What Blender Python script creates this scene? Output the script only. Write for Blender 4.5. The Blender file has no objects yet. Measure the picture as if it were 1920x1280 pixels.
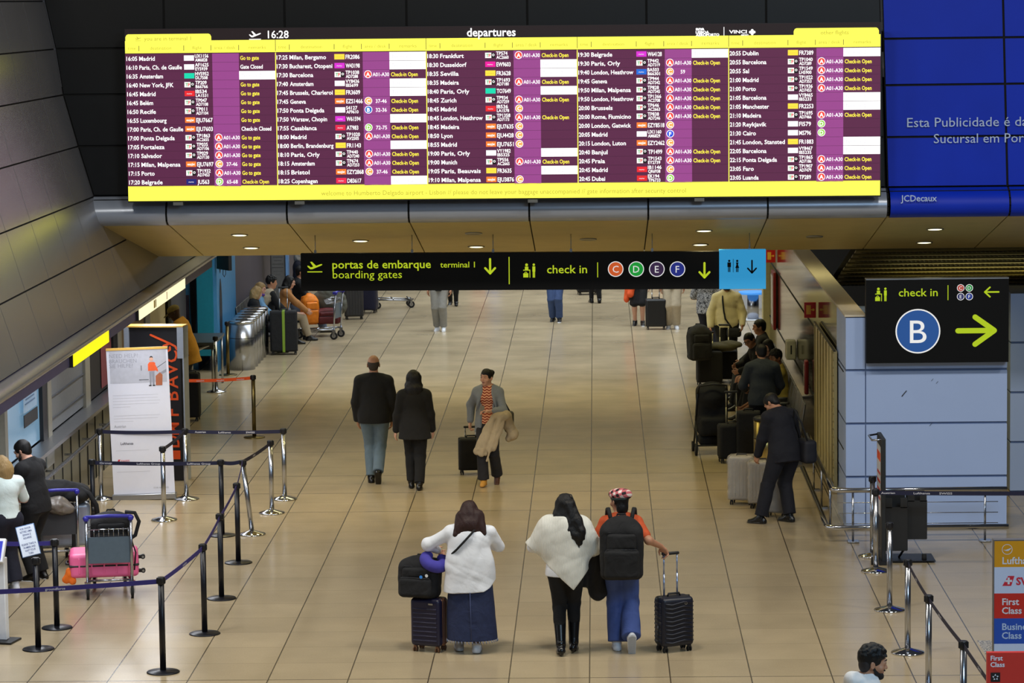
import bpy, bmesh, math, random
import numpy as np
from mathutils import Vector, Matrix

# ------------------------------------------------------------------ camera
FPX = 5950.0                      # focal length in pixels of a 1920 px wide frame
CAM = np.array([0.0, 0.0, 6.7])   # viewpoint on the upper gallery
scene = bpy.context.scene
COL = scene.collection
_u = np.array([-0.0098, 1.0, 0.0])
_y = np.array([155.0, 643.0, -FPX]); _y /= np.linalg.norm(_y)      # hall axis seen from the camera
_z = _u - _y * (_u @ _y); _z /= np.linalg.norm(_z)
_x = np.cross(_y, _z)
RC = np.stack([_x, _y, _z])       # rows: world X, Y, Z in camera axes == camera->world matrix
cam_data = bpy.data.cameras.new('camera')
cam_data.sensor_width = 36.0
cam_data.lens = FPX / 1920 * 36
cam_data.clip_end = 400
cam = bpy.data.objects.new('camera', cam_data)
M = Matrix.Identity(4)
for i in range(3):
    for j in range(3):
        M[i][j] = RC[i][j]
    M[i][3] = CAM[i]
cam.matrix_world = M
COL.objects.link(cam)
scene.camera = cam

def ray(px, py):
    return RC @ np.array([px - 960.0, 640.0 - py, -FPX])
def G(px, py, z=0.0):
    "point of the photo on the horizontal plane at height z"
    d = ray(px, py); t = (z - CAM[2]) / d[2]
    return CAM + d * t
def A(px, py, Y):
    "point of the photo at hall depth Y"
    d = ray(px, py); return CAM + d * (Y / d[1])
def AX(px, py, X):
    d = ray(px, py); return CAM + d * (X / d[0])

# ------------------------------------------------------------------ light
def srgb(c):
    return tuple(((v / 255) / 12.92 if v / 255 <= 0.04045 else ((v / 255 + 0.055) / 1.055) ** 2.4) for v in c[:3])

world = bpy.data.worlds.new('hall air'); scene.world = world
world.use_nodes = True
world.node_tree.nodes['Background'].inputs[0].default_value = (0.80, 0.86, 1.0, 1)
world.node_tree.nodes['Background'].inputs[1].default_value = 0.035

def area(name, loc, sx, sy, power, col, rot=(0, 0, 0), spread=180):
    l = bpy.data.lights.new(name, 'AREA'); l.shape = 'RECTANGLE'; l.size = sx; l.size_y = sy
    l.energy = power; l.color = col; l.spread = math.radians(spread)
    o = bpy.data.objects.new(name, l); o.location = loc; o.rotation_euler = rot; COL.objects.link(o)
    return o
# lamps of the double-height hall on the camera's side of the bulkhead
for k, x in enumerate((-9.0, -3.0, 3.0, 9.0)):
    area('hall_lamp', (x + 1.5, 29.5, 11.2), 1.6, 1.2, 470, (1.0, 0.94, 0.82))
area('gallery_lamp', (5.5, 15.0, 10.5), 5, 4, 1150, (0.55, 0.78, 1.0), (math.radians(24), 0, 0))
# ceiling lamps of the check-in hall beyond the soffit
for Y, pw in ((58.5, 230), (64, 330), (71, 400), (79, 450), (89, 480)):
    area('check_in_lamp', (-0.6, Y, 4.9), 11, 3.0, pw, (0.84, 0.93, 1.0), (0, 0, 0), 125)
# warm ceiling strips just behind the soffit
for Y, pw in ((45.5, 80), (53.5, 125)):
    area('warm_strip_lamp', (-1.2, Y, 4.5), 9.5, 1.0, pw, (1.0, 0.90, 0.44), (0, 0, 0), 130)

# added fill lights that brighten the left overhang and the kiosk
for Y in (32.0, 36.5, 41.0, 45.5):
    area('counter_fill', (-6.35, Y, 2.70), .3, 3.6, 60, (.92, .95, 1.0), (0, math.radians(-14), 0), 160)
area('kiosk_fill', (-5.2, 54.6, 3.9), 2.2, 1.0, 95, (.85, .94, 1.0), (math.radians(35), math.radians(-25), 0), 140)

# added fill light, hidden behind the pier, to brighten the mesh ceiling
area('mesh_fill', (5.6, 45.6, 1.6), 2.6, .4, 16, (1.0, .86, .36), (math.radians(192), 0, 0), 90)

vs = scene.view_settings
scene.display_settings.display_device = 'sRGB'
vs.view_transform = 'Standard'; vs.look = 'None'
vs.exposure = 0.0; vs.gamma = 1.0; vs.use_curve_mapping = False
random.seed(4); rng = np.random.default_rng(4)

# ------------------------------------------------------------------ materials
MATS = {}
def mat(name, col, rough=0.6, metal=0.0, emit=0.0, var=0.12, scale=18.0, spec=0.5, bump=0.0, coat=0.0, alpha=1.0, trans=0.0):
    if name in MATS: return MATS[name]
    m = bpy.data.materials.new(name); m.use_nodes = True
    nt = m.node_tree; b = nt.nodes['Principled BSDF']
    c = srgb(col)
    b.inputs['Roughness'].default_value = rough; b.inputs['Metallic'].default_value = metal
    b.inputs['Specular IOR Level'].default_value = spec; b.inputs['Coat Weight'].default_value = coat
    b.inputs['Alpha'].default_value = alpha; b.inputs['Transmission Weight'].default_value = trans
    if emit > 0:
        b.inputs['Base Color'].default_value = tuple(v * 0.4 for v in c) + (1,)
        b.inputs['Emission Color'].default_value = c + (1,); b.inputs['Emission Strength'].default_value = emit
    else:
        tc = nt.nodes.new('ShaderNodeTexCoord'); n = nt.nodes.new('ShaderNodeTexNoise')
        n.inputs['Scale'].default_value = scale; n.inputs['Detail'].default_value = 3
        nt.links.new(tc.outputs['Object'], n.inputs['Vector'])
        mx = nt.nodes.new('ShaderNodeMix'); mx.data_type = 'RGBA'
        mx.inputs[6].default_value = tuple(v * (1 - var) for v in c) + (1,)
        mx.inputs[7].default_value = tuple(min(1, v * (1 + var)) for v in c) + (1,)
        nt.links.new(n.outputs['Fac'], mx.inputs[0]); nt.links.new(mx.outputs[2], b.inputs['Base Color'])
        if bump:
            bp = nt.nodes.new('ShaderNodeBump'); bp.inputs['Strength'].default_value = bump; bp.inputs['Distance'].default_value = 0.01
            nt.links.new(n.outputs['Fac'], bp.inputs['Height']); nt.links.new(bp.outputs['Normal'], b.inputs['Normal'])
    MATS[name] = m
    return m

def mnode(nt, op, a, b=None, c=None):
    n = nt.nodes.new('ShaderNodeMath'); n.operation = op
    for i, v in enumerate((a, b, c)):
        if v is None: continue
        if isinstance(v, (int, float)): n.inputs[i].default_value = v
        else: nt.links.new(v, n.inputs[i])
    return n.outputs[0]

# ------------------------------------------------------------------ scene helpers
def tag(o, label=None, cat=None, group=None, kind=None):
    if label: o['label'] = label
    if cat: o['category'] = cat
    if group: o['group'] = group
    if kind: o['kind'] = kind
    return o
def thing(name, label, cat, loc=(0, 0, 0), rz=0.0, group=None):
    o = bpy.data.objects.new(name, None); COL.objects.link(o)
    o.empty_display_size = 0.2
    o.location = tuple(float(v) for v in loc); o.rotation_euler = (0, 0, math.radians(rz))
    return tag(o, label, cat, group)
def link(name, me, parent=None, mats=(), label=None):
    for m in (mats if isinstance(mats, (list, tuple)) else [mats]): me.materials.append(m)
    o = bpy.data.objects.new(name, me); COL.objects.link(o)
    if parent is not None: o.parent = parent
    if label: o['label'] = label
    return o
def copy_tree(o, parent=None):
    c = o.copy(); COL.objects.link(c)
    if parent is not None: c.parent = parent
    for ch in [x for x in bpy.data.objects if x.parent == o]: copy_tree(ch, c)
    return c

class MB:
    "collects boxes, tubes and plates into one mesh"
    def __init__(s): s.bm = bmesh.new(); s.mi = 0
    def _set(s, geom, smooth=False):
        for g in geom:
            if isinstance(g, bmesh.types.BMFace): g.material_index = s.mi; g.smooth = smooth
    def box(s, c, size, rot=None, bev=0.0, seg=2):
        r = bmesh.ops.create_cube(s.bm, size=1.0); vs_ = r['verts']
        mt = Matrix.Translation(Vector([float(v) for v in c])) @ (rot.to_4x4() if rot is not None else Matrix.Identity(4)) @ Matrix.Diagonal([float(v) for v in size] + [1.0])
        bmesh.ops.transform(s.bm, matrix=mt, verts=vs_)
        fs = list({f for v in vs_ for f in v.link_faces}); s._set(fs)
        if bev > 0:
            es = list({e for v in vs_ for e in v.link_edges})
            q = bmesh.ops.bevel(s.bm, geom=es, offset=min(bev, min(size) * 0.49), segments=seg, affect='EDGES', profile=0.5)
            s._set(q['faces'], True)
        return s
    def tube(s, pts, r, n=8, cap=True, closed=False):
        pts = [Vector([float(v) for v in p]) for p in pts]; rings = []
        N = len(pts); up = None
        for i, p in enumerate(pts):
            if closed: t = (pts[(i + 1) % N] - pts[i - 1])
            else: t = (pts[min(i + 1, N - 1)] - pts[max(i - 1, 0)])
            t.normalize()
            if up is None: up = Vector((0, 0, 1)) if abs(t.z) < 0.9 else Vector((0, 1, 0))
            sx = t.cross(up)
            if sx.length < 1e-5: sx = t.cross(Vector((1, 0, 0)))
            sx.normalize(); up = sx.cross(t); rr = r[i] if isinstance(r, (list, tuple)) else r
            rings.append([s.bm.verts.new(p + sx * (rr * math.cos(a)) + up * (rr * math.sin(a))) for a in [2 * math.pi * k / n for k in range(n)]])
        fs = []
        for i in range(N if closed else N - 1):
            a, b = rings[i], rings[(i + 1) % N]
            for k in range(n):
                fs.append(s.bm.faces.new((a[k], a[(k + 1) % n], b[(k + 1) % n], b[k])))
        s._set(fs, True)
        if cap and not closed:
            s._set([s.bm.faces.new(rings[0][::-1]), s.bm.faces.new(rings[-1])])
        return s
    def cyl(s, a, b, r, n=16): return s.tube([a, b], r, n)
    def lathe(s, prof, n=24, c=(0, 0, 0)):
        rings = []
        for (r, z) in prof:
            rings.append([s.bm.verts.new((c[0] + r * math.cos(2 * math.pi * k / n), c[1] + r * math.sin(2 * math.pi * k / n), c[2] + z)) for k in range(n)])
        fs = []
        for a, b in zip(rings, rings[1:]):
            for k in range(n): fs.append(s.bm.faces.new((a[k], a[(k + 1) % n], b[(k + 1) % n], b[k])))
        s._set(fs, True)
        s._set([s.bm.faces.new(rings[0][::-1]), s.bm.faces.new(rings[-1])])
        return s
    def plate(s, poly, y0, y1):
        "polygon in XZ given thickness along Y"
        a = [s.bm.verts.new((float(x), y0, float(z))) for x, z in poly]; b = [s.bm.verts.new((float(x), y1, float(z))) for x, z in poly]
        n = len(poly); fs = [s.bm.faces.new(a), s.bm.faces.new(b[::-1])]
        for k in range(n): fs.append(s.bm.faces.new((a[k], b[k], b[(k + 1) % n], a[(k + 1) % n])))
        s._set(fs); return s
    def quad(s, *p):
        s._set([s.bm.faces.new([s.bm.verts.new([float(v) for v in q]) for q in p])]); return s
    def rect(s, x0, x1, z0, z1, y=0.0):
        return s.quad((x0, y, z0), (x1, y, z0), (x1, y, z1), (x0, y, z1))
    def disc(s, x, z, r, y=0.0, n=24):
        s._set([s.bm.faces.new([s.bm.verts.new((x + r * math.cos(2 * math.pi * k / n), y, z + r * math.sin(2 * math.pi * k / n))) for k in range(n)])]); return s
    def ring(s, x, z, r0, r1, y=0.0, n=28):
        a = [s.bm.verts.new((x + r0 * math.cos(2 * math.pi * k / n), y, z + r0 * math.sin(2 * math.pi * k / n))) for k in range(n)]
        b = [s.bm.verts.new((x + r1 * math.cos(2 * math.pi * k / n), y, z + r1 * math.sin(2 * math.pi * k / n))) for k in range(n)]
        s._set([s.bm.faces.new((a[k], b[k], b[(k + 1) % n], a[(k + 1) % n])) for k in range(n)]); return s
    def poly(s, pts, y=0.0):
        s._set([s.bm.faces.new([s.bm.verts.new((float(x), y, float(z))) for x, z in pts])]); return s
    def stroke(s, pts, w, y=0.0, rnd=True):
        "flat stroke of width w in XZ"
        for (x0, z0), (x1, z1) in zip(pts, pts[1:]):
            L = math.hypot(x1 - x0, z1 - z0) or 1e-6; nx, nz = -(z1 - z0) / L * w / 2, (x1 - x0) / L * w / 2
            s.quad((x0 - nx, y, z0 - nz), (x1 - nx, y, z1 - nz), (x1 + nx, y, z1 + nz), (x0 + nx, y, z0 + nz))
        if rnd:
            for x, z in pts: s.disc(x, z, w / 2, y - 0.0002, 12)
        return s
    def build(s, name, mats, parent=None, label=None, fix=True):
        if fix: bmesh.ops.recalc_face_normals(s.bm, faces=s.bm.faces)
        me = bpy.data.meshes.new(name); s.bm.to_mesh(me); s.bm.free()
        return link(name, me, parent, mats, label)

# ------------------------------------------------------------------ lettering
TEXTS = []
class Lettering:
    "all the writing of one part as one flat mesh in its parent's XZ plane, facing -Y"
    def __init__(s, name, parent, mats, y=0.0, extra=None):
        s.name, s.parent, s.mats, s.y, s.items, s.extra = name, parent, mats, y, [], extra
        TEXTS.append(s)
    def add(s, txt, x, z, size, m=0, align='L', bold=0.0, width=None, rot=0.0, res=2):
        s.items.append((txt, x, z, size, m, align, bold, width, rot, res)); return s
def flush_texts():
    jobs = []
    for L in TEXTS:
        for it in L.items:
            cu = bpy.data.curves.new('t', 'FONT'); cu.body = it[0]; cu.size = 1.0; cu.resolution_u = it[9]; cu.offset = it[6]
            cu.fill_mode = 'FRONT'
            o = bpy.data.objects.new('t', cu); COL.objects.link(o); jobs.append((L, it, o))
    bpy.context.view_layer.update()
    dg = bpy.context.evaluated_depsgraph_get()
    acc = {}
    for L, it, o in jobs:
        ev = o.evaluated_get(dg); me = ev.to_mesh()
        n = len(me.vertices); co = np.empty(n * 3); me.vertices.foreach_get('co', co); co = co.reshape(-1, 3)
        pol = [list(p.vertices) for p in me.polygons]; ev.to_mesh_clear()
        if n == 0: continue
        x0, x1 = co[:, 0].min(), co[:, 0].max()
        sx = it[3] if it[7] is None else it[7] / (x1 - x0)
        X = (co[:, 0] - (x0 if it[7] is not None or it[5] != 'L' else 0)) * sx; w = (x1 - x0) * sx
        if it[5] == 'C': X = X - w / 2
        if it[5] == 'R': X = X - w
        Z = co[:, 1] * it[3]; r = it[8]
        X, Z = X * math.cos(r) - Z * math.sin(r), X * math.sin(r) + Z * math.cos(r)
        P = np.stack([X + it[1], np.full(n, L.y), Z + it[2]], 1)
        a = acc.setdefault(id(L), [[], [], [], 0])
        a[0].append(P); a[1] += [[v + a[3] for v in p] for p in pol]; a[2] += [it[4]] * len(pol); a[3] += n
    for L, it, o in jobs:
        cu = o.data; bpy.data.objects.remove(o); bpy.data.curves.remove(cu)
    for L in TEXTS:
        a = acc.get(id(L))
        if not a: continue
        me = bpy.data.meshes.new(L.name); me.from_pydata(np.concatenate(a[0]).tolist(), [], a[1])
        me.polygons.foreach_set('material_index', a[2])
        link(L.name, me, L.parent, L.mats)
# ------------------------------------------------------------------ soft-form modelling: distance fields -> one smooth mesh
def V3(*a): return np.array(a, float)
def unit(v):
    v = np.asarray(v, float); return v / (np.linalg.norm(v) + 1e-9)
def rotm(rx=0, ry=0, rz=0):
    rx, ry, rz = map(math.radians, (rx, ry, rz))
    cx, sx, cy, sy, cz, sz = math.cos(rx), math.sin(rx), math.cos(ry), math.sin(ry), math.cos(rz), math.sin(rz)
    return np.array([[cz, -sz, 0], [sz, cz, 0], [0, 0, 1]]) @ np.array([[cy, 0, sy], [0, 1, 0], [-sy, 0, cy]]) @ np.array([[1, 0, 0], [0, cx, -sx], [0, sx, cx]])
class Blob:
    def __init__(s, res=0.010, k=0.02): s.res, s.k, s.p = res, k, []
    def _add(s, fn, lo, hi, op, k): s.p.append((fn, np.minimum(lo, hi), np.maximum(lo, hi), op, s.k if k is None else k)); return s
    def cone(s, a, b, ra, rb, sc=(1, 1, 1), flat=False, op='u', k=None, wrap=None):
        a = np.asarray(a, float); b = np.asarray(b, float); sc = np.asarray(sc, float)
        m = max(ra, rb) * sc
        bb = (b - a) / sc; L2 = bb @ bb + 1e-12; L = math.sqrt(L2)
        def fn(P):
            q = (P - a) / sc; t = (q @ bb) / L2; tc = np.clip(t, 0, 1)
            d = np.linalg.norm(q - tc[..., None] * bb, axis=-1) - (ra + (rb - ra) * tc)
            if flat:
                rad = np.linalg.norm(q - t[..., None] * bb, axis=-1) - (ra + (rb - ra) * tc)
                d = np.maximum(rad, np.maximum(-t * L, (t - 1) * L))
            return d * sc.min()
        return s._add(fn, np.minimum(a, b) - m, np.maximum(a, b) + m, op, k)
    def chain(s, pts, rs, **kw):
        for i in range(len(pts) - 1):
            s.cone(pts[i], pts[i + 1], rs[i] if hasattr(rs, '__len__') else rs, rs[i + 1] if hasattr(rs, '__len__') else rs, **kw)
        return s
    def ell(s, c, r, R=None, op='u', k=None):
        c = np.asarray(c, float); r = np.asarray(r, float); m = r if R is None else np.full(3, r.max())
        def fn(P):
            q = P - c
            if R is not None: q = q @ R
            k0 = np.linalg.norm(q / r, axis=-1); k1 = np.linalg.norm(q / (r * r), axis=-1) + 1e-9
            return k0 * (k0 - 1) / k1
        return s._add(fn, c - m, c + m, op, k)
    def box(s, c, h, rd=0.02, R=None, op='u', k=None):
        c = np.asarray(c, float); h = np.asarray(h, float); m = h if R is None else np.full(3, np.linalg.norm(h))
        def fn(P):
            q = P - c
            if R is not None: q = q @ R
            q = np.abs(q) - (h - rd)
            return np.linalg.norm(np.maximum(q, 0), axis=-1) + np.minimum(q.max(-1), 0) - rd
        return s._add(fn, c - m, c + m, op, k)
    def cut(s, p, n, k=0.004):
        p = np.asarray(p, float); n = unit(n)
        s.p.append((lambda P: (P - p) @ n, None, None, 'i', k)); return s
    def wrinkle(s, amp, freq=18.0, seed=0, axis=(1, 1, 1)):
        "folds: warped sine ridges at two sizes"
        r = np.random.default_rng(seed); ax_ = np.asarray(axis)
        W = [(unit(r.normal(size=3)) * freq * r.uniform(.6, 1.5) * ax_, unit(r.normal(size=3)) * freq * .7, r.uniform(0, 6)) for _ in range(4)]
        U = [(unit(r.normal(size=3)) * freq * r.uniform(2.0, 3.0) * ax_, unit(r.normal(size=3)) * freq, r.uniform(0, 6)) for _ in range(3)]
        def fn(P):
            v = 0
            for w, u, ph in W: v = v + np.sin(P @ w + 1.4 * np.sin(P @ u + ph) + ph)
            for w, u, ph in U: v = v + .45 * (1 - 2 * np.abs(np.sin(P @ w * .5 + 1.2 * np.sin(P @ u + ph))))
            return v * (amp / 2.0)
        s.p.append((fn, None, None, 'n', 0)); return s
    def mesh(s, paint=None):
        h = s.res
        ad = [q for q in s.p if q[3] == 'u']
        lo = np.min([q[1] for q in ad], 0) - 3 * h; hi = np.max([q[2] for q in ad], 0) + 3 * h
        n = np.ceil((hi - lo) / h).astype(int) + 1
        ax = [lo[i] + h * np.arange(n[i]) for i in range(3)]
        D = np.full(n, 0.09)
        def sub(l, u):
            i0 = np.maximum(np.floor((l - lo) / h).astype(int), 0); i1 = np.minimum(np.ceil((u - lo) / h).astype(int) + 1, n)
            return tuple(slice(int(a), int(max(b, a + 1))) for a, b in zip(i0, i1))
        def grid(sl):
            return np.stack(np.meshgrid(*[ax[i][sl[i]] for i in range(3)], indexing='ij'), -1)
        for fn, l, u, op, k in s.p:
            if l is None: sl = (slice(None),) * 3
            else: mg = 0.03 + 2 * h; sl = sub(l - mg, u + mg)
            P = grid(sl); d = fn(P); E = D[sl]
            if op == 'u':
                if k > 0:
                    t = np.maximum(k - np.abs(E - d), 0) / k; D[sl] = np.minimum(E, d) - t * t * k * 0.25
                else: D[sl] = np.minimum(E, d)
            elif op == 's':
                k = max(k, 1e-4); t = np.maximum(k - np.abs(E + d), 0) / k; D[sl] = np.maximum(E, -d) + t * t * k * 0.25
            elif op == 'i': D[sl] = np.maximum(E, d)
            elif op == 'n': D[sl] = E + d
        D[0], D[-1], D[:, 0], D[:, -1], D[:, :, 0], D[:, :, -1] = .05, .05, .05, .05, .05, .05
        S = D < 0
        C = np.zeros(n - 1, np.int8)
        offs = [(i, j, k) for i in (0, 1) for j in (0, 1) for k in (0, 1)]
        def cr(F, o): return F[o[0]:F.shape[0] - 1 + o[0], o[1]:F.shape[1] - 1 + o[1], o[2]:F.shape[2] - 1 + o[2]]
        for o in offs: C += cr(S, o)
        I = np.argwhere((C > 0) & (C < 8))
        idx = np.full(n - 1, -1, np.int64); idx[tuple(I.T)] = np.arange(len(I))
        pos = np.zeros((len(I), 3)); cnt = np.zeros(len(I))
        for a in offs:
            for dim in range(3):
                if a[dim]: continue
                b = list(a); b[dim] = 1
                da = D[tuple((I + a).T)]; db = D[tuple((I + b).T)]
                m = (da < 0) != (db < 0); t = np.where(m, da / np.where(m, da - db, 1), 0)
                q = np.array(a, float) + t[:, None] * (np.array(b) - np.array(a)); pos += np.where(m[:, None], q, 0); cnt += m
        V = lo + (I + pos / cnt[:, None]) * h
        F = []
        for dim in range(3):
            o = [0, 0, 0]; o[dim] = 1
            sa = S[:S.shape[0] - o[0], :S.shape[1] - o[1], :S.shape[2] - o[2]]; sb = S[o[0]:, o[1]:, o[2]:]
            E = np.argwhere(sa != sb); ins = sa[tuple(E.T)]
            d1, d2 = (dim + 1) % 3, (dim + 2) % 3
            u = np.zeros(3, int); u[d1] = 1; w = np.zeros(3, int); w[d2] = 1
            q = np.stack([idx[tuple((E - u - w).T)], idx[tuple((E - w).T)], idx[tuple(E.T)], idx[tuple((E - u).T)]], 1)
            q[~ins] = q[~ins][:, ::-1]; F.append(q)
        F = np.concatenate(F)
        me = bpy.data.meshes.new('soft'); me.vertices.add(len(V)); me.vertices.foreach_set('co', V.ravel())
        me.loops.add(F.size); me.loops.foreach_set('vertex_index', F.ravel().astype(np.int32))
        me.polygons.add(len(F)); me.polygons.foreach_set('loop_start', (np.arange(len(F)) * 4).astype(np.int32))
        me.polygons.foreach_set('loop_total', np.full(len(F), 4, np.int32))
        me.polygons.foreach_set('use_smooth', np.ones(len(F), bool))
        if paint is not None: me.polygons.foreach_set('material_index', paint(V[F].mean(1)).astype(np.int32))
        me.update(calc_edges=True)
        return me
    def build(s, name, mats, parent=None, paint=None, label=None):
        me = s.mesh(paint); me.name = name
        return link(name, me, parent, mats, label)

# ------------------------------------------------------------------ people
def ik(a, b, l1, l2, pole):
    a, b = np.asarray(a, float), np.asarray(b, float); d = b - a; L = np.linalg.norm(d)
    if L > (l1 + l2) * 0.995: b = a + d / L * (l1 + l2) * 0.995; d = b - a; L = np.linalg.norm(d)
    t = (l1 * l1 - l2 * l2 + L * L) / (2 * L); hh = math.sqrt(max(l1 * l1 - t * t, 1e-6))
    u = d / L; p = np.asarray(pole, float); p = unit(p - u * (p @ u))
    return a + u * t + p * hh, b

class Sk:
    """joints of one figure in its own frame: faces +Y, X is its right hand side, Z up"""
    def __init__(s, h=1.7, w=1.0, lean=0, pelvis=None, hands=None, feet=None, head=(0, 0), foot_pitch=(0, 0), foot_yaw=(8, -8), side=0, elbow=None, knee=(0, 1, 0.1)):
        q = s.q = h / 1.7; s.w = w
        s.P = V3(0, 0, .905 * q) if pelvis is None else V3(*pelvis)
        l = math.radians(lean); s.up = unit(V3(math.sin(math.radians(side)), math.sin(l), math.cos(l))); s.fw = unit(np.cross(s.up, V3(1, 0, 0))); s.rt = np.cross(s.fw, s.up)
        s.C = s.P + s.up * .32 * q; s.N = s.P + s.up * .535 * q
        s.Rt = np.stack([s.rt, s.fw, s.up], 1)
        s.Rh = s.Rt @ rotm(-head[1], 0, head[0])          # head yaw (left +) and pitch (down +)
        s.H = s.N + s.Rh @ V3(0, .022, .135) * q
        sw = (.158 + .03 * (w - 1)) * q
        s.sh = [s.N + s.Rt @ V3(sg * sw * min(w, 1.25), 0, -.088 * q) for sg in (-1, 1)]
        s.hip = [s.P + V3(sg * .085 * q * w, 0, -.02 * q) for sg in (-1, 1)]
        hands = hands or (None, None); feet = feet or (None, None); s.el, s.wr, s.kn, s.an = [], [], [], []
        s.fp, s.fy = foot_pitch, foot_yaw
        for i, sg in enumerate((-1, 1)):
            t = s.sh[i] + V3(sg * .06, .05, -.52) * q if hands[i] is None else V3(*hands[i])
            po = V3(sg * .5, -1, -.3) if elbow is None or elbow[i] is None else V3(*elbow[i])
            e, t = ik(s.sh[i], t, .285 * q, .255 * q, po); s.el.append(e); s.wr.append(t)
            ft = V3(sg * .09 * w, 0, .085) * q if feet[i] is None else V3(*feet[i])
            k, ft = ik(s.hip[i], ft, .425 * q, .42 * q, V3(*knee)); s.kn.append(k); s.an.append(ft)

def torso(B, s, t=0.0, k=0.05, bust=0.0, hips=1.0, belly=0.0):
    q, w = s.q, s.w; R = s.Rt
    B.ell(s.P + s.up * .01 * q, V3(.158 * w * hips + t, .112 * w * hips + t, .125 + t) * q, R, k=k)
    B.ell(s.P + s.up * .16 * q + s.fw * belly * .4, V3(.138 * w + t, .098 * w + t + belly, .15 + t) * q, R, k=k)
    B.ell(s.C + s.up * .05 * q, V3(.158 * w + t, .104 * w + t, .17 + t) * q, R, k=k)
    B.cone(s.sh[0] * .93 + s.sh[1] * .07, s.sh[1] * .93 + s.sh[0] * .07, .05 * q + t, .05 * q + t, k=k)
    for i in (0, 1): B.cone(s.N + s.up * .0 * q, s.sh[i], .047 * q + t * .6, .047 * q + t, k=k)
    if bust:
        for sg in (-1, 1): B.ell(s.C + s.Rt @ V3(sg * .075 * w, .085, .06) * q, V3(.065, .055, .065) * q * bust + t, R, k=k)
def arms(B, s, t=0.0, upto=1.0, flat=False, k=0.03, fat=1.0, cuff=None, which=(0, 1)):
    fat = 1 + (fat - 1) * .55
    "upto 0..1 covers the upper arm, 1..2 the forearm"
    q = s.q
    for i in which:
        a, e, w_ = s.sh[i], s.el[i], s.wr[i]
        if upto <= 1: B.cone(a, a + (e - a) * upto, .05 * q * fat + t, (.042 + .006 * (1 - upto)) * q * fat + t, flat=flat, k=k); B.ell(a, np.full(3, .052 * q * fat + t), k=k)
        else:
            B.cone(a, e, .05 * q * fat + t, .041 * q * fat + t, k=k)
            u = upto - 1; B.cone(e, e + (w_ - e) * u, .041 * q * fat + t, ((.041 - .014 * u) * q * fat + t) if cuff is None else cuff, flat=False, k=k)
            if flat: B.cut(e + (w_ - e) * u, np.zeros(3) + 1e-9) if False else None
def legs(B, s, t=0.0, k=0.03, fat=1.0, knee_r=None, ank_r=None, upto=1.0):
    q = s.q
    for i in (0, 1):
        a, e, f = s.hip[i], s.kn[i], s.an[i]; kr = (.056 * q * fat + t) if knee_r is None else knee_r
        B.cone(a, e, .088 * q * fat * min(s.w, 1.3) + t, kr, k=k)
        end = e + (f - e) * upto
        B.cone(e, end, kr, (.038 * q * fat + t) if ank_r is None else ank_r, flat=ank_r is not None, k=k)
        if upto > .5: B.ell(e + (f - e) * .3 + V3(0, -.012, 0) * q, V3(.045, .052, .12) * q * min(fat, 1.1) + t, k=k)
def hand(B, wr, d, n, side, q=1.0, curl=40, k=0.006, spread=0.022):
    "palm with four fingers and a thumb; d along the hand, n out of the palm"
    d = unit(d); n = unit(np.asarray(n, float) - d * (d @ np.asarray(n, float))); ac = np.cross(d, n) * side
    R = np.stack([ac, d, n], 1)
    B.ell(wr + d * .045 * q, V3(.041, .056, .019) * q, R, k=.014)
    B.box(wr + d * .062 * q, V3(.040, .032, .014) * q, .012 * q, R, k=.01)
    c = math.radians(curl)
    for j, (L, off) in enumerate(((.068, .033), (.077, .011), (.071, -.011), (.055, -.032))):
        b0 = wr + d * (.09 - .004 * abs(j - 1)) * q + ac * off * q
        d1 = d * math.cos(c * .6) + n * math.sin(c * .6); d2 = d * math.cos(c * 1.6) + n * math.sin(c * 1.6)
        b1 = b0 + d1 * L * .52 * q + ac * (off * .12) * q; b2 = b1 + d2 * L * .5 * q
        B.cone(b0, b1, .0095 * q, .0088 * q, k=k); B.cone(b1, b2, .0088 * q, .0072 * q, k=.004)
    t0 = wr + d * .028 * q + ac * .032 * q; t1 = t0 + (d * .6 + ac * .62 + n * .3) * .042 * q; t2 = t1 + (d * .85 + ac * .1 + n * .45) * .036 * q
    B.cone(t0, t1, .014 * q, .011 * q, k=k); B.cone(t1, t2, .011 * q, .0085 * q, k=.004)
def shoe_dir(s, i):
    y = math.radians(s.fy[i]); p = math.radians(s.fp[i])
    f = V3(math.sin(-y), math.cos(y), 0); dn = V3(0, 0, -1)
    fw = f * math.cos(p) + dn * math.sin(p); up = -dn * math.cos(p) + f * math.sin(p)
    return fw, up
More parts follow.
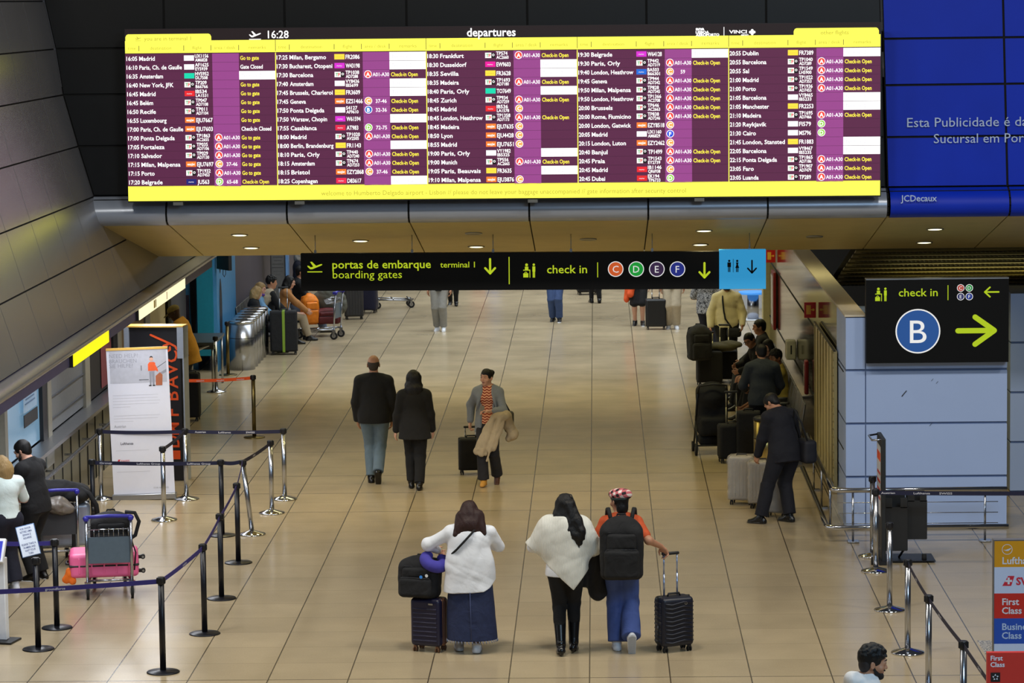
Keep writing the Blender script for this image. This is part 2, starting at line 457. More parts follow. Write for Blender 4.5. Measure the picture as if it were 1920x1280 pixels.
def head(B, s, face=True):
    q, R, H = s.q, s.Rh, s.H
    def at(x, y, z): return H + R @ V3(x, y, z) * q
    B.cone(s.N - s.up * .03 * q, at(0, -.022, -.05), .056 * q, .053 * q, k=.02)
    B.ell(at(0, -.012, .03), V3(.076, .096, .09) * q, R, k=.02)
    B.ell(at(0, .022, -.03), V3(.058, .072, .088) * q, R, k=.03)
    B.ell(at(0, .062, -.092), V3(.024, .022, .02) * q, R, k=.025)
    for sg in (-1, 1):
        B.ell(at(sg * .079, -.012, -.012), V3(.010, .02, .031) * q, R @ rotm(10, 0, sg * 18), k=.006)
        B.ell(at(sg * .079 + sg * .007, -.008, -.012), V3(.006, .009, .016) * q, R, op='s', k=.004)
        if face:
            B.ell(at(sg * .033, .094, .012), V3(.02, .016, .013) * q, R, op='s', k=.012)
            B.ell(at(sg * .034, .078, .012), V3(.0155, .0155, .0145) * q, R, k=.003)
            B.ell(at(sg * .046, .058, -.028), V3(.025, .022, .02) * q, R, k=.025)
    if face:
        B.cone(at(0, .088, .016), at(0, .108, -.026), .008 * q, .012 * q, k=.01)
        for sg in (-1, 1): B.ell(at(sg * .012, .098, -.029), V3(.008, .009, .007) * q, R, k=.006)
        B.ell(at(0, .088, .03), V3(.045, .012, .008) * q, R, k=.016)
        B.ell(at(0, .087, -.057), V3(.023, .010, .005) * q, R, k=.004); B.ell(at(0, .086, -.066), V3(.02, .011, .0055) * q, R, k=.004)
    else: B.ell(at(0, .094, -.02), V3(.012, .016, .022) * q, R, k=.01)

def body(s, root, skin, res=0.009, bust=0.0, hips=1.0, hand_n=None, curl=(35, 35), face=True, no_hands=False, hand_d=(None, None), lips=None, belly=0.0):
    B = Blob(res, .03)
    torso(B, s, 0, bust=bust, hips=hips, belly=belly); arms(B, s, 0, 2); legs(B, s, 0)
    for i, sg in enumerate((-1, 1)):
        d = s.wr[i] - s.el[i] if hand_d[i] is None else V3(*hand_d[i])
        n = V3(-sg, .2, 0) if hand_n is None or hand_n[i] is None else V3(*hand_n[i])
        if not no_hands: hand(B, s.wr[i], d, n, 1 if np.cross(unit(d), unit(n)) @ V3(0, 1, .01) > 0 else -1, s.q, curl[i])
        fw, up = shoe_dir(s, i); B.cone(s.an[i] - up * .03 * s.q, s.an[i] + fw * .13 * s.q - up * .058 * s.q, .034 * s.q, .018 * s.q)
    head(B, s, face)
    mats = [skin]; paint = None
    if lips is not None:
        mats = [skin, lips]
        def paint(c):
            l = (c - s.H) @ s.Rh / s.q
            return ((np.abs(l[:, 0]) < .022) & (l[:, 1] > .07) & (np.abs(l[:, 2] + .062) < .009)).astype(int)
    b = B.build('body', mats, root, paint)
    if face:
        for sg in (-1, 1):
            c = s.H + s.Rh @ V3(sg * .033, .0905, .0135) * s.q
            m = MB(); r = bmesh.ops.create_icosphere(m.bm, subdivisions=2, radius=.0068 * s.q, matrix=Matrix.Translation(Vector(c))); m._set([f for f in m.bm.faces], True)
            m.build('eye', mat('eye dark', (30, 22, 18), .25), b)
            e = MB(); e.tube([s.H + s.Rh @ V3(sg * x, y, z) * s.q for x, y, z in ((.016, .099, .033), (.034, .094, .039), (.052, .076, .033))], [.003 * s.q, .004 * s.q, .002 * s.q], 6)
            e.build('eyebrow', mat('brow dark', (28, 20, 15), .8), b)
    return b
def shoes(s, root, m, sole=None, high=0.0, heel=0.0, name='shoe', res=0.007, big=1.0):
    out = []
    for i in (0, 1):
        q = s.q; fw, up = shoe_dir(s, i); a = s.an[i]; base = a - up * .062 * q
        if isinstance(m, (list, tuple)): mm, ss = m[i], (sole[i] if isinstance(sole, (list, tuple)) else sole)
        else: mm, ss = m, sole
        B = Blob(res, .02); rt = np.cross(fw, up); R = np.stack([rt, fw, up], 1)
        B.ell(base - fw * .03 * q, V3(.038, .05, .055) * q * big, R); B.cone(base - fw * .02 * q, base + fw * .145 * q - up * .002, .04 * q * big, .036 * q * big, sc=(1, 1, .8))
        B.cone(a - up * .015 * q + fw * .01, base + fw * .1 * q + up * .006, .045 * q * big, .034 * q * big); B.cone(a - up * .02 * q, a + up * .025 * q, .044 * q * big, .042 * q * big, flat=True)
        if high: B.cone(a, a + unit(s.kn[i] - a) * high * q, .05 * q * big, (.05 + .06 * high) * q * big, flat=True)
        B.cut(a - up * .085 * q, -up)
        so = B.build(name, mm, root)
        if ss is not None:
            S = Blob(res, .01); S.cone(base - fw * .035 * q - up * .018 * q, base + fw * .15 * q - up * .018 * q, .041 * q * big, .038 * q * big, sc=(1, 1, .55)).cut(a - up * .0855 * q, -up).cut(a - up * .066 * q, up)
            S.build('sole', ss, so)
        if heel:
            k = MB(); p = Vector(a - fw * .045 * q - up * .06 * q); k.tube([p, p - Vector(up) * .04 * q], .022 * q, 10); k.build('heel', mm, so)
        out.append(so)
    return out
def top(s, root, m, name='shirt', t=0.014, sleeve=2.0, hem=-.10, fat=1.15, res=0.009, wr=.004, bust=0.0, hips=1.0, flare=0.0, seed=1, open_front=False, collar=0.0, cuff=None, paint=None, k=.05, extra=None, belly=0.0, freq=16):
    "garment for the upper body; hem is measured from the pelvis"
    B = Blob(res, .03); q = s.q
    torso(B, s, t, k=k, bust=bust, hips=hips, belly=belly)
    if hem < -.05 or flare:
        B.cone(s.P + s.up * .14 * q, s.P + s.up * (hem - .03) * q, (.146 * s.w + t) * q, (.158 * s.w * hips + t + flare) * q, sc=(1, .72, 1), k=.06)
    if sleeve: arms(B, s, t * .8 + .002, sleeve, fat=fat, cuff=cuff)
    if extra: extra(B, s)
    B.wrinkle(wr, freq, seed)
    B.cut(s.P + s.up * hem * q, -s.up)
    B.cut(s.N + s.up * (.02 + collar) * q + s.fw * .0, s.up + s.fw * .35)
    B.cone(s.N - s.up * .02 * q, s.N + s.up * .3 * q, .052 * q, .06 * q, op='s', k=.005)
    if open_front:
        B.box(s.P + s.up * .2 * q + s.fw * .2 * q, V3(.035, .14, .6) * q, .01, s.Rt @ rotm(0, 0, 0), op='s', k=.01)
    return B.build(name, m, root, paint)
def pants(s, root, m, name='trousers', t=0.012, fat=1.1, knee_r=.072, ank_r=.065, res=0.009, wr=.004, waist=.10, upto=.97, hips=1.0, seed=2, freq=14, axis=(1, 1, .6)):
    B = Blob(res, .035); q = s.q
    B.ell(s.P + s.up * .01 * q, V3(.158 * s.w * hips + t, .114 * s.w * hips + t, .135 + t) * q, s.Rt)
    B.ell(s.P + s.up * .12 * q, V3(.142 * s.w + t, .100 * s.w + t, .1) * q, s.Rt)
    legs(B, s, t, fat=fat, knee_r=knee_r * q, ank_r=ank_r * q, upto=upto)
    B.wrinkle(wr, freq, seed, axis); B.cut(s.P + s.up * waist * q, s.up)
    return B.build(name, m, root)
def hair(s, root, m, kind='short', L=.3, res=0.007, seed=3, vol=1.0, name='hair', bald=None, back=1.0):
    q, R, H = s.q, s.Rh, s.H
    def at(x, y, z): return H + R @ V3(x, y, z) * q
    B = Blob(res, .02)
    B.ell(at(0, -.016, .034), V3(.084, .104, .095) * q * vol, R)
    if kind == 'short':
        B.ell(at(0, -.055, -.02), V3(.068, .052, .07) * q, R)
    if kind in ('long', 'bob'):
        z0, zz = -.02, -L
        B.cone(at(0, -.045, .02), at(0, -.075 * back, zz * .55), .088 * q, .105 * q * vol, sc=(1, .62, 1), k=.05)
        B.cone(at(0, -.075 * back, zz * .55), at(0, -.085 * back, zz), .105 * q * vol, .06 * q * vol, sc=(1, .5, 1), k=.04)
        for sg in (-1, 1): B.chain([at(sg * .07, .01, .03), at(sg * .088, -.005, -.08), at(sg * .1 * vol, -.02, max(zz, -.24))], [.03 * q, .034 * q, .026 * q], k=.03)
    if kind == 'wide':
        B.cone(at(0, -.045, .02), at(0, -.10, -.16), .09 * q, .12 * q, sc=(1, .6, 1), k=.05)
        for x, zl, r0 in ((-.15, -.25, .05), (-.09, -.27, .06), (0, -.30, .06), (.05, -.40, .05), (.10, -.33, .05), (.17, -.24, .045), (.02, -.36, .04)): B.cone(at(x * .5, -.075, -.06), at(x, -.105, zl), .075 * q, r0 * q * .62, sc=(1, .6, 1), k=.03)
    if kind == 'bun':
        B.ell(at(-.02, -.105, .055), V3(.042, .038, .042) * q, R, k=.015)
    if kind == 'curly':
        r = np.random.default_rng(seed)
        for _ in range(190):
            v = unit(r.normal(size=3)); v[2] = abs(v[2]) * 1.05; c = V3(0, -.008, .045) + v * V3(.075, .098, .085)
            if c[1] > .085 and c[2] < .08: continue
            B.ell(at(*c), np.full(3, r.uniform(.009, .019) * q), k=.006)
    # open the face and the neck
    B.box(at(0, .115, -.078), V3(.064, .078, .132) * q, .035 * q, R, op='s', k=.014)
    if kind in ('short', 'bun', 'curly'):
        B.cut(at(0, 0, -.062), R @ V3(0, .45, -1)); B.box(at(0, .05, -.13), V3(.2, .064, .11) * q, .01, R, op='s', k=.01)
    if kind != 'curly': B.wrinkle(.0035 if kind != 'short' else .002, 60, seed, (1, 1, .12))
    return B.build(name, m, root)
# ------------------------------------------------------------------ materials of the place
M_black = mat('black plastic', (20, 20, 23), .45); M_blackfab = mat('black fabric', (17, 17, 20), .85, scale=40, var=.3)
M_rubber = mat('rubber', (22, 22, 22), .8); M_steel = mat('brushed steel', (175, 178, 186), .24, 1.0, var=.05)
M_chrome = mat('polished steel', (205, 208, 214), .12, 1.0, var=.03); M_gap = mat('dark joint', (8, 8, 9), .9)
M_white = mat('white paint', (225, 227, 232), .5); M_alu = mat('satin aluminium', (170, 172, 176), .35, 1.0)
M_facade = mat('dark metal cladding', (17, 18, 20), .42, .4, scale=2.5, var=.1)
M_leftclad = mat('grey metal cladding', (136, 136, 142), .26, .5, scale=2.0, var=.08)
M_soffit = mat('soffit panels', (190, 172, 112), .5, .1, scale=3)
M_bluewrap = mat('blue vinyl wrap', (7, 46, 186), .5, scale=2, spec=.25)
M_marble = mat('polished dark stone', (44, 41, 35), .08, 0, scale=2.2, var=.5, spec=.65)
M_colwhite = mat('blue-white cladding', (168, 190, 234), .42, scale=1.5, var=.04)
M_lampon = mat('lamp glow', (255, 244, 190), emit=3.0)

# ------------------------------------------------------------------ floor
def floor_material():
    m = bpy.data.materials.new('polished stone tiles'); m.use_nodes = True; nt = m.node_tree; b = nt.nodes['Principled BSDF']
    tc = nt.nodes.new('ShaderNodeTexCoord'); sp = nt.nodes.new('ShaderNodeSeparateXYZ'); nt.links.new(tc.outputs['Object'], sp.inputs[0])
    X, Y = sp.outputs[0], sp.outputs[1]
    gx0 = float(G(1107.0, 1060.0)[0]); gy0 = float(G(1250.0, 1055.0)[1])
    W = .8
    def line(c, off, width):
        u = mnode(nt, 'FRACT', mnode(nt, 'DIVIDE', mnode(nt, 'ADD', c, -off + 400 * W), W))
        d = mnode(nt, 'MINIMUM', u, mnode(nt, 'SUBTRACT', 1.0, u))
        return mnode(nt, 'LESS_THAN', d, width / W / 2)
    lx = line(X, gx0, .013); ly = line(Y, gy0, .022)
    # every tile has its own tone, and so has every cross joint
    def cell(c, off): return mnode(nt, 'FLOOR', mnode(nt, 'DIVIDE', mnode(nt, 'ADD', c, -off + 400 * W), W))
    cb = nt.nodes.new('ShaderNodeCombineXYZ'); nt.links.new(cell(X, gx0), cb.inputs[0]); nt.links.new(cell(Y, gy0), cb.inputs[1])
    wn = nt.nodes.new('ShaderNodeTexWhiteNoise'); wn.noise_dimensions = '2D'; nt.links.new(cb.outputs[0], wn.inputs[0])
    cj = nt.nodes.new('ShaderNodeTexWhiteNoise'); cj.noise_dimensions = '1D'
    nt.links.new(mnode(nt, 'FLOOR', mnode(nt, 'DIVIDE', mnode(nt, 'ADD', Y, -gy0 + 400.5 * W), W)), cj.inputs['W'])
    strong = mnode(nt, 'MULTIPLY_ADD', mnode(nt, 'GREATER_THAN', cj.outputs['Value'], .86), .6, .16)
    ns = nt.nodes.new('ShaderNodeTexNoise'); ns.inputs['Scale'].default_value = 1.3; ns.inputs['Detail'].default_value = 5; nt.links.new(tc.outputs['Object'], ns.inputs['Vector'])
    nf = nt.nodes.new('ShaderNodeTexNoise'); nf.inputs['Scale'].default_value = 60; nf.inputs['Detail'].default_value = 2; nt.links.new(tc.outputs['Object'], nf.inputs['Vector'])
    v = mnode(nt, 'ADD', mnode(nt, 'MULTIPLY', wn.outputs['Value'], .10), mnode(nt, 'ADD', mnode(nt, 'MULTIPLY', ns.outputs['Fac'], .30), mnode(nt, 'MULTIPLY', nf.outputs['Fac'], .22)))
    v = mnode(nt, 'ADD', v, .68)
    # speckled granite strip beside the desks
    gm = mnode(nt, 'MULTIPLY', mnode(nt, 'GREATER_THAN', X, float(G(1832, 1200)[0])), mnode(nt, 'LESS_THAN', Y, float(G(1860, 1200)[1])))
    vo = nt.nodes.new('ShaderNodeTexNoise'); vo.inputs['Scale'].default_value = 45; vo.inputs['Detail'].default_value = 1; nt.links.new(tc.outputs['Object'], vo.inputs['Vector'])
    mg = nt.nodes.new('ShaderNodeMix'); mg.data_type = 'RGBA'
    base = srgb((174, 157, 127)); mg.inputs[6].default_value = base + (1,)
    ramp = nt.nodes.new('ShaderNodeValToRGB'); ramp.color_ramp.elements[0].position = .42; ramp.color_ramp.elements[1].position = .58
    ramp.color_ramp.elements[0].color = srgb((96, 92, 86)) + (1,); ramp.color_ramp.elements[1].color = srgb((190, 182, 168)) + (1,)
    nt.links.new(vo.outputs['Fac'], ramp.inputs[0]); nt.links.new(ramp.outputs[0], mg.inputs[7]); nt.links.new(gm, mg.inputs[0])
    hs = nt.nodes.new('ShaderNodeVectorMath'); hs.operation = 'SCALE'; nt.links.new(mg.outputs[2], hs.inputs[0]); nt.links.new(v, hs.inputs['Scale'])
    mx = nt.nodes.new('ShaderNodeMix'); mx.data_type = 'RGBA'; nt.links.new(hs.outputs[0], mx.inputs[6]); mx.inputs[7].default_value = srgb((44, 36, 24)) + (1,)
    joint = mnode(nt, 'MAXIMUM', mnode(nt, 'MULTIPLY', lx, .85), mnode(nt, 'MULTIPLY', ly, strong))
    nt.links.new(joint, mx.inputs[0]); nt.links.new(mx.outputs[2], b.inputs['Base Color'])
    b.inputs['Specular IOR Level'].default_value = .45
    nt.links.new(mnode(nt, 'MULTIPLY_ADD', ns.outputs['Fac'], .16, .13), b.inputs['Roughness'])
    return m
m = MB(); m.box((1.0, 60, -.1), (30, 110, .2)); tag(m.build('floor', floor_material()), kind='structure')

# ------------------------------------------------------------------ overhead bulkhead, soffit and the leaning left-hand wall
YB = 39.4
PROF = [(-7.05, 8.2), (-6.82, 6.75), (-6.70, 6.16), (-6.62, 5.59), (-6.45, 4.95), (-6.27, 4.32), (-6.08, 3.68), (-5.87, 3.03)]
def clad(name, rows, mats, backoff, parent=None, gap=.014):
    """rows: list of panels, each a list of corner points (quads); panels sit a joint's width apart in front of a dark backing"""
    m = MB()
    for (a, b, c, d) in rows:
        a, b, c, d = [np.asarray(v, float) for v in (a, b, c, d)]
        ce = (a + b + c + d) / 4
        e1 = unit(b - a); e2 = unit(d - a); n = unit(np.cross(e1, e2))
        q = [a + (e1 + e2) * gap, b + (-e1 + e2) * gap, c - (e1 + e2) * gap, d + (e1 - e2) * gap]
        if n @ (CAM - ce) < 0: n = -n
        m.mi = 0; m.quad(*q)
        bk = [v - n * .02 for v in q]
        for k in range(4): m.quad(q[k], q[(k + 1) % 4], bk[(k + 1) % 4], bk[k])
        m.mi = 1; m.quad(*[v - n * .02 for v in (a, b, c, d)])
    return m.build(name, mats, parent, fix=False)
def profx(z):
    for (x0, z0), (x1, z1) in zip(PROF, PROF[1:]):
        if z0 >= z >= z1: return x0 + (x1 - x0) * (z - z0) / (z1 - z0)
    return PROF[-1][0]
ZR = [8.2, 7.4, 6.78, 6.16, 5.59, 4.95, 4.33]
XS0 = [A(px, 400, YB)[0] for px in (316, 541, 768, 993, 1215, 1438, 1662)]
XR = XS0[-1]; PITCH = (XS0[-1] - XS0[0]) / 6
rows = []
for z1, z0 in zip(ZR, ZR[1:]):
    xs = [None] + XS0
    for i in range(7):
        x0t = profx(z1) if i == 0 else XS0[i - 1]; x0b = profx(z0) if i == 0 else XS0[i - 1]
        lean0 = lambda z: YB + (z - 4.33) * .0
        xr1 = XS0[i] if i < 6 else XR - .028 * (z1 - 4.0); xr0 = XS0[i] if i < 6 else XR - .028 * (z0 - 4.0)
        rows.append([(x0b, lean0(z0), z0), (xr0, lean0(z0), z0), (xr1, lean0(z1), z1), (x0t, lean0(z1), z1)])
BULL = [(39.4, 4.32), (39.27, 4.27), (39.19, 4.19), (39.17, 4.10), (39.2, 4.02), (39.3, 3.965), (39.43, 3.95)]
def bull(name, xs, mats, xl=None):
    m = MB()
    for i in range(len(xs) - 1):
        g = .012
        for j in range(len(BULL) - 1):
            (y0, z0), (y1, z1) = BULL[j], BULL[j + 1]
            a, b = xs[i] + g, xs[i + 1] - g
            if i == 0 and xl: a0, a1 = xl(z0), xl(z1)
            else: a0 = a1 = a
            m.mi = 0; m.quad((a0, y0, z0), (b, y0, z0), (b, y1, z1), (a1, y1, z1))
            for f in m.bm.faces: f.smooth = True
            m.mi = 1; m.quad((a0, y0 + .02, z0), (xs[i + 1] + g, y0 + .02, z0), (xs[i + 1] + g, y1 + .02, z1 + .01), (a1, y1 + .02, z1 + .01))
    bmesh.ops.remove_doubles(m.bm, verts=m.bm.verts, dist=.0005)
    return m.build(name, mats, fix=False)
o = clad('wall_bulkhead', rows, [M_facade, M_gap], .02); tag(o, kind='structure')
M_bull = mat('bullnose cladding', (156, 164, 180), .32, .3, scale=3, var=.05)
o = bull('trim_1', [profx(4.32)] + XS0, [M_bull, M_gap], lambda z: profx(z)); tag(o, kind='structure')
# the blue wrapped stretch of the same bulkhead
XB = [XR + .02, A(1890, 330, YB)[0], A(2110, 330, YB)[0], A(2330, 330, YB)[0]]
rows = []
for z1, z0 in zip(ZR, ZR[1:]):
    for i in range(3):
        l1 = XB[i] - (.028 * (z1 - 4.0)); l0 = XB[i] - (.028 * (z0 - 4.0)); r1 = XB[i + 1] - .028 * (z1 - 4.0); r0 = XB[i + 1] - .028 * (z0 - 4.0)
        rows.append([(l0, YB - .03, z0), (r0, YB - .03, z0), (r1, YB - .03, z1), (l1, YB - .03, z1)])
advert = clad('wall_advert', rows, [M_bluewrap, M_gap], .02); tag(advert, kind='structure')
o = bull('trim_2', XB, [M_bluewrap, M_gap]); tag(o, kind='structure')
M_adtext = mat('pale print', (176, 196, 232), .5)
def on(px, py, Y): p = A(px, py, Y); return float(p[0]), float(p[2])
L = Lettering('lettering', advert, [M_adtext], y=YB - .055)
SC = YB / FPX
x, z = on(1700, 238, YB); L.add('Esta Publicidade é da', x, z, 25 * SC, width=224 * SC)
x, z = on(1750, 268, YB); L.add('Sucursal em Portugal', x, z, 25 * SC, width=214 * SC)
x, z = on(1688, 377, 39.2); L2 = Lettering('lettering', advert, [M_adtext], y=39.14); L2.add('JCDecaux', x, z, 16.5 * SC, bold=.012, width=67 * SC)

# soffit that slopes down behind the bulkhead
def sz(Y): return 3.95 - .193 * (Y - 39.43)
YS0, YS1 = 39.43, 42.85
xs = [-6.35] + XS0[:] + [XB[1], XB[2], XB[3]]
rows = []
for a, b in zip(xs, xs[1:]):
    rows.append([(b, YS0, sz(YS0)), (a, YS0, sz(YS0)), (a, YS1, sz(YS1)), (b, YS1, sz(YS1))])
ceil = clad('ceiling_soffit', rows, [M_soffit, M_gap], .02, gap=.008)
tag(ceil, kind='structure')
m = MB(); m.box((1.0, 60 + 12.9, 5.5), (22, 60, .2)); tag(m.build('ceiling_far', mat('white ceiling', (220, 220, 222), .8)), kind='structure')
m = MB(); m.box((1.0, YS1 + .06, 4.5), (22, .1, 2.2)); m.build('ceiling_edge', M_gap).update_tag(); tag(bpy.data.objects['ceiling_edge'], kind='structure')
m = MB(); m.box((1.0, 108, 3), (34, .2, 6.4)); tag(m.build('wall_far', M_white), kind='structure')

# leaning left wall: long cladding bands running along the hall
ys = [YB - PITCH * 1.0 * k for k in range(0, 11)]
rows = []
for (x0, z0), (x1, z1) in zip(PROF, PROF[1:]):
    yy = [48.0] + ys if z0 < 4.4 else ys
    for a, b in zip(yy, yy[1:]):
        rows.append([(x1, a, z1), (x1, b, z1), (x0, b, z0), (x0, a, z0)])
lw = clad('wall_left', rows, [M_leftclad, M_gap], .02, gap=.009); tag(lw, kind='structure')
# rounded lip and the fascia under it
lip = [(-5.88, 3.02), (-5.79, 3.0), (-5.74, 2.955), (-5.74, 2.91), (-5.78, 2.875), (-5.87, 2.865)]
m = MB()
for (x0, z0), (x1, z1) in zip(lip, lip[1:]):
    m.quad((x0, 48, z0), (x0, 24, z0), (x1, 24, z1), (x1, 48, z1))
for f in m.bm.faces: f.smooth = True
bmesh.ops.remove_doubles(m.bm, verts=m.bm.verts, dist=.001)
tag(m.build('trim_3', M_leftclad), kind='structure')
m = MB(); m.box((-5.91, 36, 2.79), (.1, 24, .15)); m.box((-6.65, 36, 2.77), (1.4, 24, .06))
tag(m.build('trim_4', mat('violet fascia', (84, 80, 120), .5)), kind='structure')
# lit sign boxes on the fascia
def lightbox(pxa, pxb, py_a, col, label, strips, em=1.0):
    Ya, Yb = [5.85 * FPX / (1115 - p) for p in (pxa, pxb)]
    t = thing('light_box_sign', label, 'sign', (-5.85, (Ya + Yb) / 2, 2.715))
    m = MB(); m.box((-.0, 0, .075), (.06, Yb - Ya, .17)); m.build('casing', M_black, t)
    m = MB(); m.box((.034, 0, .075), (.012, Yb - Ya - .03, .15)); f = m.build('lit_face', mat('lit ' + label, col, emit=em), t)
    if strips:
        m = MB()
        for (u, w, c) in strips: m.mi = c; m.box((.042, (u - .5) * (Yb - Ya), .075), (.004, w, .10))
        m.build('printing', [mat('red print', (196, 60, 40)), mat('ochre print', (200, 170, 80))], f)
lightbox(115, 184, 0, (250, 240, 20), 'plain yellow lit sign box under the curved left wall', None, 1.0)
lightbox(243, 332, 0, (255, 250, 205), 'white lit sign box with small red mark under the curved left wall', [(.57, .03, 0), (.3, .10, 1), (.33, .06, 1)], 1.0)

# shop fronts along the left side under the overhang
XW = -7.3
def wy(px, X=XW): return -X * FPX / (1115 + 14 - px)
m = MB(); m.box((XW - .25, 40.2, 1.6), (.1, 34.4, 3.2)); tag(m.build('wall_left_back', mat('shadow grey wall', (72, 70, 74), .7)), kind='structure')
def bay(name, y0, y1, z0, z1, mm, d=.1, x=XW, kind='structure', parent=None):
    m = MB(); m.box((x - d / 2, (y0 + y1) / 2, (z0 + z1) / 2), (d, y1 - y0, z1 - z0)); o = m.build(name, mm, parent); 
    if kind and parent is None: tag(o, kind=kind)
    return o
M_mull = mat('beige mullion', (150, 146, 132), .4, .3)
w = bay('window_1', wy(2), wy(70), 1.05, 2.74, mat('sky blue lit glass', (118, 156, 184), .2, emit=.55), x=XW - .02)
bay('window_frame', wy(70), wy(79), 1.0, 2.74, M_black, .16, XW + .03, parent=w); bay('window_frame', wy(0) - .12, wy(2), 1.0, 2.74, M_mull, .16, XW + .03, parent=w)
m = MB(); y0 = wy(36); y1 = wy(62); m.quad((XW + .01, y0, 1.55), (XW + .01, y1, 1.55), (XW + .01, y1, 1.95), (XW + .01, y0, 1.95)); m.mi = 1
for k in range(5): m.box((XW + .015, y0 + .45, 1.88 - .055 * k), (.004, .7 - .1 * (k % 2), .018))
m.mi = 2; m.box((XW + .012, (y0 + y1) / 2, 1.45), (.01, y1 - y0, .16)); m.build('posted_notice', [mat('notice paper', (150, 178, 205), .5), mat('notice print', (92, 118, 150)), M_black], w)
w = bay('window_2', wy(86), wy(152), 1.05, 2.74, mat('roller shutter', (126, 130, 134), .45, .3), x=XW)
m = MB()
for k in range(6): m.box((XW + .012, (wy(86) + wy(152)) / 2, 1.22 + .29 * k), (.02, wy(152) - wy(86), .018))
m.build('slat_joint', mat('shutter joint', (78, 80, 84)), w)
for a, b, n in ((79, 86, 'trim_5'), (152, 161, 'trim_6')): bay(n, wy(a), wy(b), 1.0, 2.74, M_mull, .16, XW + .04)
w = bay('window_3', wy(161), wy(207), 1.05, 2.74, mat('dark window', (22, 19, 22), .6)); 
m = MB(); m.quad((XW + .012, wy(186), 1.1), (XW + .012, wy(206), 1.1), (XW + .012, wy(206), 2.7), (XW + .012, wy(186), 2.7)); m.build('red_poster', mat('deep red poster', (122, 56, 62), .6), w)
bay('trim_7', wy(207), wy(215), 1.0, 2.74, M_gap, .16, XW + .04); bay('trim_8', wy(215), wy(222), 1.0, 2.74, M_mull, .18, XW + .05)
w = bay('window_4', wy(222), wy(267), 1.0, 2.74, mat('rust red panel', (128, 58, 40), .5)); 
m = MB(); m.box((XW + .02, (wy(222) + wy(267)) / 2, 1.65), (.03, wy(267) - wy(222), .9)); m.build('ochre_panel', mat('ochre panel', (122, 92, 44), .5, scale=3, var=.4), w)
bay('trim_9', wy(267), wy(276), 0, 2.74, mat('grey post', (122, 126, 138), .4), .18, XW + .06)
bay('wall_left_beige', wy(276), wy(312), 0, 3.3, mat('beige wall', (196, 188, 166), .6), .12)
bay('trim_10', wy(312), wy(318), 0, 3.3, M_gap, .2, XW + .05)
# counter wall with ledge and rail below the windows
m = MB(); m.box((XW + .08, 36.5, .49), (.10, 24, .98)); cw = m.build('wall_left_counter', mat('grey green counter', (124, 124, 112), .3, .2, scale=1.2)); tag(cw, kind='structure')
m = MB()
for k in range(34): m.box((XW + .135, 25 + k * .7, .49), (.012, .02, .97))
m.build('panel_joint', M_gap, cw)
m = MB(); m.box((XW + .12, 36.5, 1.0), (.26, 24, .05)); m.build('ledge', M_alu, cw)
m = MB(); m.tube([(XW + .30, 25, .74), (XW + .30, 48.4, .74)], .028, 8)
for k in range(16): m.box((XW + .21, 25.5 + k * 1.5, .71), (.16, .03, .03))
m.build('handrail', M_steel, cw)
m = MB(); m.mi = 0
for k in range(9): m.box((XW + .14, 35.25 + k * .7, .84), (.014, .56, .22))
m.build('notice_plate', mat('pale plate', (176, 182, 190), .3, .3), cw)

# far stretch of the left side: blue kiosk, dark wall, column with lettering
M_kblue = mat('light blue panel', (64, 130, 178), .45); M_kteal = mat('teal panel', (16, 118, 140), .45); M_kdark = mat('kiosk cut-out', (22, 28, 38), .5)
k0 = A(330, 600, 57.9)[0]; k1 = A(370, 600, 57.9)[0]; k2 = A(401, 600, 57.5)[0]; YK1 = k2 * FPX / (426 - 1115) 
kt = thing('kiosk', 'blue and teal kiosk block with dark oval cut-outs beside steel bins', 'kiosk', ((k0 + k2) / 2, 58.5, 0))
def kp(px, py, Y): p = A(px, py, Y); return p[0] - kt.location[0], p[1] - kt.location[1], p[2]
m = MB(); a = kp(322, 600, 57.9); b = kp(370, 600, 57.9); m.box(((a[0] + b[0]) / 2, a[1] + .9, 1.6), (b[0] - a[0], 1.8, 3.2)); kf = m.build('front_panel', M_kblue, kt)
m = MB(); a = kp(371, 600, 57.5); b = kp(401, 600, 57.5); m.box(((a[0] + b[0]) / 2, a[1] + .02, 1.75), (b[0] - a[0], .16, 2.9)); m.build('door_panel', M_kteal, kt)
m = MB(); m.box((b[0] + .03, b[1] + (YK1 - 57.5) / 2, 1.6), (.07, YK1 - 57.5, 3.2)); ks = m.build('side_panel', M_kblue, kt)
m = MB()
for cz, hz in ((1.05, .62), (2.38, .62), (3.4, .4)):
    pts = [(b[1] + .55 + .20 * math.cos(t) , cz + hz * math.sin(t)) for t in np.linspace(0, 2 * math.pi, 25)[:-1]]
    m.bm.faces.new([m.bm.verts.new((b[0] + .07, y, z)) for y, z in pts])
m.build('oval_cutout', M_kdark, ks)
m = MB()
for cz, hz in ((1.45, .85), (2.9, .5)):
    a = kp(363, 600, 57.88); m.poly([(a[0] + .055 * math.cos(t), cz + hz * math.sin(t)) for t in np.linspace(0, 2 * math.pi, 25)[:-1]], a[1])
m.build('oval_cutout', M_kdark, kf)
m = MB(); a = kp(343, 553, 57.86); b2 = kp(356, 620, 57.86); m.rect(a[0], b2[0], b2[2], a[2], a[1]); m.build('dark_poster', mat('dark poster', (52, 46, 60), .4, scale=9, var=.6), kf)
m = MB(); m.box((-7.12, 72.7, 2.2), (.2, 24.0, 4.4)); tag(m.build('wall_left_far', mat('plum grey wall', (86, 80, 88), .6, scale=1.5)), kind='structure')
YC = 66.0
t = thing('info_column', 'grey column with dark lettering behind the seated travellers', 'column', (A(523, 600, YC)[0], YC, 0))
m = MB(); m.box((0, .16, 2.1), (.32, .32, 4.2), bev=.03); m.build('shaft', mat('column grey', (104, 104, 104), .5), t)
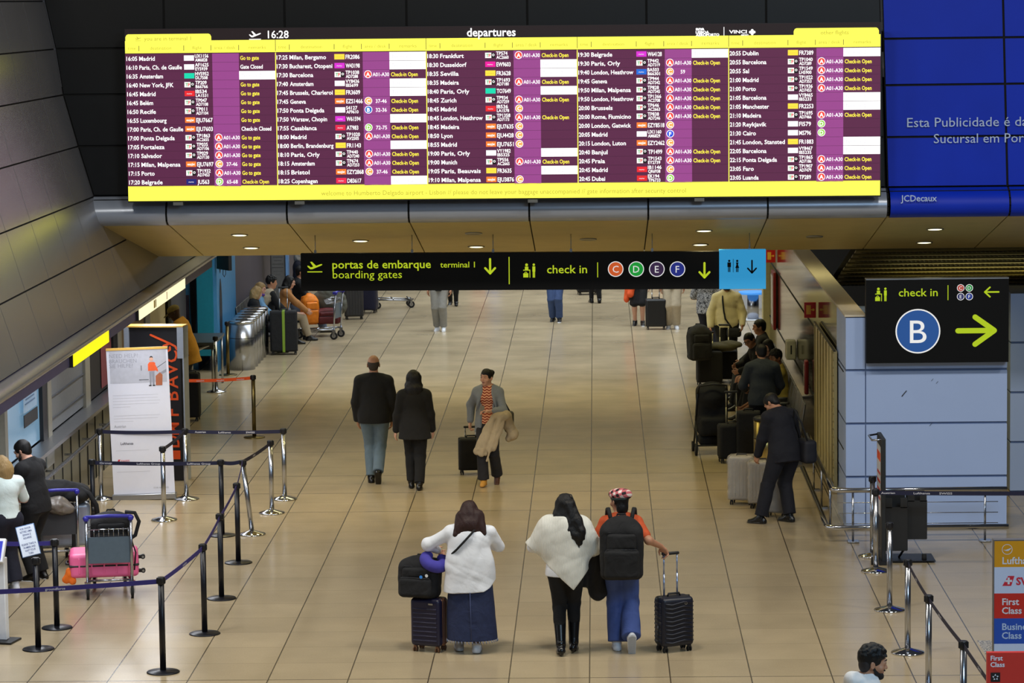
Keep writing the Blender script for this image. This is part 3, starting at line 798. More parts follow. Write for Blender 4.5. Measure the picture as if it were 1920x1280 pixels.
m = MB(); m.box((.19, .12, 2.1), (.05, .3, 4.2)); m.build('blue_lit_edge', mat('blue lit edge', (112, 156, 210), .4), t)  # blue light along the column's edge, put in as a coloured strip
L = Lettering('lettering', t, [mat('dark print', (40, 40, 44))], y=-.004)
for k, w in enumerate((.2, .16, .24, .24, .2, .1)): L.add('------------', -.0, A(523, 483 + 6.5 * k, YC)[2], .055 if k < 4 else .03, align='C', width=w, bold=.02)

# right-hand stone wall, its white coping, the clad pier and the block beyond
XRW = float(A(1585, 800, 39.6)[0]); ZT = 2.70; XRW2 = float(A(1623, 800, 39.6)[0]); XP = float(A(1889, 800, 39.6)[0])
m = MB(); m.box((XRW + .13, 48.6, ZT / 2), (.24, 17.4, ZT - .004)); tag(m.build('wall_right', M_marble), kind='structure')
m = MB(); m.box(((XRW + XRW2) / 2, 48.4, ZT + .012), (XRW2 - XRW + .01, 17.6, .024)); tag(m.build('trim_11', mat('pale coping', (210, 200, 180), .5)), kind='structure')
m = MB(); 
for (z) in (.98, 1.97): m.box((XRW + .007, 48.6, z), (.012, 17.3, .016))
tag(m.build('trim_12', M_gap), kind='structure')
def block(name, x0, x1, Y0, depth, vj, joint_col):
    m = MB(); g = .022
    xs = [x0] + vj + [x1]
    for i in range(len(xs) - 1):
        for k in range(4):
            m.mi = 0; m.box(((xs[i] + xs[i + 1]) / 2, Y0 + depth / 2, .675 * (k + .5) + .002), (xs[i + 1] - xs[i] - (.014 if vj else 0), depth, .675 - .03))
    m.mi = 1; m.box(((x0 + x1) / 2, Y0 + depth / 2 + .01, 1.345), (x1 - x0 - .02, depth - .02, 2.69))
    o = m.build(name, [M_colwhite, joint_col]); tag(o, kind='structure'); return o
M_joint = mat('blue grey joint', (92, 112, 150), .5)
pier = block('wall_pier', XRW, XP, 39.6, 1.5, [XRW2], M_joint)
XQ = float(A(1887, 800, 42.6)[0]); block('wall_block', XQ + .05, XQ + 4.5, 42.6, 1.2, [], M_joint)
m = MB()
for i, (px, py, s) in enumerate(((1695, 738, 1.0), (1748, 712, .4), (1757, 717, .4), (1745, 796, .5))):
    x, z = on(px, py, 39.59); m.stroke([(x - .025 * s, z - .03 * s), (x, z + .0), (x + .03 * s, z + .035 * s)], .012 * s, 39.594)
m.build('scuff_mark', mat('scuff', (58, 62, 72)), pier)
# dark space and mesh ceiling right of the stone wall
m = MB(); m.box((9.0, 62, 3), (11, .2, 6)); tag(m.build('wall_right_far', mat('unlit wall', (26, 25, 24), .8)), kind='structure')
m = MB(); YM0, YM1 = 42.9, 47.6
zz = lambda y: 3.27 - .2 * (y - YM0)
m.mi = 0; m.quad((3.45, YM0, zz(YM0) + .05), (12, YM0, zz(YM0) + .05), (12, YM1, zz(YM1) + .05), (3.45, YM1, zz(YM1) + .05))
m.mi = 1
for k in range(9):
    y = YM0 + .15 + k * .5
    m.box((7.7, y, zz(y)), (8.4, .30, .02), rot=Matrix.Rotation(-.197, 3, 'X'))
m.mi = 2
for k in range(9):
    y = YM0 + .15 + k * .5
    for j in range(70): m.box((3.6 + j * .06, y, zz(y) - .014), (.012, .30, .01), rot=Matrix.Rotation(.5, 3, 'Z'))
tag(m.build('ceiling_mesh', [M_gap, mat('mesh panel', (118, 108, 62), .5, .3), mat('mesh wire', (60, 54, 30), .5, .3)]), kind='structure')
# beige pilaster that ends the stone wall
m = MB(); m.box((XRW + .02, 57.3, 1.9), (.26, .5, 3.8)); tag(m.build('trim_13', mat('beige pilaster', (188, 176, 128), .5)), kind='structure')
# roller grille set in the stone wall
Yg0, Yg1 = [XRW * FPX / (p - 1115) for p in (1566, 1528)]
t = thing('roller_grille', 'beige closed roller grille set in the polished stone wall', 'shutter', (XRW - .03, (Yg0 + Yg1) / 2, .35))
m = MB(); m.box((0, 0, .89), (.04, Yg1 - Yg0, 1.78)); m.build('curtain', mat('beige shutter', (176, 164, 118), .45), t)
m = MB()
for k in range(7): m.box((-.026, -(Yg1 - Yg0) / 2 + (k + .5) * (Yg1 - Yg0) / 7, .89), (.015, .03, 1.76))
for k in range(18): m.box((-.024, -(Yg1 - Yg0) / 2 + .12, .06 + k * .1), (.012, .2, .012))
m.build('rib', mat('shutter rib', (138, 128, 88), .45), t)
m = MB(); m.box((-.012, 0, 1.785), (.03, Yg1 - Yg0, .015)); m.build('guide_rail', mat('guide dark', (40, 36, 28), .5), t)

# downlights in the soffit: three glowing staggered rows and dim ones
n = 0
NB = M_soffit
def downlight(px, py, lit, label):
    d = ray(px, py); # intersect the sloping soffit
    t_ = (CAM[2] - (3.95 + .193 * 39.43)) / (-.193 * d[1] - d[2]); p = CAM + d * t_
    o = thing('downlight', label, 'lamp', p, 0, 'round downlights in the soffit'); o.rotation_euler = (-math.atan(.193), 0, 0)
    m = MB(); m.lathe([(.088, -.004), (.10, -.014), (.112, -.010), (.112, .0)], 28); m.build('trim_ring', M_alu, o)
    m = MB(); m.lathe([(.09, -.008), (.09, -.006)], 28); m.build('lamp_face', M_lampon if lit else mat('dim lamp', (150, 140, 100), .4), o)
    if lit:
        l = bpy.data.lights.new('downlight_beam', 'SPOT'); l.energy = lit; l.color = (1.0, .80, .36); l.spot_size = math.radians(128); l.spot_blend = .9; l.shadow_soft_size = .09
        s = bpy.data.objects.new('downlight_beam', l); COL.objects.link(s); s.parent = o; s.location = (0, 0, -.05); s.rotation_euler = (math.atan(.193), 0, 0)
names = {0: 'leftmost', 1: 'second from left', 2: 'third from left', 3: 'rightmost'}
for i, (px, py) in enumerate(((449, 440), (888, 437), (1320, 432), (1753, 429))):
    downlight(px, py, 70 if i in (0, 2, 3) else 0, ('%s of the four downlights nearest the departures board' % names[i]) + ('' if i != 1 else ', dim'))
for i, (px, py) in enumerate(((676, 451), (1103, 448), (1527, 443))):
    downlight(px, py, 70 if i == 0 else 0, ('glowing downlight of the middle row above boarding gates lettering', 'dim downlight of the middle row above check in lettering', 'dim downlight in the dark right part of the soffit')[i])
for i, (px, py) in enumerate(((471, 464), (893, 462), (1313, 458), (1733, 454))):
    downlight(px, py, 70, '%s of the four glowing downlights at the soffit rear edge' % names[i])
# ------------------------------------------------------------------ departures board
YD = 38.95
p00 = A(241, 377, YD); p10 = A(1650, 366, YD); p01 = A(238, 80, YD)
SX = float(np.linalg.norm(p10 - p00)) / 1409.0; SZ = float(p01[2] - p00[2]) / 297.0
bd = thing('departures_board', 'wide lit departures board of five flight columns hung on the dark bulkhead', 'board', p00)
bd.rotation_euler = (0, -math.atan2(p10[2] - p00[2], p10[0] - p00[0]), 0)
def bx(u): return u * SX            # u: px from the board's left edge
def bz(v): return v * SZ            # v: px above the lower edge
C_pur = mat('screen aubergine', (82, 28, 64), emit=1.0); C_lil = mat('screen lilac', (142, 62, 132), emit=1.0)
C_yel = mat('screen yellow', (255, 251, 84), emit=1.0); C_whi = mat('screen white', (255, 255, 255), emit=1.05); C_txy = mat('screen gold text', (255, 240, 70), emit=1.0)
C_dim = mat('screen olive text', (176, 168, 60), emit=1.0); C_gry = mat('screen pale text', (206, 202, 212), emit=1.0); C_sep = mat('screen dark line', (60, 20, 48), emit=.7); C_blk = mat('screen black', (24, 14, 20), emit=.5)
LOGO = {'W': (240, 240, 244), 'TP': (248, 246, 240), 'TR': (0, 205, 165), 'IB': (220, 30, 40), 'EJ': (255, 122, 40), 'JU': (22, 28, 110), 'FR': (250, 214, 60), 'WZ': (206, 40, 200), 'AT': (214, 30, 70), 'EW': (226, 10, 150), 'BA': (24, 100, 205), 'D8': (224, 36, 76), 'EK': (214, 30, 36)}
BADGE = {'A': (232, 66, 56), 'B': (20, 104, 190), 'C': (236, 160, 72), 'D': (140, 200, 70), 'F': (30, 70, 214)}
LM = {k: mat('airline tile ' + k, c, emit=1.0) for k, c in LOGO.items()}; BM = {k: mat('desk badge ' + k, c, emit=1.0) for k, c in BADGE.items()}
PM = [C_pur, C_lil, C_yel, C_whi, C_sep, C_blk] + list(LM.values()) + list(BM.values()); LI = {k: 6 + i for i, k in enumerate(LM)}; BI = {k: 6 + len(LM) + i for i, k in enumerate(BM)}
TM = [C_whi, C_txy, C_gry, C_dim, C_blk, mat('logo green', (60, 170, 90), emit=1.0), mat('logo red', (214, 50, 50), emit=1.0)]
FLIGHTS = ['''16:05|Madrid|W|UX1156|AM6828|||g
16:10|Paris, Ch. de Gaulle|W|AF1625|EY5939|||Gate Closed
16:35|Amsterdam|TR|HV5952|DL7508|||2
16:40|New York, JFK|TP|TP209|B66766|||g
16:45|Madrid|IB|IB534|LA1531|||g
16:45|Belém|TP|TP047|AD7108|||g
16:50|Recife|TP|TP011|AD7104|||g
16:55|Luxembourg|EJ|EJU7667||||g
17:00|Paris, Ch. de Gaulle|EJ|EJU7603||||Check-in Closed
17:00|Ponta Delgada|TP|TP1863|AC2655|A|A01-A30|g
17:05|Fortaleza|TP|TP035|AD7106|A|A01-A30|g
17:10|Salvador|TP|TP029|AD7130|A|A01-A30|g
17:15|Milan, Malpensa|EJ|EJU7697||C|37-46|g
17:15|Porto|TP|TP1932|AD7453|A|A01-A30|g
17:20|Belgrade|JU|JU563||D|65-68|o''', '''17:25|Milan, Bergamo|FR|FR2086||||2
17:30|Bucharest, Otopeni|WZ|W43198||||2
17:30|Barcelona|TP|TP1038|AD7288|A|A01-A30|o
17:40|Amsterdam|W|VY8436|IB5699|||2
17:45|Brussels, Charleroi|FR|FR3609||||2
17:45|Geneva|EJ|EZS1466||C|37-46|o
17:50|Ponta Delgada|W|S4127|AF9610|B|32-36|o
17:50|Warsaw, Chopin|WZ|W61594||||2
17:55|Casablanca|AT|AT983||D|72-75|o
18:00|Madrid|TP|TP1020|AV2505|A|A01-A30|o
18:00|Berlin, Brandenburg|FR|FR1143||||2
18:10|Paris, Orly|TP|TP440|AD7240|A|A01-A30|o
18:15|Amsterdam|TP|TP674|AD7253|A|A01-A30|o
18:15|Bristol|EJ|EZY2868||C|37-46|o
18:25|Copenhagen|D8|D83617||||2''', '''18:30|Frankfurt|TP|TP574|AC2660|A|A01-A30|o
18:30|Dusseldorf|EW|EW9603||||2
18:35|Sevilla|FR|FR3628||||2
18:35|Madeira|TP|TP1693|AD7180|A|A01-A30|o
18:40|Paris, Orly|TR|TO7649||||2
18:45|Zurich|TP|TP934|AD7259|A|A01-A30|o
18:45|Madrid|IB|IB536|LA1578|C||
18:45|London, Heathrow|TP|TP1358|AD7173|A|A01-A30|o
18:45|Madeira|EJ|EJU7635||C||
18:50|Lyon|EJ|EJU4428||C||
18:55|Madrid|EJ|EJU7651||C||
19:00|Paris, Orly|W|VY1982|IB5325|||2
19:00|Munich|TP|TP556|AC2665|A|A01-A30|o
19:05|Paris, Beauvais|FR|FR3635||||2
19:10|Milan, Malpensa|EJ|EJU3876||C||''', '''19:30|Belgrade|WZ|W64128||||2
19:30|Paris, Orly|TP|TP442|AD7319|A|A01-A30|o
19:40|London, Heathrow|BA|BA503|B66301|C|59|
19:45|Geneva|TP|TP944|AD7342|A|A01-A30|o
19:50|Milan, Malpensa|TP|TP828|AD7345|A|A01-A30|o
19:50|London, Heathrow|TP|TP1366|AC2708|A|A01-A30|o
20:00|Brussels|TP|TP646|AC2663|A|A01-A30|o
20:00|Rome, Fiumicino|TP|TP838|AD7246|A|A01-A30|o
20:00|London, Gatwick|EJ|EZY8518||C||
20:05|Madrid|W|UX1160|AM6829|F||
20:15|London, Luton|EJ|EZY2462||C||
20:40|Banjul|TP|TP1499||A|A01-A30|o
20:45|Praia|TP|TP1543|EY2739|A|A01-A30|o
20:45|Madrid|IB|IB1146|QR6938|C||
20:45|Dubai|EK|EK194|TP6733|D||''', '''20:55|Dublin|FR|FR7389||||2
20:55|Barcelona|TP|TP1040|AD7289|A|A01-A30|o
20:55|Sal|TP|TP1549|LH5900|A|A01-A30|o
21:00|Madrid|TP|TP1022|AD7353|A|A01-A30|o
21:00|Porto|TP|TP1936|AD7455|A|A01-A30|o
21:05|Barcelona|W|VY8465|IB5233|||2
21:05|Manchester|FR|FR2253||||2
21:10|Madeira|TP|TP1695|AD7466|A|A01-A30|o
21:20|Reykjavik|W|FI579||D||
21:30|Cairo|W|MS796||D||
21:45|London, Stansted|FR|FR1883||||2
22:05|Barcelona|W|VY8467|IB5235|||2
22:15|Ponta Delgada|TP|TP1865|AD7186|A|A01-A30|o
23:05|Faro|TP|TP1907|AD7479|A|A01-A30|o
23:05|Luanda|TP|TP289||A|A01-A30|o''']
m = MB(); m.box((bx(705), .09, bz(160)), (bx(1412), .16, bz(325))); m.build('casing', M_black, bd)
m = MB()
for u in (93, 322, 760, 1072): m.box((bx(u), .06, bz(-5)), (.12, .1, .05))
for u in (120, 420, 705, 990, 1290): m.box((bx(u), .31, bz(190)), (.12, .32, .3))
m.build('bracket', mat('bracket grey', (96, 98, 100), .5), bd)
YF = -.004
m = MB(); m.rect(bx(0), bx(1409), bz(276), bz(322), YF + .0015); hd = m.build('title_strip', mat('screen title dark', (26, 8, 16), emit=.6), bd)
def plane_icon(m, x, z, s, y):
    m.poly([(x - 1.0 * s, z + .12 * s), (x - .78 * s, z + .10 * s), (x - .55 * s, z - .1 * s), (x - .2 * s, z - .02 * s), (x - .62 * s, z + .62 * s), (x - .38 * s, z + .66 * s), (x + .18 * s, z + .10 * s), (x + .72 * s, z + .30 * s), (x + .98 * s, z + .34 * s), (x + 1.0 * s, z + .22 * s), (x + .8 * s, z + .1 * s), (x - .35 * s, z - .36 * s), (x - .62 * s, z - .36 * s), (x - .95 * s, z - .05 * s)], y)
    m.rect(x - 1.0 * s, x + 1.0 * s, z - .78 * s, z - .64 * s, y)
m = MB(); plane_icon(m, bx(244), bz(312 - 3), bx(11), YF - .002); m.build('plane_icon', C_whi, hd)
L = Lettering('title_lettering', hd, [C_whi], y=YF - .002)
L.add('16:28', bx(268), bz(303), bz(20), bold=.012, width=bx(39)); L.add('departures', bx(640), bz(303), bz(22), bold=.018, width=bx(91))
L.add('LISBOA', bx(1066), bz(304.5), bz(6.5), bold=.05, width=bx(25)); L.add('AEROPORTO', bx(1066), bz(299.5), bz(6.5), bold=.05, width=bx(44)); L.add('ana', bx(1066), bz(310.5), bz(8), bold=.05, width=bx(16))
L.add('VINCI', bx(1128), bz(304), bz(8.5), bold=.03, width=bx(33)); L.add('AIRPORTS', bx(1150), bz(299.5), bz(4), bold=.03, width=bx(14))
m = MB(); m.rect(bx(1118), bx(1119.2), bz(300), bz(316), YF - .002)
for dx, dz in ((0, 3.2), (0, -3.2), (3.6, 0), (-3.6, 0)): m.disc(bx(1171 + dx), bz(306 + dz), bx(2.6), YF - .002, 10)
m.rect(bx(1169), bx(1173), bz(304), bz(308), YF - .002); m.build('logo_mark', C_whi, hd)
WP = 1409 / 5; SL = .0
for c in range(5):
    u0 = c * WP; m = MB(); R0 = 267.3; PIT = 16.55
    m.mi = 0; m.rect(bx(u0), bx(u0 + WP), bz(27), bz(276), YF)
    m.mi = 2; m.rect(bx(u0), bx(u0 + WP), bz(277 if c else 277), bz(300), YF - .001); m.rect(bx(u0), bx(u0 + WP), bz(0), bz(28), YF - .001)
    if c in (0, 4):
        a, b = (0, 162) if c == 0 else (1247, 1409 - 3)
        m.poly([(bx(a + 1), bz(298)), (bx(b), bz(298)), (bx(b), bz(307)), (bx(b - 2), bz(311)), (bx(b - 5), bz(312.5)), (bx(a + 6), bz(312.5)), (bx(a + 3), bz(311)), (bx(a + 1), bz(307))], YF - .0012)
    if c: m.rect(bx(u0 - .8), bx(u0 + .8), bz(28), bz(276), YF - .0008); m.mi = 4; m.rect(bx(u0 - .5), bx(u0 + .5), bz(279), bz(300), YF - .003)
    m.mi = 4
    for uu in (26, 110, 161, 213): m.rect(bx(u0 + uu - .5), bx(u0 + uu + .5), bz(281), bz(291), YF - .003)
    m.mi = 1; m.rect(bx(u0 + 163), bx(u0 + 213), bz(R0 - 14.55 * PIT), bz(R0 + 8.3), YF - .001)
    pn = None; rows_ = FLIGHTS[c].split('\n')
    for r, line in enumerate(rows_):
        T, D, lg, f1, f2, bdg, dsk, rem = line.split('|'); zc = R0 - r * PIT
        m.mi = 4; m.rect(bx(u0 + 1), bx(u0 + WP - 1), bz(zc - 8.5), bz(zc - 8.1), YF - .0015)
        m.mi = LI[lg]
        if lg == 'TP':
            m.rect(bx(u0 + 110), bx(u0 + 121.5), bz(zc - 5), bz(zc + 5), YF - .002); m.mi = 5; m.rect(bx(u0 + 121.5), bx(u0 + 129), bz(zc - 5), bz(zc + 5), YF - .002)
            m.mi = 3; m.ring(bx(u0 + 125.3), bz(zc + .8), bx(1.3), bx(2.3), YF - .003, 10)
        else: m.rect(bx(u0 + 110), bx(u0 + 129), bz(zc - 5), bz(zc + 5), YF - .002)
        if bdg:
            m.mi = 3; m.disc(bx(u0 + 172.5), bz(zc), bx(7.2), YF - .002, 22); m.mi = BI[bdg]; m.disc(bx(u0 + 172.5), bz(zc), bx(6.1), YF - .0026, 22)
        if rem == '2': m.mi = 3; m.rect(bx(u0 + 213), bx(u0 + WP - (0 if c == 4 else 1)), bz(zc - 7.9), bz(zc + 8), YF - .002)
    pn = m.build('display_panel', PM, bd, fix=False)
    L = Lettering('panel_lettering', pn, TM, y=YF - .0035)
    for uu, w, s in ((5, 15, 'time'), (47, 40, 'destination'), (126, 18, 'flight'), (167, 40, 'area / desk'), (232, 32, 'remarks')): L.add(s, bx(u0 + uu), bz(283.5), bz(8.5), 3, width=bx(w))
    if c == 0: L.add('you are in terminal 1', bx(36), bz(300.5), bz(10.5), 3, bold=.005, width=bx(88)); mi = MB(); plane_icon(mi, bx(25), bz(304.5), bx(5.5), YF - .0035); mi.build('plane_icon', C_dim, pn)
    if c == 4: L.add('other flights', bx(1298), bz(300.5), bz(10.5), 3, bold=.005, width=bx(52))
    for r, line in enumerate(rows_):
        T, D, lg, f1, f2, bdg, dsk, rem = line.split('|'); zc = R0 - r * PIT; zb = zc - 4.2; S = bz(11.2)
        L.add(T, bx(u0 + 2), bz(zb), S, 0, bold=.018, width=bx(20.5)); L.add(D, bx(u0 + 26), bz(zb), S, 0, bold=.018, width=bx(min(4.9 * len(D), 80)) if len(D) > 4 else None)
        if f2: L.add(f1, bx(u0 + 130.5), bz(zc + .6), bz(9.2), 0, bold=.02, width=bx(4.25 * len(f1))); L.add(f2, bx(u0 + 131), bz(zc - 6.6), bz(8.4), 0, bold=.02, width=bx(3.8 * len(f2)))
        else: L.add(f1, bx(u0 + 131), bz(zb), S, 0, bold=.018, width=bx(4.4 * len(f1)))
        if lg == 'TP': L.add('T', bx(u0 + 112), bz(zc - 3), bz(8), 5, bold=.03); L.add('P', bx(u0 + 116.3), bz(zc - 3), bz(8), 6, bold=.03)
        elif lg == 'EJ': L.add('easyJet', bx(u0 + 112.5), bz(zc - 2), bz(6), 0, bold=.02, width=bx(14))
        elif lg in ('FR', 'W'): L.add('-----', bx(u0 + 112), bz(zc - 2), bz(7), 3 if lg == 'FR' else 2, width=bx(14))
        elif lg != 'TR': L.add('~~', bx(u0 + 114), bz(zc - 3), bz(9), 2, bold=.02, width=bx(10))
        if bdg: L.add(bdg, bx(u0 + 172.5), bz(zc - 3.9), bz(10.5), 0, 'C', bold=.03)
        if dsk: L.add(dsk, bx(u0 + 196.5), bz(zc - 3.9), bz(10), 0, 'C', bold=.012, width=bx(31 if len(dsk) > 5 else 4.1 * len(dsk)))
        if rem == '2': L.add('Terminal 2', bx(u0 + 217), bz(zc - 3.5), bz(9.5), 2, width=bx(38))
        elif rem: s = {'g': 'Go to gate', 'o': 'Check-in Open'}.get(rem, rem); L.add(s, bx(u0 + 215.5), bz(zb), bz(10.6), 1 if rem in 'go' else 0, bold=.018, width=bx({'Go to gate': 35, 'Check-in Open': 50, 'Gate Closed': 42, 'Check-in Closed': 56}[s]))
    if c == 2: L.add('welcome to Humberto Delgado airport - Lisbon // please do not leave your baggage unaccompanied // gate information after security control', bx(363), bz(8), bz(12.5), 3, bold=.004, width=bx(684))

# ------------------------------------------------------------------ hanging direction sign
YH = 40.5
h0 = A(564.5, 545.5, YH); h1 = A(1348.5, 541.5, YH); ht = A(562.5, 475.5, YH); SH = YH / FPX
hs = thing('hanging_sign', 'long black hanging sign pointing to boarding gates and check in', 'sign', h0)
hs.rotation_euler = (0, -math.atan2(h1[2] - h0[2], h1[0] - h0[0]), 0)
HW = float(np.linalg.norm(h1 - h0)); HH = float(ht[2] - h0[2]); KX = HW / 784.; KZ = HH / 70.
C_sb = mat('sign black', (6, 6, 7), .55, spec=.2); C_lime = mat('sign lime', (186, 206, 34), emit=.82); C_sw = mat('sign white', (226, 226, 226), emit=.85)
m = MB(); m.box((HW / 2, .06, HH / 2), (HW, .12, HH)); pn = m.build('panel', C_sb, hs)
def hx(px): return (px - 564) * KX
def hz(px, py): return (545.5 - py - (px - 564) * .0065) * KZ
L = Lettering('lettering', pn, [C_lime, C_sw], y=-.004)
L.add('portas de embarque', hx(623.5), hz(623, 503), 21.5 * SH, bold=.012, width=185 * KX); L.add('boarding gates', hx(624), hz(624, 521.5), 21 * SH, width=130 * KX)
L.add('terminal 1', hx(826), hz(826, 501), 15.5 * SH, bold=.006, width=65 * KX); L.add('check in', hx(1026), hz(1026, 511.5), 22 * SH, bold=.008, width=75 * KX)
m = MB(); plane_icon(m, hx(590.5), hz(590, 499.5), 14 * KX, -.004); m.build('plane_icon', C_lime, pn)
def arrow(m, x, z, s, d, w, y):
    "arrow of half length s pointing along d"
    dx, dz = d; m.stroke([(x - dx * s, z - dz * s), (x + dx * s * .95, z + dz * s * .95)], w, y)
    tx, tz = x + dx * s, z + dz * s
    for sg in (-1, 1):
        ax_, az = -dx * .78 + sg * dz * .72, -dz * .78 - sg * dx * .72
        m.stroke([(tx, tz), (tx + ax_ * s * .95, tz + az * s * .95)], w, y - .0004)
for px, py in ((919.5, 498.5), (1320.5, 505.5)):
    m = MB(); arrow(m, hx(px), hz(px, py), 13.5 * KX, (0, -1), 4 * KX, -.004); m.build('arrow', C_lime, pn)
m = MB(); m.rect(hx(954.2), hx(956), hz(955, 532), hz(955, 481), -.004); m.rect(hx(1120), hx(1121.6), hz(1120, 519), hz(1120, 491), -.004); m.build('divider', C_lime, pn)
def checkin_icon(m, x, z, s, y):
    "clerk behind a desk, bag below, passenger on the right; s is half the height"
    m.disc(x - .38 * s, z + .8 * s, .2 * s, y, 14); m.poly([(x - .62 * s, z + .55 * s), (x - .14 * s, z + .55 * s), (x - .14 * s, z + .12 * s), (x - .62 * s, z + .12 * s)], y)
    m.rect(x - .85 * s, x + .12 * s, z - .0 * s, z + .12 * s, y); m.rect(x + .02 * s, x + .12 * s, z - .98 * s, z + .0 * s, y)
    m.rect(x - .85 * s, x - .15 * s, z - .95 * s, z - .38 * s, y); m.ring(x - .5 * s, z - .36 * s, .1 * s, .2 * s, y + .0003, 14)
    m.disc(x + .62 * s, z + .82 * s, .17 * s, y, 14); m.rect(x + .42 * s, x + .82 * s, z - .15 * s, z + .58 * s, y); m.rect(x + .46 * s, x + .60 * s, z - .98 * s, z - .1 * s, y); m.rect(x + .64 * s, x + .78 * s, z - .98 * s, z - .1 * s, y)
m = MB(); checkin_icon(m, hx(993), hz(993, 506.5), 13.5 * KX, -.004); m.build('check_in_icon', C_lime, pn)
for px, ch, col in ((1154.5, 'C', (196, 84, 34)), (1193, 'D', (22, 146, 52)), (1231.5, 'E', (52, 34, 66)), (1270, 'F', (30, 40, 122))):
    m = MB(); m.ring(hx(px), hz(px, 503.5), 13 * KX, 14.6 * KX, -.005); m.mi = 1; m.disc(hx(px), hz(px, 503.5), 13 * KX, -.004, 28)
    b = m.build('letter_badge', [C_sw, mat('badge ' + ch, col, emit=.9)], pn, 'round badge with the letter ' + ch)
    L = Lettering('letter', b, [C_sw], y=-.006); L.add(ch, hx(px), hz(px, 510), 18.5 * SH, 0, 'C')
# the pale blue toilet end panel is a lit box of its own
w0, w1 = hx(1348), hx(1435)
m = MB(); m.box(((w0 + w1) / 2, .05, HH / 2 + .01), (w1 - w0, .15, HH + .02)); wc = m.build('toilet_panel', mat('sign sky blue', (44, 146, 200), emit=.85), hs, 'pale blue panel with toilet pictogram')
m = MB()
for sg, px in ((0, 1366.5), (1, 1381.5)):
    X, Z = hx(px), hz(px, 497); s = 11 * KX; yy = -.028
    m.disc(X, Z + .85 * s, .2 * s, yy, 12)
    if sg: m.poly([(X - .22 * s, Z + .6 * s), (X + .22 * s, Z + .6 * s), (X + .14 * s, Z + .2 * s), (X + .34 * s, Z - .35 * s), (X - .34 * s, Z - .35 * s), (X - .14 * s, Z + .2 * s)], yy)
    else: m.rect(X - .3 * s, X + .3 * s, Z - .2 * s, Z + .6 * s, yy)
    m.rect(X - .2 * s, X - .04 * s, Z - 1.05 * s, Z - .2 * s, yy); m.rect(X + .04 * s, X + .2 * s, Z - 1.05 * s, Z - .2 * s, yy)
X = hx(1374); m.rect(X - .3 * KX, X + .6 * KX, hz(1374, 509), hz(1374, 484), -.028)
arrow(m, hx(1409), hz(1409, 498.5), 11.5 * KX, (0, -1), 3 * KX, -.028); m.build('toilet_icon', C_sb, wc)
for px in (591, 773, 925, 1071, 1223, 1405):
    X = hx(px); wx = float(h0[0]) + X; zt = sz(YH) - float(h0[2]) - .02
    m = MB(); m.tube([(X, .06, HH - .01), (X, .06, zt)], .006, 6); m.box((X, .06, HH + .02), (.03, .03, .04)); m.build('suspension_wire', M_alu, hs)

# ------------------------------------------------------------------ B sign on the pier
YS = 39.42
s0 = A(1624, 681, YS); s1 = A(1891, 679.5, YS); st = A(1624, 525, YS); BW = float(s1[0] - s0[0]); BH = float(st[2] - s0[2]); K = BW / 267.
sb = thing('direction_sign', 'large black sign with blue B badge and lime arrow on the white pier', 'sign', s0)
m = MB(); m.box((BW / 2, .085, BH / 2), (BW, .17, BH)); m.mi = 1; m.box((BW / 2, .085, BH + .008), (BW, .17, .016)); pn = m.build('panel', [C_sb, M_alu], sb)
X = lambda px: (px - 1624) * K
Z = lambda py: (681 - py) * BH / 156.
C_lime2 = mat('sign lime bright', (166, 190, 18), emit=.85)
m = MB(); checkin_icon(m, X(1652), Z(552), 13 * K, -.004); m.build('check_in_icon', C_lime2, pn)
L = Lettering('lettering', pn, [C_lime2, C_sw], y=-.004); L.add('check in', X(1685), Z(556), 21 * K, bold=.008, width=73 * K)
m = MB(); m.rect(X(1776.5), X(1778), Z(564), Z(536), -.004); m.build('divider', C_lime2, pn)
for px, py, ch, col in ((1801, 541.5, 'C', (172, 66, 56)), (1817, 541.5, 'D', (26, 136, 62)), (1801, 557.5, 'E', (40, 44, 92)), (1817, 557.5, 'F', (30, 52, 132))):
    m = MB(); m.ring(X(px), Z(py), 6 * K, 7 * K, -.005); m.mi = 1; m.disc(X(px), Z(py), 6 * K, -.004, 24); b = m.build('letter_badge', [C_sw, mat('small badge ' + ch, col, emit=.8)], pn, 'small round badge with the letter ' + ch)
    L = Lettering('letter', b, [C_sw], y=-.006); L.add(ch, X(px), Z(py + 3.4), 9.5 * K, 0, 'C')
m = MB(); arrow(m, X(1859), Z(549.5), 13 * K, (-1, 0), 3 * K, -.004); m.build('arrow', C_lime2, pn)
m = MB(); m.ring(X(1721), Z(621.5), 39.5 * K, 42 * K, -.006, 48); m.mi = 1; m.disc(X(1721), Z(621.5), 39.6 * K, -.004, 48); b = m.build('letter_badge', [C_sw, mat('badge B', (28, 74, 138), emit=.85)], pn, 'large blue round badge with the letter B')
L = Lettering('letter', b, [C_sw], y=-.008); L.add('B', X(1721.5), Z(643.5), 62 * K, 0, 'C', width=31 * K, res=6)
m = MB(); yy = -.004; m.stroke([(X(1796), Z(621.5)), (X(1862), Z(621.5))], 10 * K, yy); m.stroke([(X(1828), Z(596)), (X(1864), Z(621.5)), (X(1828), Z(647))], 10 * K, yy - .0006); m.build('arrow', C_lime2, pn)
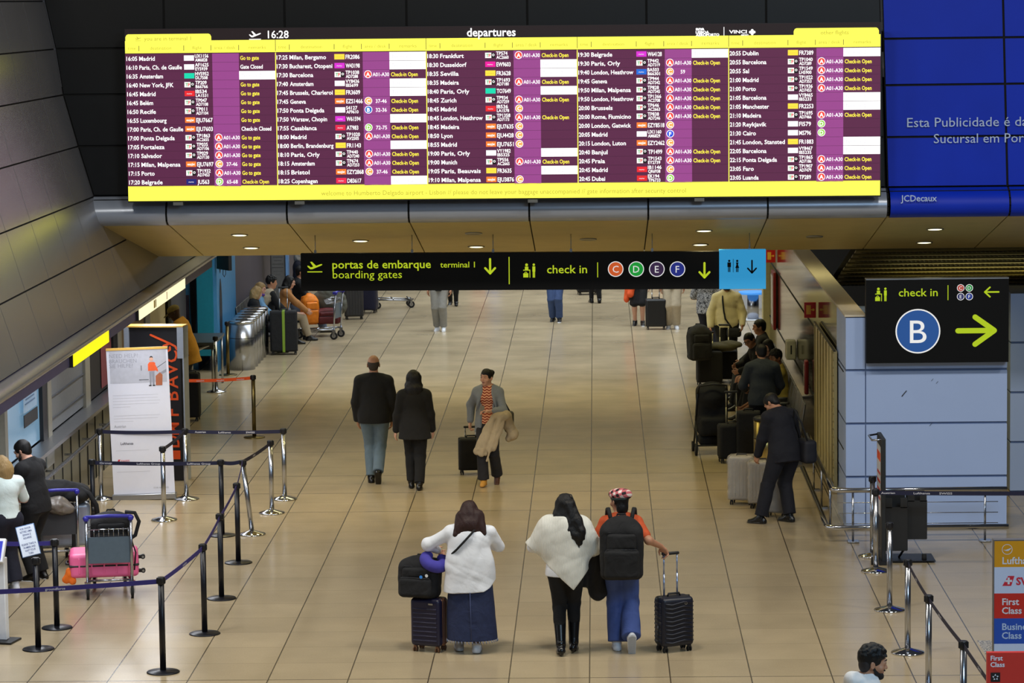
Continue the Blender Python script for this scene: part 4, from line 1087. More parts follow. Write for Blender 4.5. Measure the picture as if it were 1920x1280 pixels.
# ------------------------------------------------------------------ queue barriers
M_postblk = mat('post black', (22, 23, 30), .35, .3); M_postbrz = mat('post bronze', (112, 98, 62), .3, .9); M_belt = mat('navy belt', (16, 18, 52), .7); M_beltpur = mat('violet belt', (44, 34, 112), .7)
M_beltor = mat('orange belt', (236, 84, 24), .6); M_bprint = mat('belt print', (206, 206, 216), .6); M_cap = mat('barrier head', (20, 20, 24), .4)
POST = {}
def stanchion(key, px, py, kind, label, h=.975, tilt=None):
    p = G(px, py); POST[key] = (p, h)
    t = thing('barrier_post', label, 'barrier post', p, 0, 'queue barrier posts')
    mm = {'b': M_postblk, 's': M_steel, 'z': M_postbrz}[kind]
    m = MB()
    if kind == 's': m.lathe([(.168, 0), (.172, .008), (.165, .018), (.05, .05), (.036, .056)], 36)
    else: m.lathe([(.165, 0), (.168, .006), (.160, .014), (.05, .022), (.036, .026)], 36)
    m.build('base', M_chrome if kind == 's' else mm, t)
    top_ = V3(0, 0, h) if tilt is None else V3(tilt[0], tilt[1], h - .02)
    POST[key] = (p + V3(top_[0], top_[1], 0), h)
    m = MB(); m.cyl((0, 0, .015), top_ * .93, .031, 20); m.build('pole', mm, t)
    m = MB(); a = top_ * .925; m.tube([a, a + V3(0, 0, .002), top_ - V3(0, 0, .004), top_], [.036, .037, .037, .033], 16); m.box(top_ * .962 + V3(0, -.03, 0), (.03, .03, .055)); m.box(top_ * .962 + V3(0, .03, 0), (.03, .03, .055)); m.box(top_ * .962 + V3(.03, 0, 0), (.03, .03, .055)); m.box(top_ * .962 + V3(-.03, 0, 0), (.03, .03, .055)); m.build('head', M_cap, t)
    t['_k'] = key; POST[key + '_o'] = t; del t['_k']
    return t
def belt(owner, a, b, mm, texts=(), sag=.012, z=None):
    "belt from post a to post b (keys or points); owned by one post"
    t = POST[owner + '_o']; pa = POST[a] if isinstance(a, str) else a; pb = POST[b] if isinstance(b, str) else b
    A0 = V3(pa[0][0], pa[0][1], pa[1] - .045); B0 = V3(pb[0][0], pb[0][1], pb[1] - .045)
    if A0[0] > B0[0]: A0, B0 = B0, A0
    d = B0 - A0; L = math.hypot(d[0], d[1]); ang = math.atan2(d[1], d[0]); r = .036
    m = MB(); n = 10; prev = None
    for i in range(n + 1):
        u = r + (L - 2 * r) * i / n; zc = d[2] * i / n - sag * 4 * (i / n) * (1 - i / n)
        cur = [m.bm.verts.new(v) for v in ((u, -.0015, zc - .024), (u, .0015, zc - .024), (u, .0015, zc + .024), (u, -.0015, zc + .024))]
        if prev:
            for k in range(4): m.bm.faces.new((prev[k], cur[k], cur[(k + 1) % 4], prev[(k + 1) % 4]))
        prev = cur
    o = m.build('belt', mm, t); o.location = Vector(A0 - V3(*t.location)); o.rotation_euler = (0, 0, ang)
    if texts:
        LT = Lettering('belt_print', o, [M_bprint], y=-.004)
        for (u, s, w) in texts: LT.add(s, u * L, d[2] * u - sag * 4 * u * (1 - u) - .012, .034, bold=.01, width=w)
    return o
stanchion('B1', 306, 1260, 'b', 'black barrier post nearest the camera, in front of the pink suitcase trolley')
stanchion('B2', 384, 1188, 'b', 'black barrier post second from the front of the violet belt line')
stanchion('B3', 415.5, 1122, 'b', 'black barrier post third from the front of the violet belt line')
stanchion('c', 447, 1055, 'b', 'black barrier post fourth from the front, beside the tilted steel post')
stanchion('a', 417, 1004, 'b', 'black barrier post at the end of the belt crossing the white banner')
stanchion('d', 473, 1002, 's', 'leaning steel barrier post where three belts meet', tilt=(-.105, .02))
stanchion('e', 510, 962, 's', 'steel barrier post joined by a slanting belt to the leaning post')
stanchion('f', 534, 936, 's', 'steel barrier post at the right end of the printed navy belt')
stanchion('h', 308, 975, 's', 'steel barrier post standing in front of the white help banner')
stanchion('i', 350, 936, 's', 'steel barrier post beside the lower right corner of the help banner')
stanchion('j', 190, 936, 's', 'steel barrier post left of the help banner by the counter wall')
stanchion('k', 176, 1003, 'b', 'black barrier post left of the help banner behind the trolley')
stanchion('g', 477, 820, 'z', 'bronze barrier post holding the orange belt')
stanchion('l', 428, 703, 'z', 'bronze barrier post standing beside the front steel bin')
stanchion('m', 406, 735, 's', 'steel barrier post with round dark base in front of the teal panel')
stanchion('n', 72, 1217, 'b', 'black barrier post carrying a tilted white notice')
stanchion('o', 107, 1177, 'b', 'black barrier post between the notice post and the pink suitcase')
stanchion('q', 1636, 1043, 's', 'steel barrier post farthest back on the right, by the bag sizer')
stanchion('r', 1642, 1071, 's', 'steel barrier post with printed belt leading right past the pier')
stanchion('s', 1668, 1144, 's', 'steel barrier post in front of the black bag sizer')
stanchion('t', 1702, 1224, 's', 'steel barrier post with a flared base beside the curly haired man')
stanchion('u', 1741, 1302, 's', 'steel barrier post second from right at the lower frame edge')
stanchion('v', 1806, 1402, 's', 'steel barrier post nearest the red first class sign')
def pt(px, py, z=.975): p = G(px, py); return (p, z)
belt('B1', 'B1', pt(-150, 1290), M_beltpur, [(.52, 'groundforce', .2), (.12, 'groundforce', .2)]); belt('B2', 'B1', 'B2', M_beltpur, [(.5, 'groundforce', .18)]); belt('B3', 'B2', 'B3', M_beltpur); belt('c', 'B3', 'c', M_beltpur); belt('d', 'c', 'd', M_beltpur)
belt('k', 'k', 'a', M_belt, [(.06, 'Group', .16), (.35, 'Lufthansa Group', .30), (.74, 'Lufthansa Group', .30)]); belt('a', 'a', 'd', M_belt); belt('e', 'd', 'e', M_belt, [(.35, 'SWISS', .14)])
belt('i', 'j', 'i', M_belt); belt('f', 'i', 'f', M_belt, [(.1, 'Austrian', .15), (.34, 'Lufthansa', .17), (.62, 'SWISS', .12)]); belt('h', 'h', 'i', M_belt)
belt('g', pt(352, 826, .975), 'g', M_beltor, [(.15, 'easyJet', .12), (.45, 'easyJet', .12), (.75, 'easyJet', .12)])
belt('n', pt(-60, 1175), 'o', M_beltpur); belt('r', 'r', pt(2150, 1071), M_belt, [(.02, 'Austrian', .16), (.14, 'Lufthansa', .19), (.235, 'SWISS', .15)])
belt('q', 'q', 'r', M_belt); belt('u', 't', 'u', M_belt, [(.4, 'SWISS', .14)]); belt('v', 'u', 'v', M_belt, [(.3, 'Lufthansa', .2)]); belt('v', 'v', pt(1905, 1560), M_belt, [(.3, 'SWISS', .2)])
# notice clipped on a post
o = POST['n_o']; pp = POST['n'][0]
nt_ = thing('notice_card', 'tilted white notice card with blue writing on the black post', 'notice', V3(pp[0] - .035, pp[1] - .02, .99)); nt_.rotation_euler = (math.radians(-12), math.radians(-13), math.radians(6))
m = MB(); m.box((0, 0, .17), (.20, .012, .33), bev=.004); m.mi = 1; m.box((0, -.0075, .17), (.185, .002, .315)); cd = m.build('card', [mat('card frame blue', (78, 112, 160), .5), mat('card white', (222, 230, 244), .5)], nt_)
L = Lettering('lettering', cd, [mat('blue writing', (60, 74, 130), .6)], y=-.010)
for k, s in enumerate(('POR FAVOR', 'RETIRE UMA', 'SENHA E', 'AGUARDE', '', 'PLEASE TAKE A', 'NUMBER AND', 'WAIT YOUR', 'TURN')):
    if s: L.add(s, 0, .29 - .033 * k, .03, align='C', bold=.01, width=min(.15, .0125 * len(s)))
# ticket kiosk at the left edge
p = G(8, 1206); t = thing('ticket_kiosk', 'white ticket kiosk with blue screen cut by the left picture edge', 'kiosk', (p[0] - .05, p[1] + .1, 0), -12)
m = MB(); m.box((0, 0, .012), (.34, .30, .024), bev=.006); m.build('foot', M_black, t)
m = MB(); m.box((-.02, .03, .46), (.17, .09, .88), bev=.01); m.build('pedestal', M_white, t)
m = MB(); m.box((-.10, -.02, .98), (.36, .05, .26), rot=Matrix.Rotation(math.radians(-25), 3, 'X'), bev=.008); hd_ = m.build('head', M_white, t)
m = MB(); m.box((-.10, -.046, .985), (.31, .008, .21), rot=Matrix.Rotation(math.radians(-25), 3, 'X')); m.build('screen', mat('kiosk screen', (52, 62, 190), emit=.7), hd_)

# ------------------------------------------------------------------ luggage
def suitcase(label, p, rz, w, d, h, mm, up=0, ribs='h', wheelm=None, accent=None, grp=None, lean=0, tag_=None, wrap=None, pole=None, logo=False, band=None, nrib=8):
    t = thing('suitcase', label, 'suitcase', p, rz, grp); t.rotation_euler[0] = math.radians(lean)
    wm = wheelm or M_black; z0 = .062
    m = MB(); m.box((0, 0, z0 + h / 2), (w, d, h), bev=.042, seg=4)
    if ribs == 'h':
        for k in range(nrib):
            for sg in (-1, 1): m.box((0, sg * d / 2, z0 + h * (.12 + .66 * k / (nrib - 1))), (w - .07, .014, .020), bev=.006, seg=2)
    elif ribs == 'v':
        for k in range(6):
            for sg in (-1, 1): m.box((-w / 2 + .05 + (w - .1) * k / 5, sg * d / 2, z0 + h / 2), (.022, .014, h - .10), bev=.006, seg=2)
    elif ribs == 'w':
        for k in range(nrib):
            for sg in (-1, 1):
                z = z0 + h * (.10 + .78 * k / (nrib - 1)); m.tube([(-w / 2 + .03, sg * d / 2, z), (-w * .2, sg * (d / 2 + .004), z - .012), (w * .15, sg * (d / 2 + .004), z + .012), (w / 2 - .03, sg * d / 2, z)], .011, 6)
            for sg in (-1, 1): m.tube([(sg * w / 2, -d / 2 + .04, z), (sg * (w / 2), d / 2 - .04, z)], .010, 6)
    sh = m.build('shell', mm, t)
    m = MB(); m.box((0, .0, z0 + h / 2), (w + .006, .022, h + .006), bev=.01); m.build('zip_band', accent or M_black, t)
    if accent:
        m = MB()
        for sg in (-1, 1): m.box((0, sg * .035, z0 + h / 2), (w + .005, .026, h * .96), bev=.01)
        m.build('side_trim', accent, t)
    for sx in (-1, 1):
        for sy in (-1, 1):
            m = MB(); x, y = sx * (w / 2 - .045), sy * (d / 2 - .04)
            m.box((x, y, .055), (.034, .04, .03), bev=.006); m.mi = 1
            for q in (-1, 1): m.tube([(x + q * .009, y, .026), (x + q * .021, y, .026)], .026, 14)
            m.build('wheel', [wm, M_rubber if accent is None else wm], t)
    m = MB(); zt = z0 + h; m.tube([(-.07, 0, zt), (-.06, 0, zt + .028), (.06, 0, zt + .028), (.07, 0, zt)], .011, 8); m.build('top_handle', M_black, t)
    if up:
        m = MB()
        for sx in (-1, 1): m.tube([(sx * .075, d / 2 - .04, zt - .02), (sx * .075, d / 2 - .04, zt + up * .52)], .0105, 8); m.tube([(sx * .075, d / 2 - .04, zt + up * .5), (sx * .075, d / 2 - .04, zt + up)], .0085, 8)
        m.mi = 1; m.box((0, d / 2 - .04, zt + up + .012), (.20, .032, .032), bev=.012); m.build('telescopic_handle', [pole or M_alu, M_black], t)
    if tag_ is not None:
        m = MB(); m.box((w * .22, -d / 2 - .012, z0 + h * .9), (.05, .006, .016)); m.build('name_plate', tag_, sh)
    if logo:
        m = MB(); m.ring(w * .22, z0 + h * .88, .010, .016, -d / 2 - .012, 14); m.build('emblem', M_alu, sh)
        m = MB(); m.tube([(-w / 2 - .008, -.01, z0 + h * .42), (-w / 2 - .008, -.01, z0 + h * .36)], .006, 6); m.ring(0, 0, .001, .002); m.build('zip_pull', M_alu, sh)
    if band:
        m = MB(); m.box((0, 0, z0 + h / 2), (.055, d + .016, h + .012), bev=.01); m.build('luggage_strap', band, t)
    if wrap:
        B = Blob(.012, .01); B.box((0, 0, z0 + h / 2 + .004), V3(w / 2 + .013, d / 2 + .013, h / 2 + .012), .04).wrinkle(.006, 26, 5); B.build('plastic_wrap', wrap, t)
    return t
def backpack(label, p, rz, w=.33, d=.2, h=.48, mm=None, straps=True, seed=1, lean=0, cat='backpack', name='backpack', grp=None, res=.009, pins=(), sag=0):
    t = thing(name, label, cat, p, rz, grp); t.rotation_euler[0] = math.radians(lean); mm = mm or M_blackfab
    B = Blob(res, .05); B.box((0, 0, h * .42), V3(w / 2, d / 2, h * .42), .07); B.ell((0, 0, h * .78), V3(w * .46, d * .48, h * .22)); B.wrinkle(.004, 22, seed); b = B.build('bag', mm, t)
    B = Blob(res, .03); B.box((0, -d / 2 - .012, h * .27), V3(w * .40, .045, h * .22), .035); B.box((0, -d / 2 - .002, h * .62), V3(w * .34, .035, h * .12), .03); B.wrinkle(.003, 26, seed + 1); B.build('front_pocket', mm, t)
    m = MB()
    for z, ww in ((h * .50, .36), (h * .76, .32)): m.tube([(-w * ww, -d / 2 - .04 * (z < h * .6), z), (w * ww, -d / 2 - .04 * (z < h * .6), z)], .004, 5)
    m.build('zip', mat('zip grey', (46, 46, 50), .4), b)
    m = MB(); m.tube([(-.05, d * .3, h * .93), (-.04, d * .3, h * 1.0), (.04, d * .3, h * 1.0), (.05, d * .3, h * .93)], .011, 8); m.build('grab_handle', mm, t)
    if straps:
        for sg in (-1, 1):
            m = MB(); m.tube([(sg * w * .22, d * .46, h * .9), (sg * w * .3, d * .9, h * .86), (sg * w * .34, d * 1.12, h * .62), (sg * w * .36, d * .9, h * .3), (sg * w * .4, d * .46, h * .12)], .018, 8); m.build('shoulder_strap', mm, t)
    if pins:
        for (x, z, c) in pins:
            m = MB(); m.disc(x, z, .017, 0, 12); o = m.build('pin_badge', c, b); o.location = (0, -d / 2 - .06, 0)
    return t

p = G(806, 1219); suitcase('navy ribbed cabin suitcase with copper trim under a black backpack', p, -22, .34, .23, .50, mat('navy shell', (27, 26, 54), .38), 0, 'h', mat('copper', (128, 92, 66), .35, .6), mat('copper trim', (142, 98, 70), .4, .4), tag_=M_alu, nrib=8)
backpack('black backpack resting on top of the navy and copper suitcase', (p[0] - .10, p[1] + .01, .555), -14, .43, .24, .44, seed=5, lean=-4, pins=((.07, .235, mat('blue pin', (60, 140, 230), .4)), (.13, .25, mat('white pin', (220, 220, 220), .4))))
B = Blob(.009, .02); 
pts = [V3(math.sin(a) * .10, -math.cos(a) * .085, 0) for a in np.radians(np.linspace(-140, 140, 13))]
B.chain(pts, [.045] + [.056] * 11 + [.045]).wrinkle(.002, 20, 3)
q = A(815, 1052, p[1] - .05); t = thing('neck_pillow', 'violet curved neck pillow lying on the black backpack', 'travel pillow', q, 8); t.rotation_euler[0] = math.radians(32); t.rotation_euler[1] = math.radians(14); B.build('cushion', mat('violet plush', (68, 62, 156), .9, bump=.2), t)
p = G(1264, 1219); suitcase('black wavy cabin suitcase with raised silver handle held by the capped traveller', p, 24, .36, .23, .51, mat('blue black shell', (20, 24, 40), .42), .42, 'w', None, None, pole=mat('pale alloy', (170, 184, 216), .3, .8), logo=True, nrib=10)
p = G(884, 888); suitcase('black soft suitcase pulled by the woman in the grey blazer', p, 6, .36, .24, .46, M_blackfab, .13, None, pole=M_alu)
p = G(533, 664); suitcase('large black suitcase with lime strap beside the steel bins', p, 4, .52, .34, .78, M_blackfab, .42, None, band=mat('lime strap', (120, 150, 40), .6), pole=M_alu)
p = G(1230, 617); suitcase('black hard suitcase standing beside the orange jacket traveller', p, 0, .42, .28, .56, M_black, .22, None, pole=M_alu)
p = G(1101, 552); suitcase('small dark suitcase far back under the middle of the hanging sign', p, 10, .45, .3, .7, M_blackfab, 0, None)
p = G(664, 598); suitcase('dark grey suitcase below the boarding gates lettering', p, 8, .40, .28, .62, mat('charcoal shell', (44, 42, 42), .6), 0, 'v')
p = G(692, 586); suitcase('blue black suitcase standing before the far empty trolley', p, -8, .36, .26, .62, mat('midnight shell', (22, 24, 52), .5), 0, None)
wrapm = mat('clear film', (196, 190, 182), .22, alpha=.34, var=.2, scale=30)
p = G(1391, 944); suitcase('grey suitcase wrapped in clear film, left one beside the man in suit', p, -10, .34, .25, .58, mat('grey shell', (150, 146, 138), .5), 0, 'v', wrap=wrapm)
p = G(1428, 951); suitcase('grey suitcase wrapped in clear film, right one beside the man in suit', p, -10, .32, .25, .56, mat('grey shell', (150, 146, 138), .5), 0, 'v', wrap=wrapm)
p = G(1456, 968); suitcase('film wrapped suitcase half hidden behind the legs of the man in suit', p, -14, .30, .24, .56, mat('dim shell', (70, 66, 62), .5), 0, None, wrap=wrapm)
p = G(1374, 866); suitcase('tall black suitcase with long pale handle beside the stroller', p, 8, .42, .28, .50, M_blackfab, .44, None, pole=mat('pale pole', (176, 170, 140), .35, .5))
p = G(1404, 868); suitcase('black suitcase squeezed between stroller and brass bin', p, -6, .34, .26, .70, M_blackfab, .0, None)
p = G(1330, 722); suitcase('black suitcase with two pale poles in front of the man in cream fleece', p, 6, .44, .28, .54, M_blackfab, .30, None, pole=mat('pale pole', (176, 170, 140), .35, .5))
p = G(1358, 716); suitcase('black suitcase under the olive coat beside the seated men', p, -4, .46, .30, .50, M_blackfab, .42, None, pole=mat('pale pole', (176, 170, 140), .35, .5))
q = G(1318, 722); backpack('bulky black backpack on the left of the luggage heap', (q[0] - .06, q[1] - .16, .46), 12, .40, .3, .62, seed=8)
B = Blob(.012, .04); B.ell((0, 0, .06), (.34, .16, .075)); B.ell((.22, .02, .09), (.2, .15, .08)); B.ell((-.2, .0, .05), (.2, .15, .06)); B.wrinkle(.016, 16, 9)
q = G(1345, 720); t = thing('folded_coat', 'olive coat folded on top of the black suitcases', 'coat', (q[0] + .02, q[1] + .02, .59), -3); B.build('coat_cloth', mat('olive cloth', (66, 62, 40), .9, var=.3), t)

# ------------------------------------------------------------------ baggage trolleys
def trolley(label, p, rz, w=.50, depth=.80, h=.95, handle=mat('trolley blue', (42, 40, 150), .4), panel=mat('trolley panel', (102, 120, 138), .35, .5), grp='baggage trolleys'):
    t = thing('baggage_trolley', label, 'trolley', p, rz, grp); x = w / 2
    m = MB()
    for sx in (-1, 1):
        m.tube([(sx * x, 0, .17), (sx * x, -.015, .5), (sx * x, -.05, h - .03)], .018, 8); m.tube([(sx * x, 0, .20), (sx * (x - .06), depth, .16)], .018, 8)
    for y in (.04, .35, .7): m.tube([(-x, y, .205), (x, y, .205)], .014, 8)
    m.tube([(-x + .06, depth, .16), (0, depth + .06, .17), (x - .06, depth, .16)], .018, 8); m.build('frame', M_steel, t)
    m = MB(); m.tube([(-x - .02, -.03, h - .02), (-x, -.06, h), (0, -.075, h + .012), (x, -.06, h), (x + .02, -.03, h - .02)], .021, 10); m.box((-x, -.04, h - .02), (.06, .1, .06), bev=.02); m.box((x, -.04, h - .02), (.06, .1, .06), bev=.02); m.build('push_handle', handle, t)
    m = MB(); m.box((0, .0, .56), (w - .02, .016, .30)); m.build('advert_panel', panel, t)
    m = MB(); m.tube([(-x, .0, .80), (-x, .2, .80), (x, .2, .80), (x, .0, .80)], .006, 6)
    for k in range(9): xx = -x + .03 + (w - .06) * k / 8; m.tube([(xx, -.01, .81), (xx, -.01, .71), (xx, .16, .71), (xx, .2, .80)], .0035, 5)
    m.tube([(-x, -.012, .80), (x, -.012, .80)], .006, 6); m.build('wire_basket', M_chrome, t)
    for (sx, y) in ((-1, .0), (1, .0), (-.7, depth), (.7, depth)):
        m = MB(); xx = sx * x; m.tube([(xx - .016, y, .075), (xx + .016, y, .075)], .075, 20); m.mi = 1; m.tube([(xx - .02, y, .075), (xx + .02, y, .075)], .04, 14); m.mi = 2
        for q in (-1, 1): m.box((xx + q * .026, y + .0, .125), (.006, .05, .13))
        m.box((xx, y, .19), (.07, .06, .02)); m.build('wheel', [M_rubber, M_alu, M_steel], t)
    return t
pA = G(207, 1122); trA = trolley('baggage trolley with blue handle loaded with the pink suitcase', pA, 9)
ca, sa = math.cos(math.radians(9)), math.sin(math.radians(9))
def onA(x, y, z, p=pA, c=ca, s=sa): return V3(p[0] + x * c - y * s, p[1] + x * s + y * c, z)
t = thing('pink_suitcase', 'pink hard suitcase lying flat on the front trolley', 'suitcase', onA(-.06, .36, .225), 9)
M_pink = mat('pink shell', (255, 112, 166), .4, var=.05)
m = MB(); m.box((0, 0, .14), (.78, .54, .28), bev=.05, seg=4)
for k in range(5): m.box((-.28 + .14 * k, -.27, .14), (.02, .012, .18), bev=.005)
sh = m.build('shell', M_pink, t)
m = MB(); m.box((0, 0, .14), (.79, .55, .026), bev=.012); m.build('zip_band', M_black, t)
m = MB(); m.box((-.395, -.06, .20), (.012, .09, .09)); m.build('lock_plate', mat('dark red plate', (140, 30, 60), .4), t)
m = MB(); m.tube([(-.39, -.1, .14), (-.43, -.08, .14), (-.43, .08, .14), (-.39, .1, .14)], .012, 8); m.build('side_handle', M_black, t)
for y in (-.2,):
    for z in (.06, .22):
        m = MB(); m.box((.41, y, z), (.05, .05, .04), bev=.01); m.tube([(.44, y - .03, z), (.44, y + .03, z)], .026, 14); m.mi = 1; m.tube([(.44, y - .033, z), (.44, y - .03, z)], .014, 12); m.build('wheel', [M_black, M_alu], t)
B = Blob(.009, .02); B.ell((0, 0, 0), (.045, .03, .08)); B.ell((-.03, 0, -.05), (.045, .03, .05)); B.ell((.04, 0, -.06), (.04, .03, .045)); B.wrinkle(.006, 40, 2)
q = onA(-.46, .14, .26); t = thing('orange_scarf', 'orange cloth knotted on the handle of the pink suitcase', 'scarf', q); B.build('cloth', mat('orange cloth', (236, 112, 22), .8), t)
q = onA(.03, .22, .512); backpack('black bag with dangling straps in the basket of the front trolley', q, 9, .46, .30, .46, seed=3, straps=False)
m = MB(); m.tube([(.16, -.17, .47), (.27, -.19, .46), (.315, -.19, .36), (.27, -.18, .2), (.16, -.17, .13), (.10, -.17, .06)], .022, 8); m.tube([(.22, -.17, .16), (.27, -.17, .0), (.25, -.17, -.2)], .008, 6); m.build('loose_strap', M_blackfab, bpy.data.objects['backpack.002'] if 'backpack.002' in bpy.data.objects else None)
pB = G(108, 1066); trB = trolley('baggage trolley behind the pink suitcase one, piled with dark bags', pB, 14, panel=mat('trolley panel dark', (50, 52, 56), .5))
c2, s2 = math.cos(math.radians(14)), math.sin(math.radians(14))
def onB(x, y, z): return onA(x, y, z, pB, c2, s2)
t = thing('silver_suitcase', 'silver suitcase lying on the rear trolley beside black straps', 'suitcase', onB(.12, .40, .225), 14)
m = MB(); m.box((0, 0, .26), (.62, .40, .52), bev=.05, seg=4); m.build('shell', mat('silver shell', (152, 160, 174), .35, .3), t)
m = MB(); m.box((0, 0, .26), (.63, .03, .53), bev=.01); m.box((.1, 0, .26), (.05, .415, .53), bev=.01); m.build('strap', M_black, t)
for z in (.1, .42):
    m = MB(); m.tube([(.33, -.12, z), (.36, -.12, z)], .035, 14); m.mi = 1; m.tube([(.36, -.12, z), (.364, -.12, z)], .018, 10); m.build('wheel', [M_black, M_alu], t)
B = Blob(.012, .05); B.ell((0, 0, .14), (.38, .2, .15)); B.ell((.22, 0, .1), (.2, .2, .14)); B.ell((-.2, 0, .15), (.2, .2, .13)); B.wrinkle(.012, 18, 6)
t = thing('duffel_bag', 'black duffel bag heaped on top of the rear trolley', 'bag', onB(.02, .28, .75), 10); b = B.build('bag', M_blackfab, t)
m = MB(); m.tube([(.30, -.1, .18), (.40, -.12, .12), (.48, -.12, -.02), (.50, -.1, -.2)], .03, 8); m.build('strap', M_blackfab, t)
B = Blob(.012, .04); B.ell((0, 0, 0), (.2, .1, .09)); B.ell((.1, 0, -.05), (.14, .08, .08)); B.wrinkle(.014, 22, 12)
t = thing('plastic_parcel', 'grey film wrapped parcel under the black duffel bag', 'parcel', onB(-.02, -.02, .78), 8); B.build('parcel', mat('crumpled film', (112, 104, 96), .3, var=.4, scale=30), t)
# trolleys in the distance on the left
pC = G(633, 634); tr = trolley('baggage trolley with orange bag beside the seated woman in tan', pC, 78, .5, .75)
q = G(584, 631); backpack('orange bag on the trolley beside the seated woman in tan', (q[0] - .02, q[1] + .05, .245), 20, .34, .26, .62, mm=mat('orange nylon', (232, 128, 16), .6, var=.2), seed=4)
q = G(612, 630); backpack('dark red holdall on the trolley below the boarding gates sign', (q[0] + .04, q[1] + .05, .245), 6, .5, .3, .34, mm=mat('dark red nylon', (92, 22, 24), .7), straps=False, cat='bag', name='holdall', seed=6)
B = Blob(.012, .05); B.ell((0, 0, .22), (.34, .16, .26)); B.ell((.16, 0, .1), (.2, .15, .2)); B.wrinkle(.012, 16, 4)
t = thing('draped_jacket', 'grey green jacket draped over the trolley luggage', 'jacket', (q[0] + .06, q[1] + .16, .50), 0); B.build('jacket_cloth', mat('grey green cloth', (84, 84, 74), .9), t)
pD = G(706, 577); trolley('empty baggage trolley with blue handle far left of the hanging sign', pD, -80, .5, .75)

# ------------------------------------------------------------------ bins
def bin_(label, p, r, h, mm, lid, cutout=True, grp=None):
    t = thing('waste_bin', label, 'bin', p, 0, grp)
    m = MB(); m.lathe([(r, 0), (r, h)], 36); m.build('body', mm, t)
    m = MB(); m.lathe([(r + .006, h), (r + .008, h + .03), (r * .9, h + .05), (r * .4, h + .06)], 36); ld = m.build('lid', lid, t)
    m = MB(); m.box((0, 0, h + .0625), (r * .9, r * .5, .006)); m.build('opening', M_gap, ld)
    m = MB(); m.lathe([(r + .003, h * .68), (r + .003, h * .69)], 36); m.build('seam', M_gap, t)
    return t
b0, b1 = G(455, 692), G(481, 664)
for k in range(6):
    u = k / 5.0; bin_(['first', 'second', 'third', 'fourth', 'fifth', 'last'][k] + ' steel bin of the row along the left wall, counted from the front', b0 + (b1 - b0) * u * 1.0 + V3(.0, 0, 0), .235, .86, M_steel, M_chrome, grp='row of steel bins')
p = G(1436, 893); bin_('brass coloured round bin behind the man in suit', p, .17, .80, mat('brass sheet', (176, 156, 96), .25, .9), M_black)
p = G(1412, 600); t = thing('high_table', 'small round table with glowing blue rim beyond the man in cream fleece', 'table', p)
m = MB(); m.lathe([(.12, .02), (.12, .55)], 20); m.build('pedestal', M_steel, t); m = MB(); m.lathe([(.24, 0), (.24, .03)], 24); m.build('foot', M_white, t); m = MB(); m.lathe([(.3, .55), (.3, .6)], 24); m.build('table_top', mat('blue rim', (70, 150, 235), emit=.8), t)
p = G(1408, 585); t = thing('self_check_desk', 'black check in desk with monitors behind the blue rimmed table', 'desk', (p[0], p[1] + 1, 0))
m = MB(); m.box((0, 0, .5), (1.1, .5, 1.0)); m.build('counter', M_white, t)
for z in (1.0, 1.35): m = MB(); m.box((0, -.1, z + .1), (.62, .06, .26)); m.build('monitor', M_black, t)

# ------------------------------------------------------------------ banners and signs on the floor
p0 = G(213, 937); p1 = G(328, 936); YBn = float(p0[1]); wB = float(p1[0] - p0[0]); hB = 6.7 * (1 - 649 / 940.)
t = thing('rollup_banner', 'white roll-up help banner with a figure in an orange jumper', 'banner', ((p0[0] + p1[0]) / 2, YBn, 0)); t.rotation_euler = (0, math.radians(-1.6), 0)
m = MB(); m.box((0, .05, .04), (wB + .03, .16, .08), bev=.01); m.build('base', M_alu, t)
M_bw = mat('banner white', (222, 222, 234), .6, var=.02)
m = MB(); m.box((0, .05, hB / 2 + .04), (wB, .006, hB - .08)); sh = m.build('sheet', M_bw, t)
m = MB(); m.box((0, .05, hB - .01), (wB, .03, .03)); m.build('top_rail', mat('rail amber', (222, 176, 84), .4), t)
gy = mat('grey print', (188, 188, 198), .6); gt = mat('grey writing', (150, 150, 160), .6); dk = mat('dark writing', (48, 48, 60), .6)
def bxz(px, py): return ((px - (p0[0] * 0 + 213 + (937 - py) * -.0262 + 57.5)) * wB / 115., (937 - py) * hB / 291.)
yb = .044
L = Lettering('lettering', sh, [gt, dk, mat('swiss red', (206, 40, 56), .6)], y=yb)
def bt(s, px, py, size, wpx, m_=0, b=0): x, z = bxz(px, py); L.add(s, x, z, size, m_, width=wpx * wB / 115., bold=b)
bt('NEED HELP?', 211, 664, .075, 54); bt('BRAUCHEN', 211, 674, .075, 51); bt('SIE HILFE?', 211, 683, .075, 44)
for k, w in enumerate((84, 84, 88, 86, 32)): bt('lorem ipsum dolor sit amet consect'[:0] + '-' * 40, 216, 737 + 5.6 * k, .03, w)
for k, w in enumerate((86, 82, 36)): bt('-' * 40, 217, 776 + 5.5 * k, .03, w)
bt('Austrian', 217, 798, .055, 22, 0, .004); bt('-' * 30, 218, 808, .03, 62); bt('Lufthansa', 228, 831, .05, 24, 1, .012); bt('-' * 30, 219, 843, .03, 62); bt('SWISS', 228, 865, .05, 16, 2, .012); bt('-' * 30, 220, 884, .03, 62); bt('STAR ALLIANCE', 288, 917, .03, 28)
m = MB()
def bp(pts): return [bxz(x, y) for x, y in pts]
m.mi = 0; m.poly(bp([(212, 713), (318, 713), (317, 652), (211, 652)]), yb + .0015)
m.mi = 1; m.poly(bp([(283, 691), (296, 691), (297, 676), (294, 674), (286, 674), (283, 678)]), yb); m.poly(bp([(296, 690), (302, 693), (301, 687), (296, 678)]), yb + .0005)
m.mi = 2; m.poly(bp([(286, 718), (289, 718), (290, 692), (285, 692)]), yb); m.poly(bp([(291, 718), (295, 718), (295, 692), (290, 692)]), yb)
m.mi = 3; x, z = bxz(289.5, 669); m.disc(x, z, .028, yb, 16)
